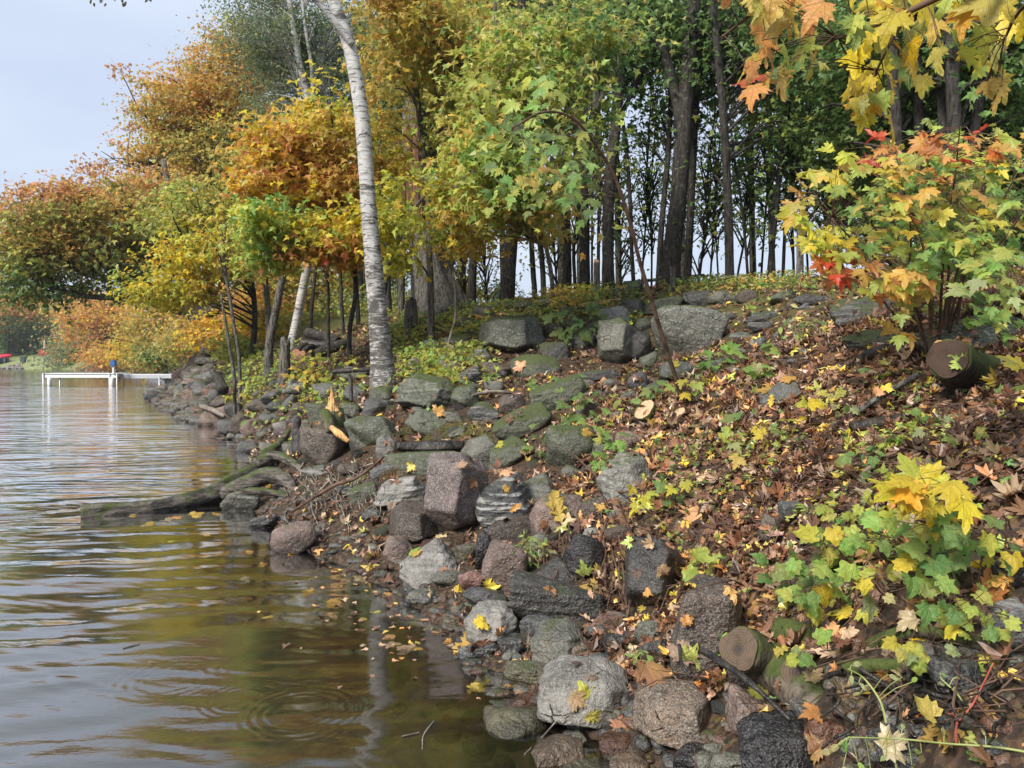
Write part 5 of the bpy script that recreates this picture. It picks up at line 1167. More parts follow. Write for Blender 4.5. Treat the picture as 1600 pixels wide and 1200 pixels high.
# wood behind, closing the view between the trunks on both sides
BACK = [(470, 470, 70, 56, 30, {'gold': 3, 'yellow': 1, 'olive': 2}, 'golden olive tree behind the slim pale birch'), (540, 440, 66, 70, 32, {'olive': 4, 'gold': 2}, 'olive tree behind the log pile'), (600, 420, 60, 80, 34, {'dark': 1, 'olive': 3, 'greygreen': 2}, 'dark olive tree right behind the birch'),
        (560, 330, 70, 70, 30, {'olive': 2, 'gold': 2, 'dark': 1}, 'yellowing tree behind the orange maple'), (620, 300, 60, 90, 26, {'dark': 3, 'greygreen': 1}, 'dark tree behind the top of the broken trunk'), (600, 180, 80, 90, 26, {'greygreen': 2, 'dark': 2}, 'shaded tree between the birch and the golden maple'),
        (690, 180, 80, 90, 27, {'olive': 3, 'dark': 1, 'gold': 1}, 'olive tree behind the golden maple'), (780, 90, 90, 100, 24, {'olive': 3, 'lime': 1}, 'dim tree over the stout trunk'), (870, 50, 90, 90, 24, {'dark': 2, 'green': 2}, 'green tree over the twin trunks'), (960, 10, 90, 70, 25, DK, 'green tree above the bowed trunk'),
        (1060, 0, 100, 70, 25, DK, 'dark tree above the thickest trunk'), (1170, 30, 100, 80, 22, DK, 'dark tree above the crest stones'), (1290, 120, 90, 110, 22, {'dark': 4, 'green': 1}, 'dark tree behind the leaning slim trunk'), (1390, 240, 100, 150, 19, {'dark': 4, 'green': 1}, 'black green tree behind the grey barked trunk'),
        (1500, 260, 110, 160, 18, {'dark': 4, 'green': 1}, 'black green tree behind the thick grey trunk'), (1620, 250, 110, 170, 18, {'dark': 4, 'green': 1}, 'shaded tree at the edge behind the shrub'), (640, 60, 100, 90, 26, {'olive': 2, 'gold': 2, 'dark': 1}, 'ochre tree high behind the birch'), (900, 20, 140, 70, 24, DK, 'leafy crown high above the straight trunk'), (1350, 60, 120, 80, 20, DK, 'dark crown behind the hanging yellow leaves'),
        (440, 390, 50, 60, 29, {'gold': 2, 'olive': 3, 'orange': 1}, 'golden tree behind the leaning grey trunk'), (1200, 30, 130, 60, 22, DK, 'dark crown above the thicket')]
for px, py, rx, ry, Yb, mix, lab in BACK:
    gx_ = at(px, 440, Yb)[0]; gpy = 560 + (CAMZ - gz(gx_, Yb)) / Yb * FPX
    thin = 3 + 60 / Yb
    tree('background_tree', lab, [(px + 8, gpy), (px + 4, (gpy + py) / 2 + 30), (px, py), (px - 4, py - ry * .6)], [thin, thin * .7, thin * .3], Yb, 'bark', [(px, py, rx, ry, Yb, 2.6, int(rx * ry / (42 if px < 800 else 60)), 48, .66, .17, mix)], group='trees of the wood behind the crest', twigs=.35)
# low growth behind the crest on the left
for px, py, rx, ry, Yb, mix, lab in [(560, 486, 70, 30, 28, {'olive': 2, 'greygreen': 2, 'lime': 1}, 'low olive thicket behind the birch foot'), (480, 510, 50, 24, 24, {'olive': 2, 'lime': 1, 'gold': 1}, 'low yellow green thicket behind the log pile'), (640, 470, 40, 24, 30, {'greygreen': 2, 'olive': 1}, 'grey green thicket beside the broken trunk'),
                                     (770, 455, 40, 14, 30, {'greygreen': 2, 'lime': 1}, 'small bushes in the sky gap'), (720, 440, 20, 26, 26, {'lime': 2, 'gold': 1}, 'little lime bush beside the broken trunk')]:
    tree('bush', lab, [(px, py + ry), (px, py)], [2, 1], Yb, 'bark', [(px, py, rx, ry, Yb, 1.6, int(rx * ry / 24), 44, .45, .14, mix)], cat='bush', group='thickets behind the crest', twigs=.3)

# ------------------------------------------------------------------ logs, stumps, roots, sticks
def cutdisc(parent, c, n, r, mat, el=1.0):
    n = unit(np.array(n, float)); u = unit(np.cross(n, (0, 0, 1))); v = np.cross(n, u); k = 26
    a = np.linspace(0, 2 * np.pi, k, endpoint=False)
    rr = r * (1 + .05 * np.sin(3 * a + c[0]) + .04 * np.sin(5 * a + c[1] * 3))
    inner = np.array([rr[i] * .55 * (np.cos(a[i]) * u + np.sin(a[i]) * v * el) + n * .002 for i in range(k)])
    outer = np.array([rr[i] * (np.cos(a[i]) * u + np.sin(a[i]) * v * el) for i in range(k)])
    rim = outer * 1.0 - n * .012
    V = np.vstack([outer, inner, [[0, 0, 0]], rim]); T = []
    for i in range(k):
        j = (i + 1) % k
        T += [(i, j, k + j), (i, k + j, k + i), (k + i, k + j, 2 * k), (2 * k + 1 + i, 2 * k + 1 + j, j), (2 * k + 1 + i, j, i)]
    # local frame with z along the face normal so the rings run round the middle
    M3 = np.stack([u, v, n], 1)
    me = mesh_np('cut_face', V @ M3, np.array(T), None, False)
    o = link('cut_face', me, M[mat], parent, c)
    o.rotation_euler = Matrix([list(r_) for r_ in M3]).to_euler()
    return o
def log(name, label, pts, rpx, mat, cat='log', cuts=(), sides=18, rough=.08, flute=0.0, raw=False, group=None, n=None):
    """pts: (px, py, Y) of the centre line; rpx: radii in photo pixels"""
    P = np.array([at(*p) for p in pts]) if not raw else np.array(pts, float)
    Ys = P[:, 1]; rr = np.interp(np.linspace(0, 1, len(P)), np.linspace(0, 1, len(rpx)), rpx) * Ys / FPX
    root = empty(name, P[0]); tag(root, label, cat, group)
    S = spline(np.column_stack([P, rr]), n or max(16, len(P) * 9)); b = Buf(); V, T = tube(S[:, :3], S[:, 3], sides, rough=rough, seed=int(pts[0][0] * 3), flute=flute); b.add(V, T)
    build('trunk' if cat in ('log', 'stump') else 'stem', b, M[mat], root, smooth=True); stash(root, V, T)
    for end, m_ in cuts:
        i, j = (0, 1) if end == 0 else (-1, -2)
        d = unit(S[i, :3] - S[j, :3]); cutdisc(root, S[i, :3] + d * .012, d, S[i, 3] * .97, m_)
    return root
# driftwood trunk reaching out into the lake
dw = log('driftwood_log', 'long dark driftwood trunk lying from the shore rocks out into the lake', [(126, 806, 7.75), (180, 800, 7.9), (250, 792, 8.1), (310, 778, 8.4), (352, 762, 8.7), (395, 740, 9.2), (436, 715, 9.9)], [18, 15, 13, 14, 15, 14, 11], 'drift', rough=.16, flute=.18, sides=28)
for pts, rp in [([(350, 772, 8.4), (390, 752, 8.3), (425, 742, 8.3), (450, 752, 8.2), (466, 776, 8.0)], [9, 12, 12, 9, 4]), ([(360, 776, 8.2), (390, 768, 8.1), (425, 770, 8.0), (450, 776, 7.9)], [5, 6, 5, 3]), ([(400, 725, 8.9), (430, 712, 9), (465, 730, 8.7), (486, 760, 8.2)], [9, 8, 6, 3]), ([(410, 715, 9.4), (440, 690, 9.8), (452, 672, 10)], [9, 6, 3])]:
    P = np.array([at(*p) for p in pts]); S = spline(np.column_stack([P, np.interp(np.linspace(0, 1, len(P)), np.linspace(0, 1, len(rp)), rp) * P[:, 1] / FPX]), 30)
    b = Buf(); V, T = tube(S[:, :3], S[:, 3], 14, rough=.16, seed=len(rp), flute=.2); b.add(V, T); build('root', b, M['drift'], dw, smooth=True); stash(dw, V, T)
log('log', 'short black dead log resting on the long mossy ledge stone', [(620, 697, 7.4), (655, 700, 7.45), (690, 699, 7.45), (724, 697, 7.5)], [7, 10, 10, 8], 'blackwood', rough=.2, flute=.2)
P_ = [(500, 523, 15.0), (530, 540, 14.4), (535, 540, 14.3)]
log('log', 'topmost bark covered log of the log pile', [(480, 520, 15.2), (505, 526, 15), (528, 534, 14.8)], [8, 9, 8], 'bark', cuts=((1, 'cutdark'),))
log('log', 'lowest thick log of the log pile', [(488, 556, 14.4), (510, 548, 14.5), (545, 535, 14.8)], [8, 9, 8], 'bark', cuts=((0, 'cutdark'),))
log('log', 'dark log in the middle of the log pile', [(472, 538, 14.9), (500, 541, 14.8), (520, 540, 14.8)], [9, 9, 8], 'blackwood')
for px, py, lb in [(463, 551, 'cut branch end with orange heartwood, the larger of a close pair'), (473, 552, 'cut branch end with orange heartwood, the smaller of a close pair')]:
    log('cut_branch', lb, [(px, py, 13.8), (px + 8, py - 8, 14.3), (px + 20, py - 12, 15)], [6 if px < 470 else 4.5] * 2, 'bark', cuts=((0, 'cutorange'),), group='cut branches beside the log pile')
log('log', 'fallen grey log lying along the crest by the dark split boulder', [(912, 478, 12.6), (940, 466, 12.8), (970, 456, 13.1), (1000, 444, 13.4)], [5, 8, 9, 8], 'barkgrey')
log('log', 'thin reddish stripped log under the fallen grey log', [(905, 478, 12.2), (935, 474, 12.3), (975, 468, 12.6)], [3, 4, 3], 'rawwood')
log('stump', 'old mossy stump with a dark round cut face behind the bare pole', [(1482, 560, 4.35), (1510, 578, 4.6), (1545, 600, 4.95)], [31, 37, 44], 'barkmoss', cuts=((0, 'cutdark'),), sides=30)
def stump_cut(label, px, py, Y, r, w, hh, mat, lean=(0, 0), tilt=(-.3, -.8, .7)):
    c = at(px, py, Y); g = gz(c[0], c[1] + .05); rm = r * Y / FPX
    root = empty('stump', (c[0], c[1], g)); tag(root, label, 'stump')
    n = unit(np.array(tilt, float)); base = np.array([c[0] + lean[0], c[1] + .1 + lean[1], min(g, c[2] - rm * 1.5) - .08])
    P = spline([base, (base + c) / 2 + (0, .02, 0), c], 18); V, T = tube(P, np.linspace(rm * 1.25, rm, 18), 24, rough=.07, seed=int(px), flute=.08)
    d = V[-26 if False else -(24 + 2):-2] - c; V[-(26):-2] = c + d - unit(P[-1] - P[-2]) * (d @ n)[:, None] / (unit(P[-1] - P[-2]) @ n); b = Buf(); b.add(V, T)
    build('trunk', b, M[mat], root, smooth=True); stash(root, V, T)
    ring = V[-26:-2] + n * .003; cc = ring.mean(0); u = unit(ring[0] - cc); v = np.cross(n, u); M3 = np.stack([u, v, n], 1)
    me = mesh_np('cut_face', (np.vstack([cc + (ring - cc) * .99, cc[None]]) - cc) @ M3, np.array([[24, i, (i + 1) % 24] for i in range(24)] + [[24, (i + 1) % 24, i] for i in range(0)]))
    o = link('cut_face', me, M[w], root, cc); o.rotation_euler = Matrix([list(q) for q in M3]).to_euler()
stump_cut('mossy stump with a fresh pale slanted cut in the middle of the slope', 1006, 640, 6.35, 17, 'cutpale', 0, 'barkmoss', lean=(.1, .1), tilt=(-1.1, -.5, .75))
stump_cut('smaller mossy stump with a fresh slanted cut beside the larger one', 1060, 645, 6.3, 11, 'cutpale', 0, 'barkmoss', lean=(.03, .05), tilt=(-1.0, -.4, 1.2))
# splintered stump
p0 = at(520, 668, 8.75); sp = empty('splintered_stump', p0); tag(sp, 'low splintered stump with raw orange wood above the round grey brown boulder', 'stump')
b = Buf(); V, T = tube(np.array([p0 + (-.04, .1, -.3), p0 + (0, .03, .0), at(520, 640, 8.75)]), [.17, .15, .12], 16, rough=.15); b.add(V, T); build('trunk', b, M['barkmoss2'], sp, smooth=True)
for k in range(6):
    x0 = 511 + k * 3.6; tp = [634, 622, 603, 618, 629, 638][k]; b = Buf(); b.add(*tube(np.array([at(x0, 648, 8.7), at(x0 + 1, (648 + tp) / 2 + 4, 8.7), at(x0 - 1, tp, 8.72)]), [.036, .032, .003], 6, rough=.3, seed=k)); build('splinter', b, M['rawwood'], sp)
log('branch', 'torn orange splinter leaning between the round and egg shaped boulders', [(518, 668, 8.3), (532, 680, 8.15), (545, 690, 8.1)], [4, 6, 3], 'rawwood', cat='branch', rough=.2)
log('log', 'rotten brown stem with pale bark below the splintered stump', [(508, 648, 8.6), (514, 664, 8.4), (516, 676, 8.35)], [10, 10, 6], 'barkmoss2', rough=.2)
log('stump', 'dark broken root stub between the driftwood and the round boulder', [(466, 655, 9.6), (464, 680, 9.4), (467, 712, 9.2)], [5, 8, 9], 'blackwood', rough=.2)
log('log', 'broken leaning trunk at the waterside beyond the shore stones', [(350, 610, 15.5), (340, 592, 16), (331, 578, 16.2)], [8, 7, 4], 'bark', rough=.15)
log('branch', 'dead branch hanging over the far shore rocks into the water', [(280, 621, 24), (300, 630, 21), (330, 640, 18), (350, 650, 16)], [1.6, 3, 4, 3], 'twiggrey', cat='branch')
# sawn mossy log at the bottom with its cut faces
lg = log('log', 'thick sawn log with mossy bark lying down the bank beside the large reddish boulder', [(1156, 1015, 2.80), (1186, 1030, 2.88), (1222, 1054, 2.82), (1262, 1086, 2.68), (1330, 1150, 2.5), (1390, 1220, 2.35)], [34, 36, 38, 40, 40], 'barkmoss2', cuts=((0, 'cutgrey'),), sides=30, flute=.06)
b = Buf(); b.add(*tube(np.array([at(1262, 1090, 2.75), at(1252, 1062, 2.72), at(1246, 1050, 2.68)]), [.07, .055, .05], 18, rough=.06)); build('branch_stub', b, M['barkmoss2'], lg, smooth=True)
cutdisc(lg, at(1246, 1050, 2.675), (-.25, -.85, .5), .052, 'cutgrey', 1.25)
log('log', 'mossy log going into the shade behind the sawn one', [(1215, 985, 3.15), (1290, 1010, 3.0), (1380, 1050, 2.85), (1500, 1090, 2.7)], [22, 26, 24, 20], 'barkmoss', sides=22)
MR = [('upper curved mossy root above the black sticks', [(1290, 1000, 2.95), (1340, 985, 2.8), (1400, 970, 2.7), (1440, 955, 2.65), (1465, 930, 2.7)], [8, 10, 11, 12, 10]), ('thick mossy root looping over the dark hollow', [(1320, 1030, 2.75), (1380, 1000, 2.6), (1440, 985, 2.5), (1500, 1000, 2.45), (1620, 1010, 2.4)], [8, 11, 10, 9, 8]),
      ('bright mossy root bending down to the vine', [(1310, 1045, 2.6), (1370, 1040, 2.5), (1430, 1045, 2.42), (1480, 1075, 2.36), (1540, 1110, 2.3), (1620, 1125, 2.25)], [12, 12, 11, 10, 9, 8]), ('mossy root at the far edge under the banded boulder', [(1500, 1020, 2.55), (1560, 1025, 2.45), (1640, 1040, 2.35)], [12, 14, 16])]
for lb, pts, rp in MR: log('tree_root', lb, pts, rp, 'barkmoss', cat='root', rough=.12, group='mossy roots in the bank')
STK = [('bare brown pole propped on the leaves against the old mossy stump', [(1262, 684, 4.75), (1320, 655, 4.7), (1380, 617, 4.65), (1436, 585, 4.5)], [3.5, 4.5, 5, 4.5], 'barkgrey'),
       ('dark rotten log under the bare brown pole', [(1330, 668, 4.4), (1390, 660, 4.4), (1460, 652, 4.4), (1500, 650, 4.5)], [9, 11, 9, 5], 'blackwood'),
       ('black charred log below the mossy ledges', [(1340, 562, 5.6), (1380, 548, 5.7), (1420, 532, 5.9), (1440, 522, 6)], [7, 10, 9, 5], 'blackwood'),
       ('dark stick rising at the edge behind the grape leaves', [(1500, 735, 3.2), (1550, 712, 3.1), (1620, 680, 3)], [5, 6, 6], 'blackwood'),
       ('black wet stick lying across the thick sawn log', [(1082, 1008, 2.95), (1120, 1030, 2.8), (1170, 1065, 2.65), (1235, 1125, 2.5)], [6, 6, 5, 3], 'blackwood'),
       ('curved black stem in front of the large reddish boulder', [(1061, 1008, 2.95), (1066, 1040, 2.85), (1080, 1058, 2.8)], [3, 3, 2], 'blackwood'),
       ('dead branch crossing the slope by the pale lichen stones', [(885, 700, 6.3), (960, 765, 5.3), (1000, 757, 5.2)], [1, 2, 1.4], 'twig'),
       ('grey dead branch among thin stones under the mossy cracked boulder', [(735, 618, 8.8), (770, 612, 8.9), (820, 614, 9), (850, 606, 9.2)], [3, 3, 2, 1.5], 'twiggrey'),
       ('long thin branch lying over the roots before the round boulder', [(455, 800, 7.2), (520, 760, 7.2), (560, 745, 7.2), (610, 705, 7.3)], [2, 3, 2.5, 1.5], 'twig'),
       ('black horizontal branch behind the foot of the birch', [(520, 581, 11.4), (560, 578, 11.2), (586, 576, 11)], [4, 4, 4], 'blackwood'),
       ('slim branch stub standing left of the birch foot', [(549, 628, 9.8), (548, 600, 9.9), (546, 585, 10)], [3, 3, 2], 'blackwood')]
for lb, pts, rp, mt in STK: log('branch', lb, pts, rp, mt, cat='branch', sides=10, rough=.14)
# bare roots and tangles
def tangle(label, cx, cy, w, h, n, seed, mat='twig', name='root_tangle', down=True, Yo=-.1, r=(.003, .011)):
    rg = random.Random(seed); c = hit(cx, cy); root = empty(name, c); tag(root, label, 'roots'); b = Buf()
    for i in range(n):
        x0 = cx + rg.uniform(-.5, .5) * w; y0 = cy - h * .5 + rg.uniform(0, .4) * h; pts = []
        x, y = x0, y0
        for k in range(5):
            pts.append(at(x, y, hit(x, min(y, 1190))[1] + Yo * rg.uniform(.2, 1.4))); x += rg.uniform(-.16, .16) * w; y += rg.uniform(.05, .3) * h if down else rg.uniform(-.1, .1) * h
            if not down: x += .14 * w
        rr = rg.uniform(*r); b.add(*tube(spline(np.array(pts), 16), np.linspace(rr, rr * .35, 16), 5, cap=False, rough=.1, seed=i))
    tag(build('root', b, M[mat], root, smooth=True), kind='stuff'); return root
tangle('bare brown roots hanging over the black boulder with the orange patch', 905, 845, 130, 130, 26, 1)
tangle('dangling roots between the wide dark ledge and the tall dark boulder', 955, 900, 60, 130, 16, 2, r=(.004, .014))
tangle('knot of roots and twigs before the round grey brown boulder', 515, 765, 150, 90, 40, 3, 'twiggrey', Yo=-.12)
tangle('thin roots spreading from the roots knot toward the gneiss block', 590, 755, 90, 60, 16, 4, 'twig')
tangle('reddish brambles crossing the leaf litter in mid slope', 1230, 760, 260, 120, 26, 5, 'twig', down=False, Yo=-.12, r=(.002, .005))
tangle('dark brambles over the leaves below the old mossy stump', 1420, 690, 260, 120, 24, 6, 'twig', down=False, Yo=-.12, r=(.002, .005))
tangle('dry stalks fanned beside the old mossy stump', 1420, 560, 80, 60, 14, 7, 'twiggrey', down=False, Yo=-.08, r=(.002, .004))
tangle('rootlets over the flat topped boulder at the water', 850, 1000, 60, 90, 10, 8, 'twiggrey', Yo=-.15, r=(.002, .004))
tangle('shadowed roots in the hollow under the mossy roots', 1430, 1100, 260, 120, 22, 9, 'blackwood', r=(.004, .012))
def sticks_in_water():
    for i, (pts, lb) in enumerate([([(628, 1152), (655, 1146)], 'pale straw piece floating'), ([(660, 1172), (662, 1150), (678, 1128)], 'bent thin twig floating near the pale straw'), ([(192, 1014), (218, 1007)], 'pale sliver of wood floating on the open water'), ([(820, 1180), (850, 1150), (905, 1085)], 'thin twig leaning from the water onto the angular boulder')]):
        P = []
        for j, (px, py) in enumerate(pts):
            d = ray(px, py); Yw = CAMZ / -d[2]; P.append(at(px, py, Yw) + (0, 0, .004))
        if i == 3: P[-1] = at(905, 1085, 3.25)
        root = empty('twig', P[0]); tag(root, lb, 'twig'); b = Buf(); b.add(*tube(spline(np.array(P), 8), .0035, 5)); build('stem', b, M['twiggrey'], root)
sticks_in_water()

# ------------------------------------------------------------------ leaf litter, dropped on ground and stones
RV_, RT_ = np.concatenate(RV), np.concatenate(RT)
BVH = BVHTree.FromPolygons(RV_.tolist(), RT_.tolist(), all_triangles=True)
def gnorm(x, y):
    e = .05; zx = ground(x + e, y) - ground(x - e, y); zy = ground(x, y + e) - ground(x, y - e)
    return unit(np.stack([-zx / (2 * e), -zy / (2 * e), np.ones(len(x))], 1))
def drop(x, y, rockp=.10, minz=.45):
    """rests points on the ground or on the stones; returns positions, normals, mask"""
    z = ground(x, y); n = gnorm(x, y); ok = (z > .015); out = np.stack([x, y, z], 1); onrock = np.zeros(len(x), bool)
    for i in range(len(x)):
        if not (-14 < x[i] < 8 and y[i] < 24): continue
        loc, nn, _, _ = BVH.ray_cast(Vector((x[i], y[i], z[i] + 1.1)), Vector((0, 0, -1)), 1.25)
        if loc is not None and loc.z > z[i]:
            if abs(nn.z) < minz or random.random() > rockp: ok[i] = False; continue
            out[i] = loc; n[i] = nn if nn.z > 0 else -nn; onrock[i] = True; ok[i] = loc.z > .01
    return out, n, ok, onrock
ncand = 44000
xs = R.uniform(-9, 6.5, ncand); ys = R.uniform(1.4, 17, ncand)
dcam = np.hypot(xs, ys); keep = R.random(ncand) < np.clip(1.25 - dcam / 26, .3, 1)
sdv = shore_dist(xs, ys); keep &= (sdv > -.05) & (R.random(ncand) < np.clip(.68 + sdv * .8, 0, 1))
vis = np.abs(xs) / ys < .80; keep &= vis | (R.random(ncand) < .35)
hol = (xs > .95) & (ys < 2.75) & (ys > 1.9); keep &= ~hol | (R.random(ncand) < .25)
clump = vnoise(np.stack([xs * 1.8, ys * 1.8, xs * 0], 1), 31); keep &= R.random(ncand) < np.clip(.72 + .6 * clump, .15, 1)
xs, ys = xs[keep], ys[keep]
# extra ones close by, on the slope beside the camera
ex = R.uniform(.4, 4.6, 24000); ey = R.uniform(1.4, 7.5, 24000); k2 = (shore_dist(ex, ey) > .25) & (ex / ey < .85) & (R.random(24000) < np.clip(.75 + .6 * vnoise(np.stack([ex * 2, ey * 2, ex * 0], 1), 33), .15, 1)); k2 &= ~((ex > .95) & (ey < 2.75) & (ey > 1.9)) | (R.random(24000) < .22); xs, ys = np.r_[xs, ex[k2]], np.r_[ys, ey[k2]]
P, N, ok, onr = drop(xs, ys)
P, N, onr = P[ok], N[ok], onr[ok]
print('litter', len(P))
d = np.linalg.norm(P - (0, 0, CAMZ), axis=1)
def litter_col(n):
    return jitter(pick({'dead': 18, 'deadpale': 2.2, 'rust': .9, 'orange': .45, 'gold': .7, 'olive': .4, 'yellow': .4, 'green': .25}, n), .3)
lit_bufs = []
for kind, sel in (('maple', (d < 5.2) & (R.random(len(P)) < .55)), ('oak', None), ('star', None)):
    if kind == 'oak': sel = (d < 5.2) & ~done
    if kind == 'star': sel = (d >= 5.2)
    done = sel if kind == 'maple' else (done | sel)
    n = sel.sum(); lift = R.uniform(.004, .035, n)[:, None] * np.where(onr[sel], .4, 1)[:, None]
    nr = unit(N[sel] + R.normal(0, .38, (n, 3))); tip = R.normal(0, 1, (n, 3)); sz = R.uniform(.04, .10, n) * np.where(d[sel] > 5.2, 1.12, 1)
    lit_bufs.append(leaves(P[sel] + N[sel] * lift, nr, tip, sz, litter_col(n), kind, True))
Vs, Ts, Cs, o_ = [], [], [], 0
for V, T, C in lit_bufs: Vs.append(V); Ts.append(T + o_); Cs.append(C); o_ += len(V)
lit = build('leaf_litter', (np.concatenate(Vs), np.concatenate(Ts), np.concatenate(Cs)), M['litter']); tag(lit, kind='stuff')
# crumbs and twigs of the forest floor
n = 20000; x2 = R.uniform(-8, 6, n); y2 = R.uniform(1.5, 14, n); k3 = (shore_dist(x2, y2) > .02) & (np.abs(x2) / y2 < .8); x2, y2 = x2[k3], y2[k3]
z2 = ground(x2, y2); m3 = z2 > .02; Pc = np.stack([x2, y2, z2 + .006], 1)[m3]; n = len(Pc)
build('leaf_crumbs', leaves(Pc, R.normal(0, .5, (n, 3)) + (0, 0, 1), R.normal(0, 1, (n, 3)), R.uniform(.012, .04, n), jitter(pick({'dead': 6, 'deadpale': 1, 'rust': 1}, n), .4), 'chip', True), M['litter'])['kind'] = 'stuff'
tw = Buf(); n = 4200; x3 = np.r_[R.uniform(-6, 5, n // 2), R.uniform(.3, 4.2, n // 2)]; y3 = np.r_[R.uniform(2, 12, n // 2), R.uniform(1.5, 6.5, n // 2)]
P3, N3, ok3, _ = drop(x3, y3, .3)
for p, q in zip(P3[ok3], N3[ok3]):
    t = unit(np.cross(q, R.normal(0, 1, 3))); L = random.uniform(.06, .38); a = p + q * random.uniform(.008, .05)
    rr = random.uniform(.0012, .004)
    tw.add(*tube(np.array([a - t * L / 2, a + q * random.uniform(-.01, .03) + R.normal(0, .01, 3), a + t * L / 2 + q * random.uniform(-.02, .05)]), [rr, rr * .9, rr * .4], 4, cap=False))
tag(build('twig_litter', tw, M['twig']), kind='stuff')
# leaf scraps afloat along the shore
fx = []
while len(fx) < 80:
    px, py = random.gauss(600, 90), random.gauss(945, 55)
    Yw = CAMZ / -ray(px, py)[2]; p = at(px, py, Yw)
    sd_ = float(shore_dist(p[0], p[1])[0])
    if -1.1 < sd_ < -.03 and random.random() < .25 + max(0, 1 + sd_ * 1.6): fx.append((p[0], p[1], .005))
fx = np.array(fx); nf = len(fx)
build('floating_leaf_scraps', leaves(fx, R.normal(0, .05, (nf, 3)) + (0, 0, 1), R.normal(0, 1, (nf, 3)) * (1, 1, 0), R.uniform(.02, .06, nf), jitter(pick({'dead': 4, 'deadpale': 2, 'orange': 3, 'rust': 2}, nf)), 'star'), M['litter'])['kind'] = 'stuff'
# low green growth of the upper slope
gcs = []
for (x0, y0, x1, y1), n, mix, ls in [((600, 478, 760, 600), 2600, {'lime': 3, 'yellow': 1, 'green': 1, 'olive': 1}, (.04, .09)), ((760, 455, 1000, 520), 1500, {'lime': 2, 'green': 2, 'olive': 2, 'yellow': .6}, (.04, .09)), ((1050, 425, 1280, 462), 1300, {'green': 2, 'olive': 2, 'lime': 1, 'orange': .5}, (.04, .09)),
                                   ((380, 540, 560, 640), 1200, {'lime': 3, 'yellow': 1, 'green': 2}, (.04, .09)), ((340, 560, 440, 625), 900, {'lime': 3, 'green': 2, 'yellow': 1}, (.05, .09)), ((1000, 560, 1500, 900), 900, {'lime': 2, 'green': 2, 'yellow': 1}, (.03, .06)), ((620, 560, 760, 640), 260, {'lime': 2, 'bright': 1}, (.03, .07)), ((860, 440, 960, 480), 400, {'lime': 1, 'yellow': 1, 'orange': 1}, (.05, .09))]:
    cl = [(random.uniform(x0, x1), random.uniform(y0, y1)) for _ in range(max(6, n // 26))]; pts = []
    hs = [hit(*c) for c in cl]
    for _ in range(n):
        h = random.choice(hs); s = .16 if h[1] > 7 else .1; q = R.normal(0, 1, 2) * s; pts.append((h[0] + q[0], h[1] + q[1]))
    pts = np.array(pts); z = ground(pts[:, 0], pts[:, 1]); hh = R.uniform(.01, .16, n) * (1.2 if ls[0] > .035 else .5); z0 = z > .04
    Pp = np.stack([pts[:, 0], pts[:, 1], z + hh], 1)[z0]; n = len(Pp)
    gcs.append(leaves(Pp, R.normal(0, .45, (n, 3)) + (0, -.2, .9), R.normal(0, 1, (n, 3)) + (0, 0, -.2), R.uniform(*ls, n), jitter(pick(mix, n)), 'star'))
Vs, Ts, Cs, o_ = [], [], [], 0
for V, T, C in gcs: Vs.append(V); Ts.append(T + o_); Cs.append(C); o_ += len(V)
tag(build('ground_cover', (np.concatenate(Vs), np.concatenate(Ts), np.concatenate(Cs)), M['leaf']), kind='stuff')
# straw like moss strands over the dead log
ms = Buf()
for _ in range(900):
    c = hit(random.gauss(700, 42), random.gauss(678, 8)); t = R.normal(0, 1, 3) * (1, 1, .25); t = unit(t) * random.uniform(.03, .09); c = c + (0, 0, random.uniform(0, .04))
    ms.add(*tube(np.array([c - t, c + (0, 0, .015), c + t]), .0016, 3, cap=False), (.20, .19, .06))
for _ in range(260):
    c = hit(random.gauss(612, 8), random.gauss(745, 16)); ms.add(*tube(np.array([c + (0, -.05, .1), c + R.normal(0, .02, 3), c + (random.uniform(-.03, .03), -.05, -.1)]), .0015, 3, cap=False), (.30, .19, .08))
tag(build('dry_moss', ms, M['litter']), kind='stuff')

# ------------------------------------------------------------------ single leaves and plants
def P1(mix): return jitter(pick(mix, 1))[0]
PAL['stuck'] = [(.7, .52, .05)]
CN = {'orange': 'orange', 'gold': 'golden', 'yellow': 'yellow', 'rust': 'rusty', 'dead': 'brown', 'deadpale': 'pale tan', 'lime': 'yellow green', 'red': 'red'}
def fallen(px, py, spx, colr, kind, label, floating=False, Y=None, group='fallen leaves lying singly', up=.5):
    if floating:
        d = ray(px, py); Yw = CAMZ / -d[2]; p = at(px, py, Yw); p[2] = .006; n = np.array([random.uniform(-.06, .06), random.uniform(-.06, .06), 1]); Y = Yw
        t = np.array([random.uniform(-1, 1), random.uniform(-1, 1), 0])
    else:
        h = at(px, py, Y) if Y else hit(px, py, fine=True)
        if Y is None:
            rd = ray(px, py); loc, nn, _, _ = BVH.ray_cast(Vector((0, 0, CAMZ)), Vector(rd / np.linalg.norm(rd)))
            g = gnorm(h[:1], h[1:2])[0]
            if loc is not None and loc.y < h[1]: h = np.array(loc); g = np.array(nn)
        else: g = np.array([0, -.5, .8])
        p = h + g * .012; n = unit(g + (0, -up, .3) + R.normal(0, .2, 3)); t = R.normal(0, 1, 3)
    col = P1({colr: 1})
    s = pxsize(spx, p[1]) * (1.15)
    t = unit(t - n * np.dot(t, n)); p = p - t * s * .4
    o = leaf_obj(p, t, n, s, col, kind, name='fallen_leaf', curled=False)
    if not floating: o.data = leaf_mesh(kind, random.randrange(5), True) if random.random() < .45 else o.data
    tag(o, label, 'leaf', group); return o
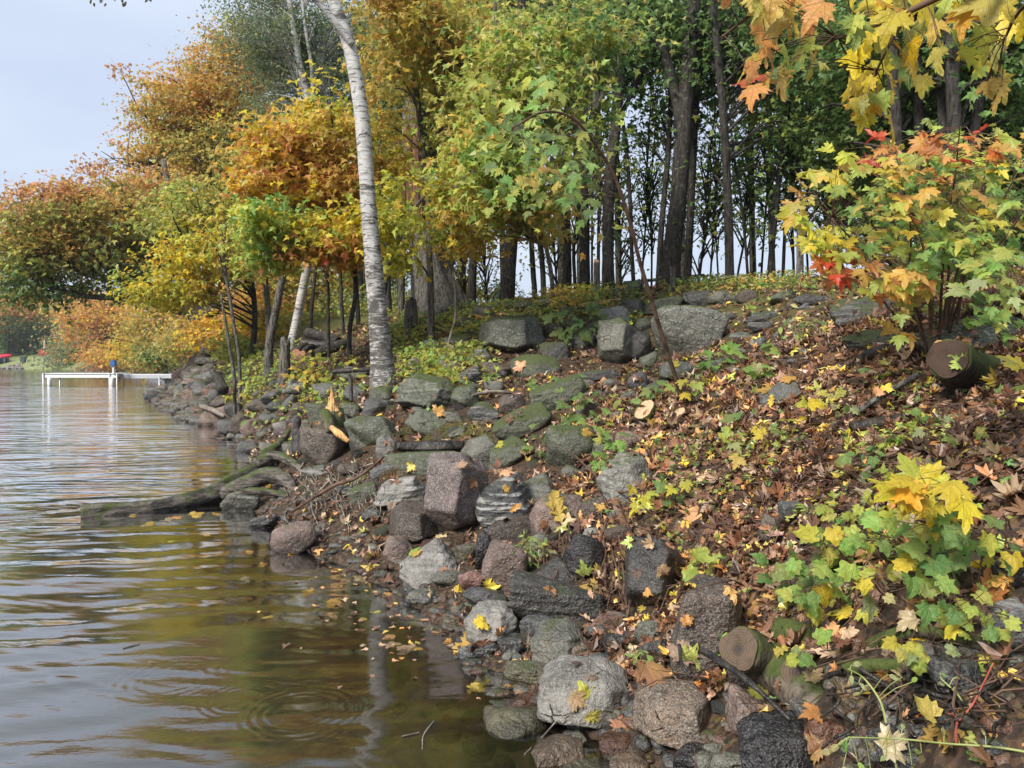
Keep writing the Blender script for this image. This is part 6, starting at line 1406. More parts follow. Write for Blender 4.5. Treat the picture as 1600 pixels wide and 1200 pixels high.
FL = [(527, 941, 34, 'orange', 'oak leaf floating alone before the pale cracked slab'), (420, 963, 24, 'gold', 'leaf floating farthest out on the brown water'), (570, 968, 26, 'gold', 'leaf floating beyond the faint reflection of the ledge'), (658, 1014, 36, 'orange', 'largest leaf of the floating row near the sunken stones'),
      (632, 1012, 30, 'deadpale', 'leaf touching the largest one of the floating row'), (612, 1008, 26, 'deadpale', 'leaf at the outer end of the floating row'), (653, 1004, 18, 'gold', 'small leaf above the floating row'), (606, 996, 22, 'rust', 'leaf behind the floating row'), (669, 983, 16, 'deadpale', 'little leaf near the low wet stone'),
      (681, 990, 14, 'rust', 'round leaf between the little pale leaf and the slab'), (699, 1003, 14, 'orange', 'small leaf close to the five sided slab'), (732, 1036, 26, 'orange', 'leaf floating below the narrow striped stone'), (741, 1076, 22, 'gold', 'bright leaf floating in the middle of the shallows'), (805, 1072, 30, 'rust', 'leaf floating beside the half sunken flat stone'),
      (818, 1088, 34, 'deadpale', 'broad leaf drifting over the orange sunken stone'), (856, 1107, 20, 'yellow', 'star shaped leaf touching the angular boulder'), (722, 1022, 28, 'deadpale', 'narrow leaf at the tip of the narrow striped stone'), (240, 1036, 18, 'deadpale', 'leaf floating on the open reflecting water'), (268, 846, 10, 'yellow', 'tiny leaf floating below the driftwood'),
      (322, 836, 12, 'gold', 'leaf floating between driftwood and pink grey boulder'), (412, 881, 20, 'gold', 'leaf beside the pink grey boulder'), (455, 866, 16, 'orange', 'leaf at the foot of the pink grey boulder'), (392, 862, 16, 'orange', 'leaf floating off the striped flat stone'), (480, 924, 20, 'orange', 'leaf floating left of the lone oak leaf'), (382, 905, 14, 'deadpale', 'slender leaf on the plain brown water'),
      (560, 905, 22, 'deadpale', 'leaf caught at the pebbles by the water'), (605, 930, 24, 'rust', 'leaf resting where the pebbles go under'), (590, 955, 20, 'yellow', 'leaf over the dark weeds'), (640, 965, 18, 'rust', 'leaf over the dark weeds nearest the slab'), (240, 818, 22, 'gold', 'leaf of the raft beside the driftwood'), (262, 815, 20, 'deadpale', 'second leaf of the raft beside the driftwood'),
      (225, 822, 18, 'deadpale', 'leaf at the outer tip of the raft by the driftwood'), (275, 808, 18, 'orange', 'leaf of the driftwood raft nearest its shadow'), (310, 803, 24, 'orange', 'long leaf pressed to the driftwood side'), (340, 803, 26, 'orange', 'long leaf where the driftwood meets the cracked stone'), (205, 806, 14, 'gold', 'leaf floating near the driftwood tip'), (330, 700, 16, 'orange', 'leaf drifting beyond the driftwood'), (345, 724, 18, 'gold', 'leaf drifting close behind the driftwood'),
      (300, 752, 14, 'deadpale', 'pair member floating in the bay behind the driftwood'), (288, 754, 10, 'deadpale', 'smaller pair member floating in the bay behind the driftwood'), (265, 728, 10, 'deadpale', 'speck like leaf in the bay'), (170, 735, 10, 'gold', 'far out speck like leaf'), (985, 1160, 24, 'deadpale', 'white toothed leaf before the square tan boulder'), (1040, 1190, 24, 'gold', 'gold leaf at the low black wet stone')]
for px, py, s, c, lb in FL:
    lab = (CN[c] + ' ' + lb) if not lb.startswith(('white', 'gold ')) else lb
    uniq(lab); fallen(px, py, s, c, random.choice(['oak', 'maple', 'maple']), lab, floating=True, group='leaves floating on the water')
ON = [(870, 798, 52, 'gold', 'oak', 'big pale orange oak leaf hanging on the pinkish boulder', .9), (758, 972, 40, 'stuck', 'maple', 'yellow maple leaf stuck on the five sided slab', .2), (735, 1005, 40, 'orange', 'maple', 'orange maple leaf at the foot of the five sided slab', .5), (912, 1082, 34, 'yellow', 'maple', 'yellow leaf on top of the angular grey boulder', .5), (905, 1096, 34, 'deadpale', 'maple', 'pale leaf curled on top of the angular grey boulder', .5),
      (925, 1062, 30, 'deadpale', 'oak', 'white backed oak leaf on the angular grey boulder', .5), (770, 915, 26, 'yellow', 'maple', 'yellow green leaf on the blue grey flat stone', .5), (1175, 965, 52, 'orange', 'maple', 'bright orange leaf above the sawn log face', .8), (1202, 862, 48, 'gold', 'maple', 'large golden leaf in the litter uphill of the grape leaves', .5), (1005, 955, 26, 'gold', 'oak', 'golden leaf above the diamond shaped stone', .5),
      (985, 1058, 60, 'rust', 'maple', 'wide rusty leaf beside the angular grey boulder', .6), (1020, 1065, 64, 'rust', 'maple', 'dark red brown leaf above the square tan boulder', .6), (1040, 1040, 40, 'deadpale', 'maple', 'tan leaf behind the dark red brown leaf', .6), (975, 1130, 34, 'rust', 'maple', 'rusty leaf in the gap before the square tan boulder', .5), (1305, 1048, 44, 'orange', 'oak', 'crumpled orange leaf between the mossy roots', .7), (1335, 1000, 40, 'deadpale', 'maple', 'pale tan leaf standing above the mossy roots', .8),
      (1080, 690, 20, 'deadpale', 'maple', 'tan leaf below the small fresh stump', .5), (1118, 643, 36, 'yellow', 'maple', 'bright yellow maple leaf beside the fresh cut stumps', .7), (1008, 745, 26, 'yellow', 'maple', 'yellow leaf over the light grey lichen boulder', .6), (1013, 798, 34, 'yellow', 'maple', 'yellow green leaf under the light grey lichen boulder', .6), (1365, 830, 30, 'deadpale', 'maple', 'tan leaf in the midst of the grape leaves', .6), (1395, 590, 32, 'orange', 'maple', 'orange leaf by the bare pole', .6),
      (1412, 583, 26, 'yellow', 'maple', 'yellow leaf touching the bare pole', .6), (1320, 555, 50, 'rust', 'maple', 'rusty orange leaves patch under the lower mossy ledge', .6), (1315, 625, 34, 'deadpale', 'maple', 'cream leaf beyond the foot of the bare pole', .6), (1195, 612, 22, 'gold', 'maple', 'golden leaf touching the smooth grey slab', .6), (1130, 795, 46, 'gold', 'oak', 'half gold half tan leaf in the middle of the litter', .6), (1085, 815, 50, 'rust', 'maple', 'curled orange brown leaf uphill of the tall dark boulder', .7),
      (925, 1120, 34, 'gold', 'oak', 'golden leaf at the wet edge of the angular grey boulder', .5), (878, 632, 20, 'deadpale', 'maple', 'tan leaf in the dark green seedlings', .5), (812, 568, 24, 'rust', 'maple', 'rust leaf on the low mossy boulder', .5), (688, 643, 22, 'orange', 'maple', 'orange leaf between the mossy cracked boulder and three cornered slab', .5), (745, 660, 22, 'deadpale', 'oak', 'pale oak leaf on the moss strands', .5), (780, 697, 16, 'yellow', 'maple', 'yellow leaf beside the angular stone behind the granite boulder', .5)]
for px, py, s, c, k_, lb, up in ON: uniq(lb); fallen(px, py, s, c, k_, lb, up=up)
cnt = 0
for _ in range(1400):
    if cnt >= 190: break
    px, py = random.uniform(560, 1590), random.uniform(560, 1180)
    if not inpoly(px, py, [(560, 620), (900, 560), (1250, 470), (1590, 600), (1590, 1180), (1180, 1160), (1000, 980), (800, 830), (620, 880), (480, 840)]): continue
    c = random.choice(['orange', 'gold', 'yellow', 'rust', 'dead', 'deadpale', 'deadpale', 'orange', 'dead', 'lime']); kd = random.choice(['maple', 'maple', 'oak']); h = hit(px, py)
    spx = random.uniform(.07, .125) * FPX / h[1]
    if spx < 15: continue
    nn = near_name(h, (), 3); kk = random.choice(['curled ', 'flat ', 'crumpled ', ''])
    for lb in (f'{kk}{CN[c]} {kd} leaf lying near the {nn[0]}', f'{kk}{CN[c]} {kd} leaf between the {nn[0]} and {nn[1]}'):
        if uniq(lb): fallen(px, py, spx, c, kd, lb, up=random.uniform(.2, .8)); cnt += 1; break

# ------------------------------------------------------------------ seedlings, vines, shrubs: every larger leaf a part
def plant(name, label, cat, px, py, rx, ry, n, mix, leafpx, kind='maple', Y=None, Yspread=.12, stem='twig', nstem=None, face=.55, droop=.5, basepx=None, group=None, stemr=.0028, toward=0.0):
    h = hit(px, min(py + ry * .7, 1195)) if Y is None else at(px, py + ry * .7, Y)
    if basepx: h = hit(*basepx) if len(basepx) == 2 else at(*basepx)
    Y0 = h[1] if Y is None else Y
    root = empty(name, h); tag(root, label, cat, group)
    sb = Buf(); nstem = nstem or max(1, n // 7); tops = []
    for i in range(nstem):
        a = random.uniform(0, 6.28); q = random.random() ** .5
        t = at(px + rx * q * math.cos(a) * .8, py - abs(ry * q * math.sin(a)) * .6 if nstem > 1 else py, Y0 + random.uniform(-1, 1) * Yspread - toward)
        S = spline([h + (0, 0, -.03), (h + t) / 2 + R.normal(0, .03, 3) + (0, 0, .04), t], 10); tops.append(S); sb.add(*tube(S, np.linspace(stemr, stemr * .5, 10), 5, cap=False))
    for i in range(n):
        a = random.uniform(0, 6.28); q = random.random() ** .5
        p = at(px + rx * q * math.cos(a), py + ry * q * math.sin(a), Y0 + random.uniform(-1, 1) * Yspread - toward)
        S = tops[i % nstem]; src = S[np.linalg.norm(S - p, axis=1).argmin()]
        out = unit(p - src); tip = out * .6 + R.normal(0, .45, 3) + (0, 0, -droop)
        nr = np.array([random.gauss(0, .35), -face, .75]) + R.normal(0, .25, 3)
        s = pxsize(leafpx * random.uniform(.5, 1.2) * (.84 if kind in ('maple', 'grape') else 1), p[1])
        leaf_obj(p, tip, nr, s, P1(mix), kind, root)
        sb.add(*tube(np.array([src, (src + p) / 2 + R.normal(0, .01, 3), p]), stemr * .45, 3, cap=False))
    tag(build('stem', sb, M[stem], root), kind=None)
    return root
SD = [  # px, py, rx, ry, n, mix, leaf px, label, kind
 (968, 706, 40, 34, 14, {'bright': 4, 'lime': 1}, 32, 'bright green seedling clump above the light grey lichen boulder', 'maple'),
 (905, 505, 46, 34, 20, {'green': 3, 'dark': 1}, 26, 'dark blue green maple seedling between the lichen covered and tall mossy boulders', 'maple'),
 (870, 598, 42, 22, 12, {'green': 3, 'bright': 1}, 26, 'green maple seedling uphill of the mossy hump', 'maple'),
 (905, 630, 50, 28, 18, {'green': 3, 'dark': 1}, 25, 'dark green seedlings spread over the mossy hump', 'maple'),
 (838, 690, 26, 30, 9, {'green': 2, 'bright': 1}, 26, 'drooping green seedling over the tilted mossy lens', 'maple'),
 (940, 655, 34, 18, 9, {'bright': 3, 'lime': 1}, 24, 'fresh green seedling left of the mossy fresh stump', 'maple'),
 (972, 630, 14, 16, 3, {'lime': 2, 'bright': 1}, 24, 'round leaved lime plant beside the pale slanted cut', 'ovate'),
 (1035, 610, 34, 12, 6, {'bright': 2, 'green': 1}, 26, 'green leaves behind the two fresh stumps', 'maple'),
 (1078, 600, 30, 18, 9, {'yellow': 2, 'lime': 2}, 26, 'yellow green seedling around the foot of the leaning brown stem', 'maple'),
 (1120, 555, 26, 30, 10, {'bright': 2, 'lime': 2}, 28, 'green seedling under the biggest slope boulder', 'maple'),
 (1185, 560, 30, 26, 10, {'bright': 2, 'pale': 1, 'lime': 1}, 28, 'broad leaved light green plant near the dark slabs', 'grape'),
 (1255, 510, 40, 34, 26, {'lime': 2, 'green': 2, 'pale': 1}, 16, 'pale green many leaved weed before the long dark ledge', 'ovate'),
 (1190, 478, 30, 10, 10, {'lime': 2, 'green': 1}, 14, 'low greenery by the crest stones', 'star'),
 (1135, 695, 28, 26, 8, {'lime': 3, 'pale': 1}, 34, 'lime maple seedling alone in the leaf litter', 'maple'),
 (1158, 708, 12, 8, 2, {'gold': 1}, 30, 'golden leaved seedling next to the lone lime one', 'maple'),
 (1160, 655, 24, 14, 4, {'green': 2}, 26, 'dull green seedling between the stumps and smooth slab', 'maple'),
 (1260, 650, 26, 26, 6, {'yellow': 3, 'lime': 1}, 34, 'yellow leaved seedling by the foot of the bare pole', 'maple'),
 (1205, 680, 26, 24, 6, {'gold': 2, 'yellow': 1, 'green': 1}, 30, 'mixed gold and green seedling below the smooth grey slab', 'maple'),
 (1320, 620, 30, 30, 7, {'green': 2, 'pale': 1, 'lime': 1}, 26, 'thin green sprigs beside the bare pole', 'grape'),
 (1430, 650, 30, 26, 6, {'green': 2, 'lime': 2}, 26, 'green sprigs under the old mossy stump', 'grape'),
 (1475, 668, 36, 22, 6, {'pale': 4}, 40, 'silvery pale big leaves under the stump', 'maple'),
 (1520, 690, 36, 20, 7, {'lime': 3, 'olive': 1}, 34, 'yellow green leaves at the dark rising stick', 'maple'),
 (1362, 688, 30, 20, 6, {'lime': 2, 'yellow': 1}, 28, 'small lime seedling over the dark rotten log', 'maple'),
 (1055, 765, 34, 26, 8, {'green': 2, 'yellow': 1}, 28, 'green and yellow leaves right of the lichen boulder', 'maple'),
 (1000, 775, 22, 22, 5, {'yellow': 2, 'lime': 1}, 28, 'yellowing leaves at the side of the lichen boulder', 'maple'),
 (1100, 880, 36, 26, 9, {'lime': 3, 'yellow': 1}, 36, 'lime green leaves above the large reddish boulder', 'grape'),
 (1085, 880, 30, 20, 5, {'gold': 2, 'orange': 1}, 34, 'golden leaves mixed in above the large reddish boulder', 'maple'),
 (1128, 985, 34, 30, 8, {'bright': 5}, 52, 'limp bright green leaves hanging over the sawn log face', 'ovate'),
 (828, 866, 34, 34, 46, {'lime': 2, 'bright': 2, 'pale': 1}, 11, 'small leaved light green weed beside the grey pink boulder', 'ovate'),
 (560, 745, 20, 14, 8, {'bright': 2, 'green': 1}, 12, 'small weed in the roots knot', 'ovate'),
 (485, 576, 30, 26, 30, {'yellow': 3, 'gold': 2, 'orange': .6}, 15, 'glowing yellow bush shoot beside the old post like stump', 'maple'),
 (455, 595, 16, 12, 8, {'orange': 2, 'gold': 1}, 14, 'orange shoot touching the old post like stump', 'maple'),
 (498, 618, 18, 26, 8, {'bright': 2, 'lime': 2}, 24, 'large round leaves above the round boulder', 'ovate'),
 (555, 600, 22, 26, 8, {'lime': 2, 'bright': 1}, 22, 'round lime leaves left of the birch foot', 'ovate'),
 (565, 563, 26, 14, 12, {'yellow': 3, 'lime': 1}, 14, 'yellow leaves in front of the birch, over the black branch', 'maple'),
 (628, 578, 14, 8, 4, {'yellow': 3, 'gold': 1}, 20, 'two toned yellow leaves touching the birch foot', 'ovate'),
 (640, 600, 22, 22, 7, {'bright': 3, 'lime': 1}, 26, 'round green leaves between the birch and the cracked boulder', 'ovate'),
 (660, 575, 26, 12, 8, {'lime': 3}, 20, 'lime seedling behind the cracked boulder', 'maple'),
 (715, 555, 40, 22, 22, {'bright': 1, 'pale': 1, 'lime': 2}, 15, 'pale green leafy weed in front of the lichen covered boulder', 'star'),
 (670, 545, 34, 18, 18, {'bright': 2, 'lime': 2}, 15, 'bright green low plant on the leafy slope', 'maple'),
 (745, 480, 30, 14, 14, {'bright': 1, 'green': 2}, 12, 'green plant under the bare crooked switch', 'ovate'),
 (700, 520, 30, 16, 14, {'lime': 2, 'yellow': 1}, 13, 'yellow green plant uphill of the bright green one', 'maple'),
 (880, 465, 24, 16, 22, {'yellow': 2, 'gold': 2, 'orange': 1}, 12, 'golden orange seedling on the crest', 'maple'),
 (915, 475, 26, 14, 20, {'gold': 2, 'orange': 2, 'lime': 1}, 13, 'orange seedling before the fallen grey log', 'maple'),
 (750, 500, 8, 10, 3, {'orange': 2}, 18, 'orange leaf spray above the lichen covered boulder', 'maple'),
 (1150, 445, 40, 12, 24, {'orange': 1, 'yellow': 1, 'lime': 2}, 11, 'orange tinged low shrub along the crest', 'maple'),
 (1000, 452, 12, 10, 6, {'green': 2}, 16, 'green sprig at the crest end of the fallen log', 'maple'),
 (400, 600, 26, 20, 22, {'lime': 3, 'yellow': 1}, 12, 'lime scrub above the shore stones', 'ovate'),
 (372, 580, 26, 22, 24, {'lime': 2, 'olive': 1, 'green': 1}, 12, 'green scrub beside the broken leaning trunk', 'ovate'),
 (362, 618, 10, 8, 4, {'yellow': 2}, 16, 'yellow leaves over the shore stones', 'maple'),
 (388, 615, 10, 8, 4, {'yellow': 2, 'lime': 1}, 16, 'yellow sprig right of the other yellow leaves', 'maple'),
 (418, 656, 34, 22, 12, {'bright': 2, 'lime': 2}, 14, 'arching green sprigs over the shore stones', 'ovate'),
 (455, 640, 24, 16, 10, {'bright': 2, 'lime': 1}, 13, 'green sprigs behind the post like stump', 'ovate'),
 (905, 1000, 10, 8, 4, {'bright': 2}, 12, 'tiny green sprig among the shore stones', 'ovate'),
 (1000, 1028, 18, 14, 10, {'bright': 2, 'green': 1}, 16, 'small green sprig between the two brown boulders', 'ovate'),
 (1350, 720, 30, 24, 7, {'green': 3}, 26, 'dark green creeper leaves above the yellow maple leaves', 'grape'),
 (1290, 930, 20, 30, 4, {'olive': 2}, 36, 'olive leaves hanging in shadow', 'grape')]
for px, py, rx, ry, n, mix, lp, lab, kd in SD:
    uniq(lab); plant('seedling' if kd == 'maple' else 'weed', lab, 'plant', px, py, rx, ry, int(n * 1.3), mix, lp, kd, toward=.12 if py > 640 else .35, group='green plants on the bank', droop=1.4 if 'limp' in lab else .5, stem='greenstem' if kd == 'ovate' else 'twig')
# grapevine over the near bank, in strands
G = [(1480, 930, 40, 30, 9, {'bright': 2, 'lime': 2, 'green': 1}, 50, 'thin strand of the grapevine between the big leaved and browning ones', None), (1330, 790, 44, 26, 10, {'lime': 2, 'bright': 2}, 34, 'upper side strand of the grapevine below the dark creeper', None), (1210, 905, 26, 30, 6, {'green': 2, 'bright': 1}, 38, 'outermost strand of the grapevine toward the large reddish boulder', None), (1290, 830, 40, 50, 14, {'bright': 2, 'lime': 3}, 38, 'uppermost lime strand of the grapevine', None), (1265, 870, 40, 34, 9, {'green': 3, 'bright': 1}, 48, 'dark green strand of the grapevine on the shoreward side', None), (1275, 930, 40, 36, 13, {'bright': 3, 'lime': 1}, 42, 'hanging green strand of the grapevine above the sawn log', None),
     (1262, 1010, 26, 24, 5, {'bright': 2, 'green': 1}, 38, 'lowest tip of the grapevine over the mossy log', None), (1380, 850, 56, 34, 15, {'bright': 2, 'lime': 2, 'green': 1}, 50, 'middle strand of the grapevine under the yellow maple leaves', None), (1370, 910, 46, 34, 10, {'lime': 2, 'pale': 1, 'bright': 1}, 50, 'speckled strand of the grapevine', None),
     (1455, 880, 40, 34, 9, {'green': 2, 'bright': 2}, 56, 'big leaved strand of the grapevine', None), (1540, 850, 46, 40, 12, {'green': 2, 'bright': 2}, 48, 'strand of the grapevine at the far edge', None), (1530, 960, 50, 40, 15, {'lime': 2, 'green': 1, 'yellow': 1}, 42, 'browning strand of the grapevine before the banded boulder', None), (1440, 1010, 40, 26, 8, {'lime': 2, 'olive': 1, 'pale': 1}, 42, 'torn yellowish strand of the grapevine at the mossy roots', None)]
for px, py, rx, ry, n, mix, lp, lab, _ in G:
    plant('grapevine', lab, 'vine', px, py, rx, ry, n, {**mix, 'yellow': .6}, lp * 1.02, 'grape', toward=.18, group='strands of the grapevine', Yspread=.12, face=.7, basepx=(px + 30, py + 20), nstem=2)
plant('maple_seedling', 'maple seedling with big bright yellow leaves over the grapevine', 'plant', 1462, 765, 62, 38, 20, {'yellow': 3, 'vivid': 2}, 72, 'maple', toward=.35, face=.7, basepx=(1480, 860))
plant('maple_seedling', 'green leaves shading under the bright yellow leaved maple seedling', 'plant', 1440, 820, 60, 26, 8, {'lime': 1, 'bright': 2}, 58, 'maple', toward=.25, face=.7, basepx=(1470, 870))
plant('maple_shoot', 'single yellow leaf shoot poking in at the edge by the old mossy stump', 'plant', 1598, 575, 14, 14, 2, {'yellow': 1, 'gold': 1}, 60, 'maple', toward=.4, basepx=(1620, 640))
plant('climber', 'round green leaf on a bare stem beside the yellow maple leaves', 'plant', 1580, 812, 6, 6, 1, {'lime': 1}, 40, 'ovate', toward=.3)
plant('maple_bush', 'light green broad maple leaves drooping over the broad pale green slab', 'bush', 1565, 440, 62, 52, 46, {'bright': 2, 'lime': 2, 'pale': 1}, 44, 'maple', Y=4.0, basepx=(1640, 520, 4.3), nstem=5, face=.5, Yspread=.3)
plant('maple_bush', 'green maple leaves hanging lower before the broad pale green slab', 'bush', 1560, 505, 56, 20, 16, {'bright': 3, 'lime': 1}, 44, 'maple', Y=3.9, basepx=(1640, 540, 4.2), nstem=3, face=.5, Yspread=.2)
# pale green trailing vine and the red stem at the bottom
def trail(label, pts, leafpos, mat='greenstem', r=.0035, mix={'pale': 2, 'bright': 1}, lp=22):
    P = np.array([at(*p) for p in pts]); root = empty('trailing_vine', P[0]); tag(root, label, 'vine'); b = Buf(); S = spline(P, 30); b.add(*tube(S, np.linspace(r, r * .5, 30), 6))
    for (lx, ly) in leafpos:
        yy = S[np.argmin(np.abs((S[:, 0] / S[:, 1]) - (lx - 800) / FPX)), 1]; p = at(lx, ly, yy); q = S[np.linalg.norm(S - p, axis=1).argmin()]
        b.add(*tube(np.array([q, (p + q) / 2 + (0, 0, .008), p]), r * .4, 4, cap=False))
        if lp: leaf_obj(p, R.normal(0, .5, 3) + (p - q) * 20, (random.gauss(0, .4), -.7, .7), pxsize(lp * random.uniform(.7, 1.2), yy), P1(mix), 'ovate', root)
    build('stem', b, M[mat], root); return root
trail('pale green vine with small leaves trailing across the lowest corner', [(1640, 1182, 1.9), (1560, 1168, 1.95), (1480, 1162, 2.0), (1410, 1155, 2.05), (1330, 1152, 2.1)], [(1312, 1164), (1300, 1172), (1322, 1158), (1356, 1158), (1340, 1190), (1318, 1196), (1410, 1140), (1440, 1176), (1385, 1180), (1475, 1150), (1520, 1176), (1540, 1150), (1400, 1190), (1360, 1200), (1425, 1195)])
trail('upright pale green vine rising past the crumpled orange leaf', [(1385, 1130, 2.1), (1375, 1095, 2.15), (1350, 1060, 2.2), (1325, 1045, 2.2)], [(1333, 1040), (1330, 1054), (1342, 1066), (1345, 1082), (1388, 1054), (1410, 1058), (1425, 1066)])
trail('thin vine with rounded leaves against the shadowed dark slab', [(1520, 1125, 2.1), (1500, 1090, 2.15), (1470, 1060, 2.2)], [(1475, 1072), (1492, 1078), (1470, 1052), (1495, 1058), (1520, 1140), (1530, 1145), (1512, 1150)], lp=16)
trail('forked red stem standing against the dark hollow', [(1494, 1160, 2.05), (1496, 1130, 2.05), (1520, 1100, 2.05), (1552, 1036, 2.1)], [(1540, 1115), (1480, 1115)], 'redstem', .004, lp=0)
for px, py, s, c, k_, lb in [(1440, 1110, 44, 'gold', 'grape', 'withered yellow brown leaf hanging over the dark hollow'), (1560, 1140, 66, 'gold', 'maple', 'large withered leaf with brown edges in the lowest corner')]:
    fallen(px, py, s, c, k_, lb, Y=2.05, up=.9)
# young stem that leans across the slope with its big green leaves
LP_ = [(1062, 614), (1042, 548), (1018, 470), (1000, 410), (985, 350), (962, 280), (930, 225), (895, 185), (850, 175), (800, 200)]
root, Q = tree('sapling', 'leaning brown sapling arching in front of the crest with large green leaves', LP_, [3.8, 3.4, 3, 2.4, 1.8, 1.2], 6.7, 'twig', None, Yend=5.6, group='thin stems behind the birch', flare=1.1)
CL = [(800, 215, 52, 56, 30, {'lime': 2, 'bright': 2, 'green': 1}), (870, 235, 56, 60, 34, {'bright': 2, 'green': 2, 'lime': 1}), (800, 310, 54, 34, 22, {'lime': 2, 'green': 1, 'bright': 1}), (905, 300, 30, 50, 18, {'green': 2, 'bright': 2}), (840, 150, 44, 34, 16, {'lime': 2, 'bright': 1}), (760, 130, 34, 50, 12, {'lime': 2, 'yellow': 1}), (850, 270, 40, 16, 10, {'gold': 2, 'orange': 1})]
lb_ = Buf()
for cx, cy, rx, ry, n, mix in CL:
    for _ in range(n):
        a = random.uniform(0, 6.28); q = random.random() ** .5; Yl = random.uniform(5.3, 7.4); p = at(cx + rx * q * math.cos(a), cy + ry * q * math.sin(a), Yl)
        S = Q[:, :3]; s0 = S[np.linalg.norm(S - p - (.2, 0, -.1), axis=1).argmin()]
        lb_.add(*tube(np.array([s0, (s0 + p) / 2 + (0, 0, .06), p]), [.003, .002, .001], 3, cap=False)) if random.random() < .25 else None
        leaf_obj(p, R.normal(0, .4, 3) + (-.2, 0, -.9), (random.gauss(0, .5), random.gauss(-.5, .4), .5), random.uniform(.10, .17), P1(mix), 'maple', root)
tag(build('twig', lb_, M['twig'], root), kind='stuff')
# the many stemmed maple shrub
sh = at(1470, 470, 5.4); sh[2] = gz(sh[0], sh[1]); shrub = empty('maple_shrub', sh); tag(shrub, 'many stemmed maple shrub with green, yellow, orange and red leaves', 'shrub')
stems = []
for i, (tx, ty) in enumerate([(1290, 400), (1300, 340), (1345, 320), (1375, 280), (1400, 240), (1450, 215), (1500, 200), (1555, 200), (1610, 230), (1420, 330), (1480, 290), (1540, 290), (1600, 330), (1340, 420), (1270, 300), (1640, 280)]):
    t = at(tx, ty, random.uniform(4.5, 5.8)); b0 = sh + R.normal(0, .12, 3) * (1, 1, 0); S = spline([b0 - (0, 0, .08), b0 * .62 + t * .38 + (random.uniform(-.08, .08), 0, .12), b0 * .25 + t * .75 + (0, 0, .05), t], 22); stems.append(S)
    b = Buf(); b.add(*tube(S, np.linspace(.011, .003, 22), 6)); build('stem', b, M['twig'], shrub, smooth=True)
REG = [(1430, 330, 140, 96, 150, {'bright': 3, 'lime': 4, 'yellow': 1.5, 'gold': 1.2}), (1530, 290, 90, 90, 74, {'lime': 3, 'yellow': 2, 'bright': 2, 'gold': 1, 'orange': .6}), (1500, 225, 80, 24, 26, {'orange': 4, 'red': 1.5, 'lime': 1}), (1440, 300, 60, 50, 20, {'orange': 3, 'gold': 2}), (1380, 245, 22, 34, 12, {'orange': 3, 'red': 1}), (1285, 380, 40, 22, 22, {'yellow': 5}), (1250, 310, 22, 56, 14, {'gold': 2, 'yellow': 2}), (1300, 420, 26, 22, 11, {'red': 4, 'orange': 1}), (1345, 405, 18, 26, 8, {'orange': 3, 'red': 1}), (1400, 440, 60, 26, 24, {'gold': 2, 'orange': 1, 'lime': 1}), (1500, 400, 80, 40, 40, {'lime': 2, 'bright': 2, 'gold': 1}), (1310, 260, 26, 30, 7, {'gold': 2, 'yellow': 1}), (1410, 500, 14, 40, 6, {'lime': 1, 'gold': 1})]
AS = np.vstack(stems); pb = Buf(); nl = 0; extra = []
for cx, cy, rx, ry, n, mix in REG:
    for _ in range(int(n * 1.5)):
        a = random.uniform(0, 6.28); q = random.random() ** .5; p = at(cx + rx * q * math.cos(a), cy + ry * q * math.sin(a), random.uniform(4.3, 5.9))
        s0 = AS[np.linalg.norm(AS - p, axis=1).argmin()]; pb.add(*tube(np.array([s0, (s0 + p) / 2 + (0, 0, .03), p]), [.003, .002, .0014], 3, cap=False))
        tip = unit(p - s0) * .6 + R.normal(0, .35, 3) + (0, 0, -.55); nr = (random.gauss(0, .35), random.gauss(-.55, .3), .75); s = random.uniform(.075, .15)
        if nl < 290: leaf_obj(p, tip, nr, s, P1(mix), 'maple', shrub); nl += 1
        else: extra.append((p, nr, tip, s, P1(mix)))
for _ in range(420):                                                  # the far side of the shrub
    p = at(random.gauss(1470, 80), random.gauss(330, 62), random.uniform(5.4, 6.6)); extra.append((p, R.normal(0, .5, 3) + (0, -.3, .8), R.normal(0, .6, 3) + (0, 0, -.5), random.uniform(.07, .13), P1({'bright': 2, 'lime': 2, 'green': 2, 'gold': 1})))
e = list(zip(*extra)); tag(build('foliage', leaves(np.array(e[0]), np.array(e[1]), np.array(e[2]), np.array(e[3]), np.array(e[4]), 'maple'), M['leaf'], shrub), kind='stuff')
tag(build('twig', pb, M['twig'], shrub), kind='stuff')
# overhanging branch of the big maple beside the camera
om = empty('overhanging_maple', (3.4, -.6, gz(3.4, -.6))); tag(om, 'maple overhead whose branch of big yellow and orange leaves hangs into view', 'tree')
b = Buf(); b.add(*tube(spline([(3.4, -.6, gz(3.4, -.6) - .2), (3.35, -.5, 2.6), (3.2, -.2, 4.4), (3.0, 0, 6.6)], 40), np.linspace(.2, .1, 40), 18, rough=.06)); build('trunk', b, M['barkgrey'], om, smooth=True)
BR = [[(3.22, -.25, 3.9), tuple(at(1750, -210, 1.6)), tuple(at(1560, -60, 1.9)), tuple(at(1420, 18, 2.05)), tuple(at(1310, 60, 2.2))], [tuple(at(1560, -40, 1.9)), tuple(at(1400, -70, 2.2)), tuple(at(1290, -40, 2.3)), tuple(at(1180, 20, 2.4)), tuple(at(1125, 60, 2.45))], [tuple(at(1750, -170, 1.6)), tuple(at(1700, -60, 1.8)), tuple(at(1600, 10, 2.0)), tuple(at(1570, 60, 2.1))], [tuple(at(1420, 22, 2.05)), tuple(at(1395, 60, 2.1)), tuple(at(1370, 110, 2.12))]]
BS = []
for i, p in enumerate(BR):
    S = spline(np.array(p), 34); BS.append(S); b = Buf(); b.add(*tube(S, np.linspace([.024, .012, .010, .006][i], .0028, 34), 8, rough=.05)); build('limb', b, M['twig'], om, smooth=True)
BSa = np.vstack(BS); pb = Buf()
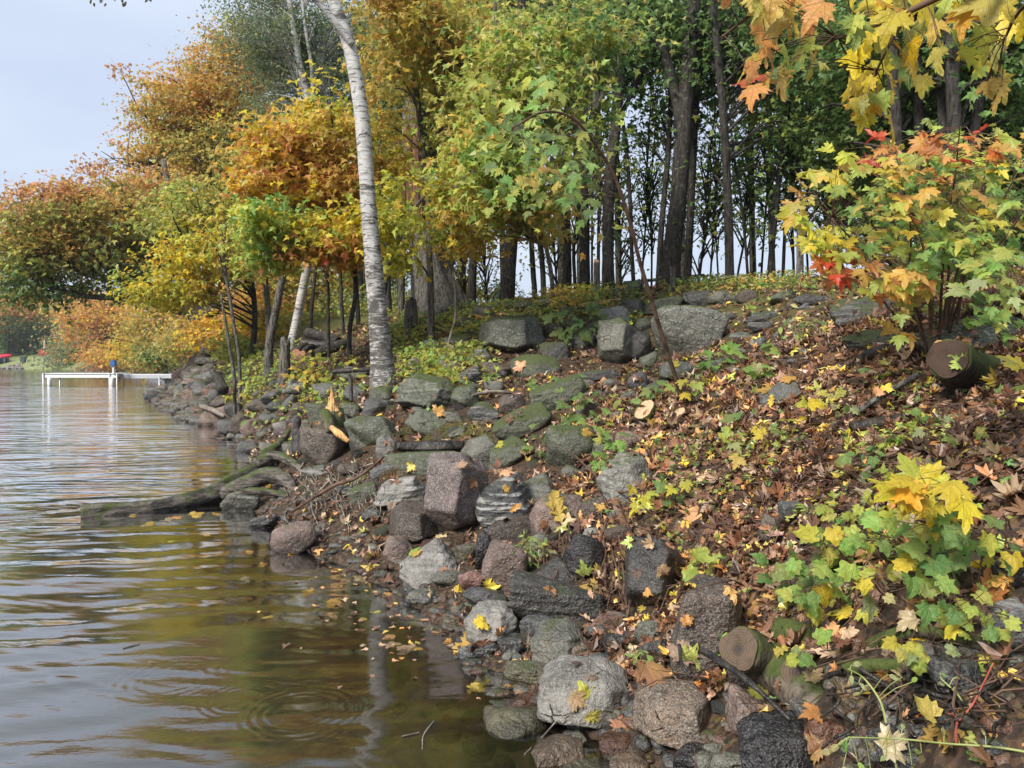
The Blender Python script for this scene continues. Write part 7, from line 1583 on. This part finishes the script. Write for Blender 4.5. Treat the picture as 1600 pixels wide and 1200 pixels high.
OL = [(1180, 12, 70, 'gold'), (1120, 8, 60, 'orange'), (1205, 45, 80, 'gold'), (1245, 30, 90, 'gold'), (1265, 60, 90, 'orange'), (1195, 85, 80, 'orange'), (1180, 130, 74, 'orange'), (1225, 100, 70, 'lime'), (1258, 95, 76, 'gold'), (1175, 150, 70, 'red'), (1228, 60, 80, 'gold'), (1285, 92, 44, 'lime'), (1240, 130, 60, 'green'), (1275, 120, 60, 'olive'),
      (1350, 10, 80, 'yellow'), (1375, 40, 90, 'gold'), (1395, 60, 100, 'yellow'), (1360, 80, 90, 'lime'), (1345, 110, 90, 'yellow'), (1380, 100, 90, 'yellow'), (1410, 30, 80, 'gold'), (1425, 80, 80, 'olive'), (1340, 60, 70, 'lime'), (1350, 150, 80, 'yellow'), (1330, 150, 56, 'gold'), (1370, 180, 74, 'lime'), (1375, 130, 80, 'lime'), (1405, 120, 70, 'green'), (1430, 110, 70, 'gold'), (1450, 20, 70, 'yellow'), (1460, 60, 80, 'gold'),
      (1490, 30, 90, 'lime'), (1510, 50, 80, 'gold'), (1500, 110, 60, 'yellow'), (1530, 80, 90, 'yellow'), (1545, 30, 110, 'gold'), (1575, 20, 100, 'gold'), (1590, 50, 80, 'yellow'), (1560, 95, 60, 'olive'), (1562, 140, 62, 'gold'), (1470, 100, 70, 'lime'), (1520, 10, 90, 'olive'), (1420, -10, 90, 'gold'), (1480, -20, 90, 'yellow'), (1250, -10, 90, 'orange'), (1310, -20, 80, 'lime'), (1215, 0, 80, 'gold'), (1160, -20, 80, 'orange'), (1545, 120, 60, 'lime'), (1390, 150, 60, 'gold'), (1130, -10, 60, 'orange'), (1440, 140, 50, 'gold'), (1365, 25, 70, 'lime'), (1392, 205, 60, 'lime'), (1340, 190, 50, 'yellow'), (1382, 170, 70, 'yellow'), (1178, 160, 60, 'orange'), (1190, 120, 74, 'gold'), (1355, 200, 44, 'olive'), (1215, 140, 60, 'gold'), (1565, 160, 56, 'gold'), (1330, 120, 70, 'yellow')]
OL += [(lx + random.uniform(-26, 26), ly + random.uniform(-30, 10), s * .8, c) for lx, ly, s, c in OL if random.random() < .7]
for lx, ly, s, c in OL:
    Yl = random.uniform(1.95, 2.4); p = at(lx, ly - s * .45, Yl); s0 = BSa[np.linalg.norm(BSa - p, axis=1).argmin()]
    pb.add(*tube(np.array([s0, (s0 + p) / 2 + (0, 0, .015), p]), [.0018, .0014, .0012], 4, cap=False))
    leaf_obj(p, (random.gauss(-.15, .25), random.gauss(0, .3), -1), (random.gauss(0, 1.1), random.gauss(-.5, .4), .35), pxsize(s * random.uniform(.68, 1.0), Yl), P1({c: 1} if lx < 1290 else {c: 3, 'vivid': 1.2}), 'maple', om)
build('leaf_stalk', pb, M['twig'], om); 

# ------------------------------------------------------------------ dock, far lawn things, rail on the crest
def px_box(b, x0, y0, x1, y1, Y, d):
    a, c = at(x0, y0, Y), at(x1, y1, Y); b.add(*box((a + c) / 2 + (0, d / 2, 0), (abs(c[0] - a[0]), d, abs(a[2] - c[2]))))
dk = empty('boat_dock', (at(65, 600, 45)[0], 45, 0)); tag(dk, 'low white boat dock on posts reaching from the rocks over the lake', 'dock')
z0, z1 = .62, .78; xl, xm, xr = at(66, 590, 45)[0], at(184, 590, 45)[0], at(300, 590, 45)[0] - .6
b = Buf(); b.add(*box(((xl + xm) / 2, 45.0, .56), (xm - xl, .06, .17))); b.add(*box(((xl + xm) / 2, 46.5, .58), (xm - xl, .06, .17))); b.add(*box((xl + .03, 45.75, .56), (.06, 1.44, .26))); build('frame', b, M['dockwhite'], dk)
b = Buf(); b.add(*box(((xm + xr) / 2 + .02, 45.6, .52), (xr - xm, .06, .2))); b.add(*box(((xm + xr) / 2 + .02, 46.7, .52), (xr - xm, .06, .2))); build('frame', b, M['dockgrey'], dk)
n = 22
for i in range(n):
    w = (xm - xl) / n; b = Buf(); b.add(*box((xl + w * (i + .5), 45.75, .71), (w - .02, 1.56, .03))); build('deck_board', b, M['dockwhite'], dk)
for i in range(n):
    w = (xr - xm) / n; b = Buf(); b.add(*box((xm + w * (i + .5) + .02, 46.15, .64), (w - .02, 1.16, .03))); build('deck_board', b, M['dockwhite'], dk)
for x, y, z in [(xl + .1, 44.93, .75), (xl + .1, 46.58, .6), (xm - .45, 44.93, .75), (xm - .02, 44.93, .75), (xm - .45, 46.58, .6), (xm + 2.2, 45.5, .5)]:
    b = Buf(); b.add(*tube(np.array([(x, y, -1.6), (x, y, z)]), .045, 8)); build('post', b, M['dockgrey'], dk, smooth=True)
for x in (xl + .52, xm - .25):
    b = Buf(); zz = np.array([-.12, .0, .05, .35, .5, .55]); b.add(*tube(np.column_stack([np.full(6, x), np.full(6, 44.85), zz]), [.04, .10, .12, .12, .09, .03], 14)); build('float_barrel' if x < xm - 2 else 'float_barrel', b, M['dockwhite'], dk, smooth=True)
b = Buf(); x = at(179, 580, 45)[0]; b.add(*tube(np.array([(x, 44.9, .7), (x, 44.9, 1.15)]), .07, 8)); pp_ = build('mooring_post', b, M['dockwhite'], dk); b = Buf(); b.add(*box((x, 44.9, 1.3), (.26, .26, .3))); b.add(*box((x, 44.9, 1.48), (.14, .14, .06))); build('cap', b, M['bluecap'], pp_)
def far_z(x, y): return gz(x, y)
for px, wh, rz in [(65, 'standing apart nearest the thin trunk', .3), (73, 'in the middle under the closed parasol', 0), (81, 'just past the closed parasol', -.2), (85.5, 'turned sideways at the end of the row', -1.2)]:
    Yc = 124; x = at(px, 566, Yc)[0]; z = far_z(x, Yc); ch = empty('garden_chair', (x, Yc, z)); tag(ch, 'red garden chair on the far lawn ' + wh, 'chair', 'red chairs on the opposite lawn')
    def rb(c, s, tilt=0): 
        g, T = box(c, s, 0, tilt); cz, sz = math.cos(rz), math.sin(rz); g = np.stack([g[:, 0] * cz - g[:, 1] * sz, g[:, 0] * sz + g[:, 1] * cz, g[:, 2]], 1); return g + (x, Yc, z), T
    for nm, parts in (('seat', [((0, 0, .38), (.6, .6, .05), -.15)]), ('backrest', [((-.22 + .11 * k, .32, .72), (.09, .03, .75 + .06 * (2 - abs(k - 2))), -.3) for k in range(5)]), ('armrest', [((-.36, 0, .58), (.12, .7, .03), 0)]), ('armrest', [((.36, 0, .58), (.12, .7, .03), 0)]), ('leg', [((-.32, -.28, .28), (.06, .09, .58), 0)]), ('leg', [((.32, -.28, .28), (.06, .09, .58), 0)]), ('leg', [((-.3, .25, .2), (.05, .5, .09), .5)]), ('leg', [((.3, .25, .2), (.05, .5, .09), .5)])):
        b = Buf(); [b.add(*rb(*q)) for q in parts]; build(nm, b, M['redplastic'], ch)
x = at(70, 560, 126)[0]; z = far_z(x, 126); pr = empty('parasol', (x, 126, z)); tag(pr, 'closed cream parasol standing behind the red garden chairs', 'parasol')
b = Buf(); b.add(*tube(np.array([(x, 126, z), (x, 126, z + 2.6)]), .03, 6)); build('pole', b, M['dockgrey'], pr); b = Buf(); b.add(*tube(np.column_stack([np.full(7, x), np.full(7, 126.), z + np.array([.95, 1.0, 1.5, 1.6, 2.0, 2.3, 2.55])]), [.1, .24, .17, .12, .15, .1, .02], 10, rough=.06)); build('canopy', b, M['canvas'], pr, smooth=True)
x = at(37, 566, 122)[0]; z = far_z(x, 122); bn = empty('storage_bin', (x, 122, z)); tag(bn, 'dark green bin by the water on the far lawn', 'bin'); b = Buf(); b.add(*box((x, 122, z + .4), (.75, .7, .8))); build('body', b, M['binmat'], bn); b = Buf(); b.add(*box((x, 122, z + .84), (.83, .78, .07), 0, .06)); build('lid', b, M['binmat'], bn)
x = at(3, 562, 124)[0]; z = far_z(x, 124) + .1; bo = empty('motor_boat', (x, 124, z)); tag(bo, 'dark blue boat under a raised red canopy at the far bank', 'boat')
def hull(cx, cy, cz, L, W, H):
    t = np.linspace(-1, 1, 14); V = []
    for q in t:
        w = W / 2 * (1 - max(0, q) ** 2.4) + .01
        for a, f in ((-1, 1), (-.7, .35), (0, 0), (.7, .35), (1, 1)): V.append((cx + q * L / 2, cy + a * w, cz + H * f + .12 * max(0, q)))
    T = []
    for i in range(13):
        for j in range(4): a = i * 5 + j; T += [(a, a + 5, a + 6), (a, a + 6, a + 1)]
        T += [(i * 5, i * 5 + 4, i * 5 + 9), (i * 5, i * 5 + 9, i * 5 + 5)]
    return np.array(V), np.array(T)
b = Buf(); b.add(*hull(x - .6, 124, z, 3.6, 1.7, .7)); build('hull', b, M['navy'], bo)
cvx = hull(x - .5, 124, 0, 4.2, 2.3, -.55)[0]; cvT = hull(x - .5, 124, 0, 4.2, 2.3, -.55)[1]; cvx[:, 2] += z + 1.35; b = Buf(); b.add(cvx, cvT); build('canopy', b, M['redcanvas'], bo, smooth=True)
for dx in (-1.6, .9):
    for dy in (-.8, .8): b = Buf(); b.add(*tube(np.array([(x + dx, 124 + dy, z - .3), (x + dx, 124 + dy, z + .85)]), .03, 5)); build('post', b, M['dockgrey'], bo)
for px, lb in [(42, 'pale marker stake nearest the bin'), (51, 'pale marker stake farther from the bin')]:
    x = at(px, 568, 121)[0]; z = far_z(x, 121); o = empty('stake', (x, 121, z)); tag(o, lb + ' on the far lawn', 'stake'); b = Buf(); b.add(*tube(np.array([(x, 121, z - .1), (x, 121, z + .7)]), .05, 6)); build('post', b, M['canvas'], o)
rp_ = Buf()
for _ in range(240):
    px = random.uniform(-60, 34); Yr = random.uniform(117, 121.5); x = at(px, 570, Yr)[0]; s = random.uniform(.12, .34); V, T = ico(1); rp_.add(V * (s * 1.3, s, s * .8) * R.uniform(.8, 1.2, (len(V), 1)) + (x, Yr, max(gz(x, Yr), 0) + .05), T)
o = build('riprap', rp_, M['rock'], smooth=False, color=ROCKC['pale']); tag(o, kind='stuff')
for k_ in ('moss', 'speck', 'band', 'lichen', 'rust', 'wet'): o[k_] = .1
rl = empty('bench_rail', at(975, 446, 17)); tag(rl, 'dark rail of a bench showing beyond the crest trunks', 'bench')
b = Buf(); A, B = at(974, 442, 17), at(1100, 430, 17); b.add(*tube(np.array([A, B]), .035, 4)); build('rail', b, M['railmat'], rl)
b = Buf(); b.add(*tube(np.array([A + (.2, .5, -.28), B + (0, .5, -.24)]), .04, 4)); build('seat', b, M['railmat'], rl)
for t in (0, .5, 1): 
    p = A * (1 - t) + B * t; b = Buf(); b.add(*tube(np.array([p, [p[0], p[1], gz(p[0], p[1]) - .1]]), .035, 4)); build('post', b, M['railmat'], rl)

# thin autumn air round the whole place
me = bpy.data.meshes.new('haze'); V, T = box((-100, 260, 12), (760, 700, 50)); me = mesh_np('haze', V, T)
m = bpy.data.materials.new('haze'); m.use_nodes = True; nt = m.node_tree; nt.nodes.clear(); ho = nt.nodes.new('ShaderNodeOutputMaterial'); pv = nt.nodes.new('ShaderNodeVolumePrincipled')
pv.inputs['Color'].default_value = (.86, .90, .97, 1); pv.inputs['Density'].default_value = .00045; pv.inputs['Anisotropy'].default_value = .2; nt.links.new(pv.outputs[0], ho.inputs['Volume'])
tag(link('haze', me, m), kind='stuff')
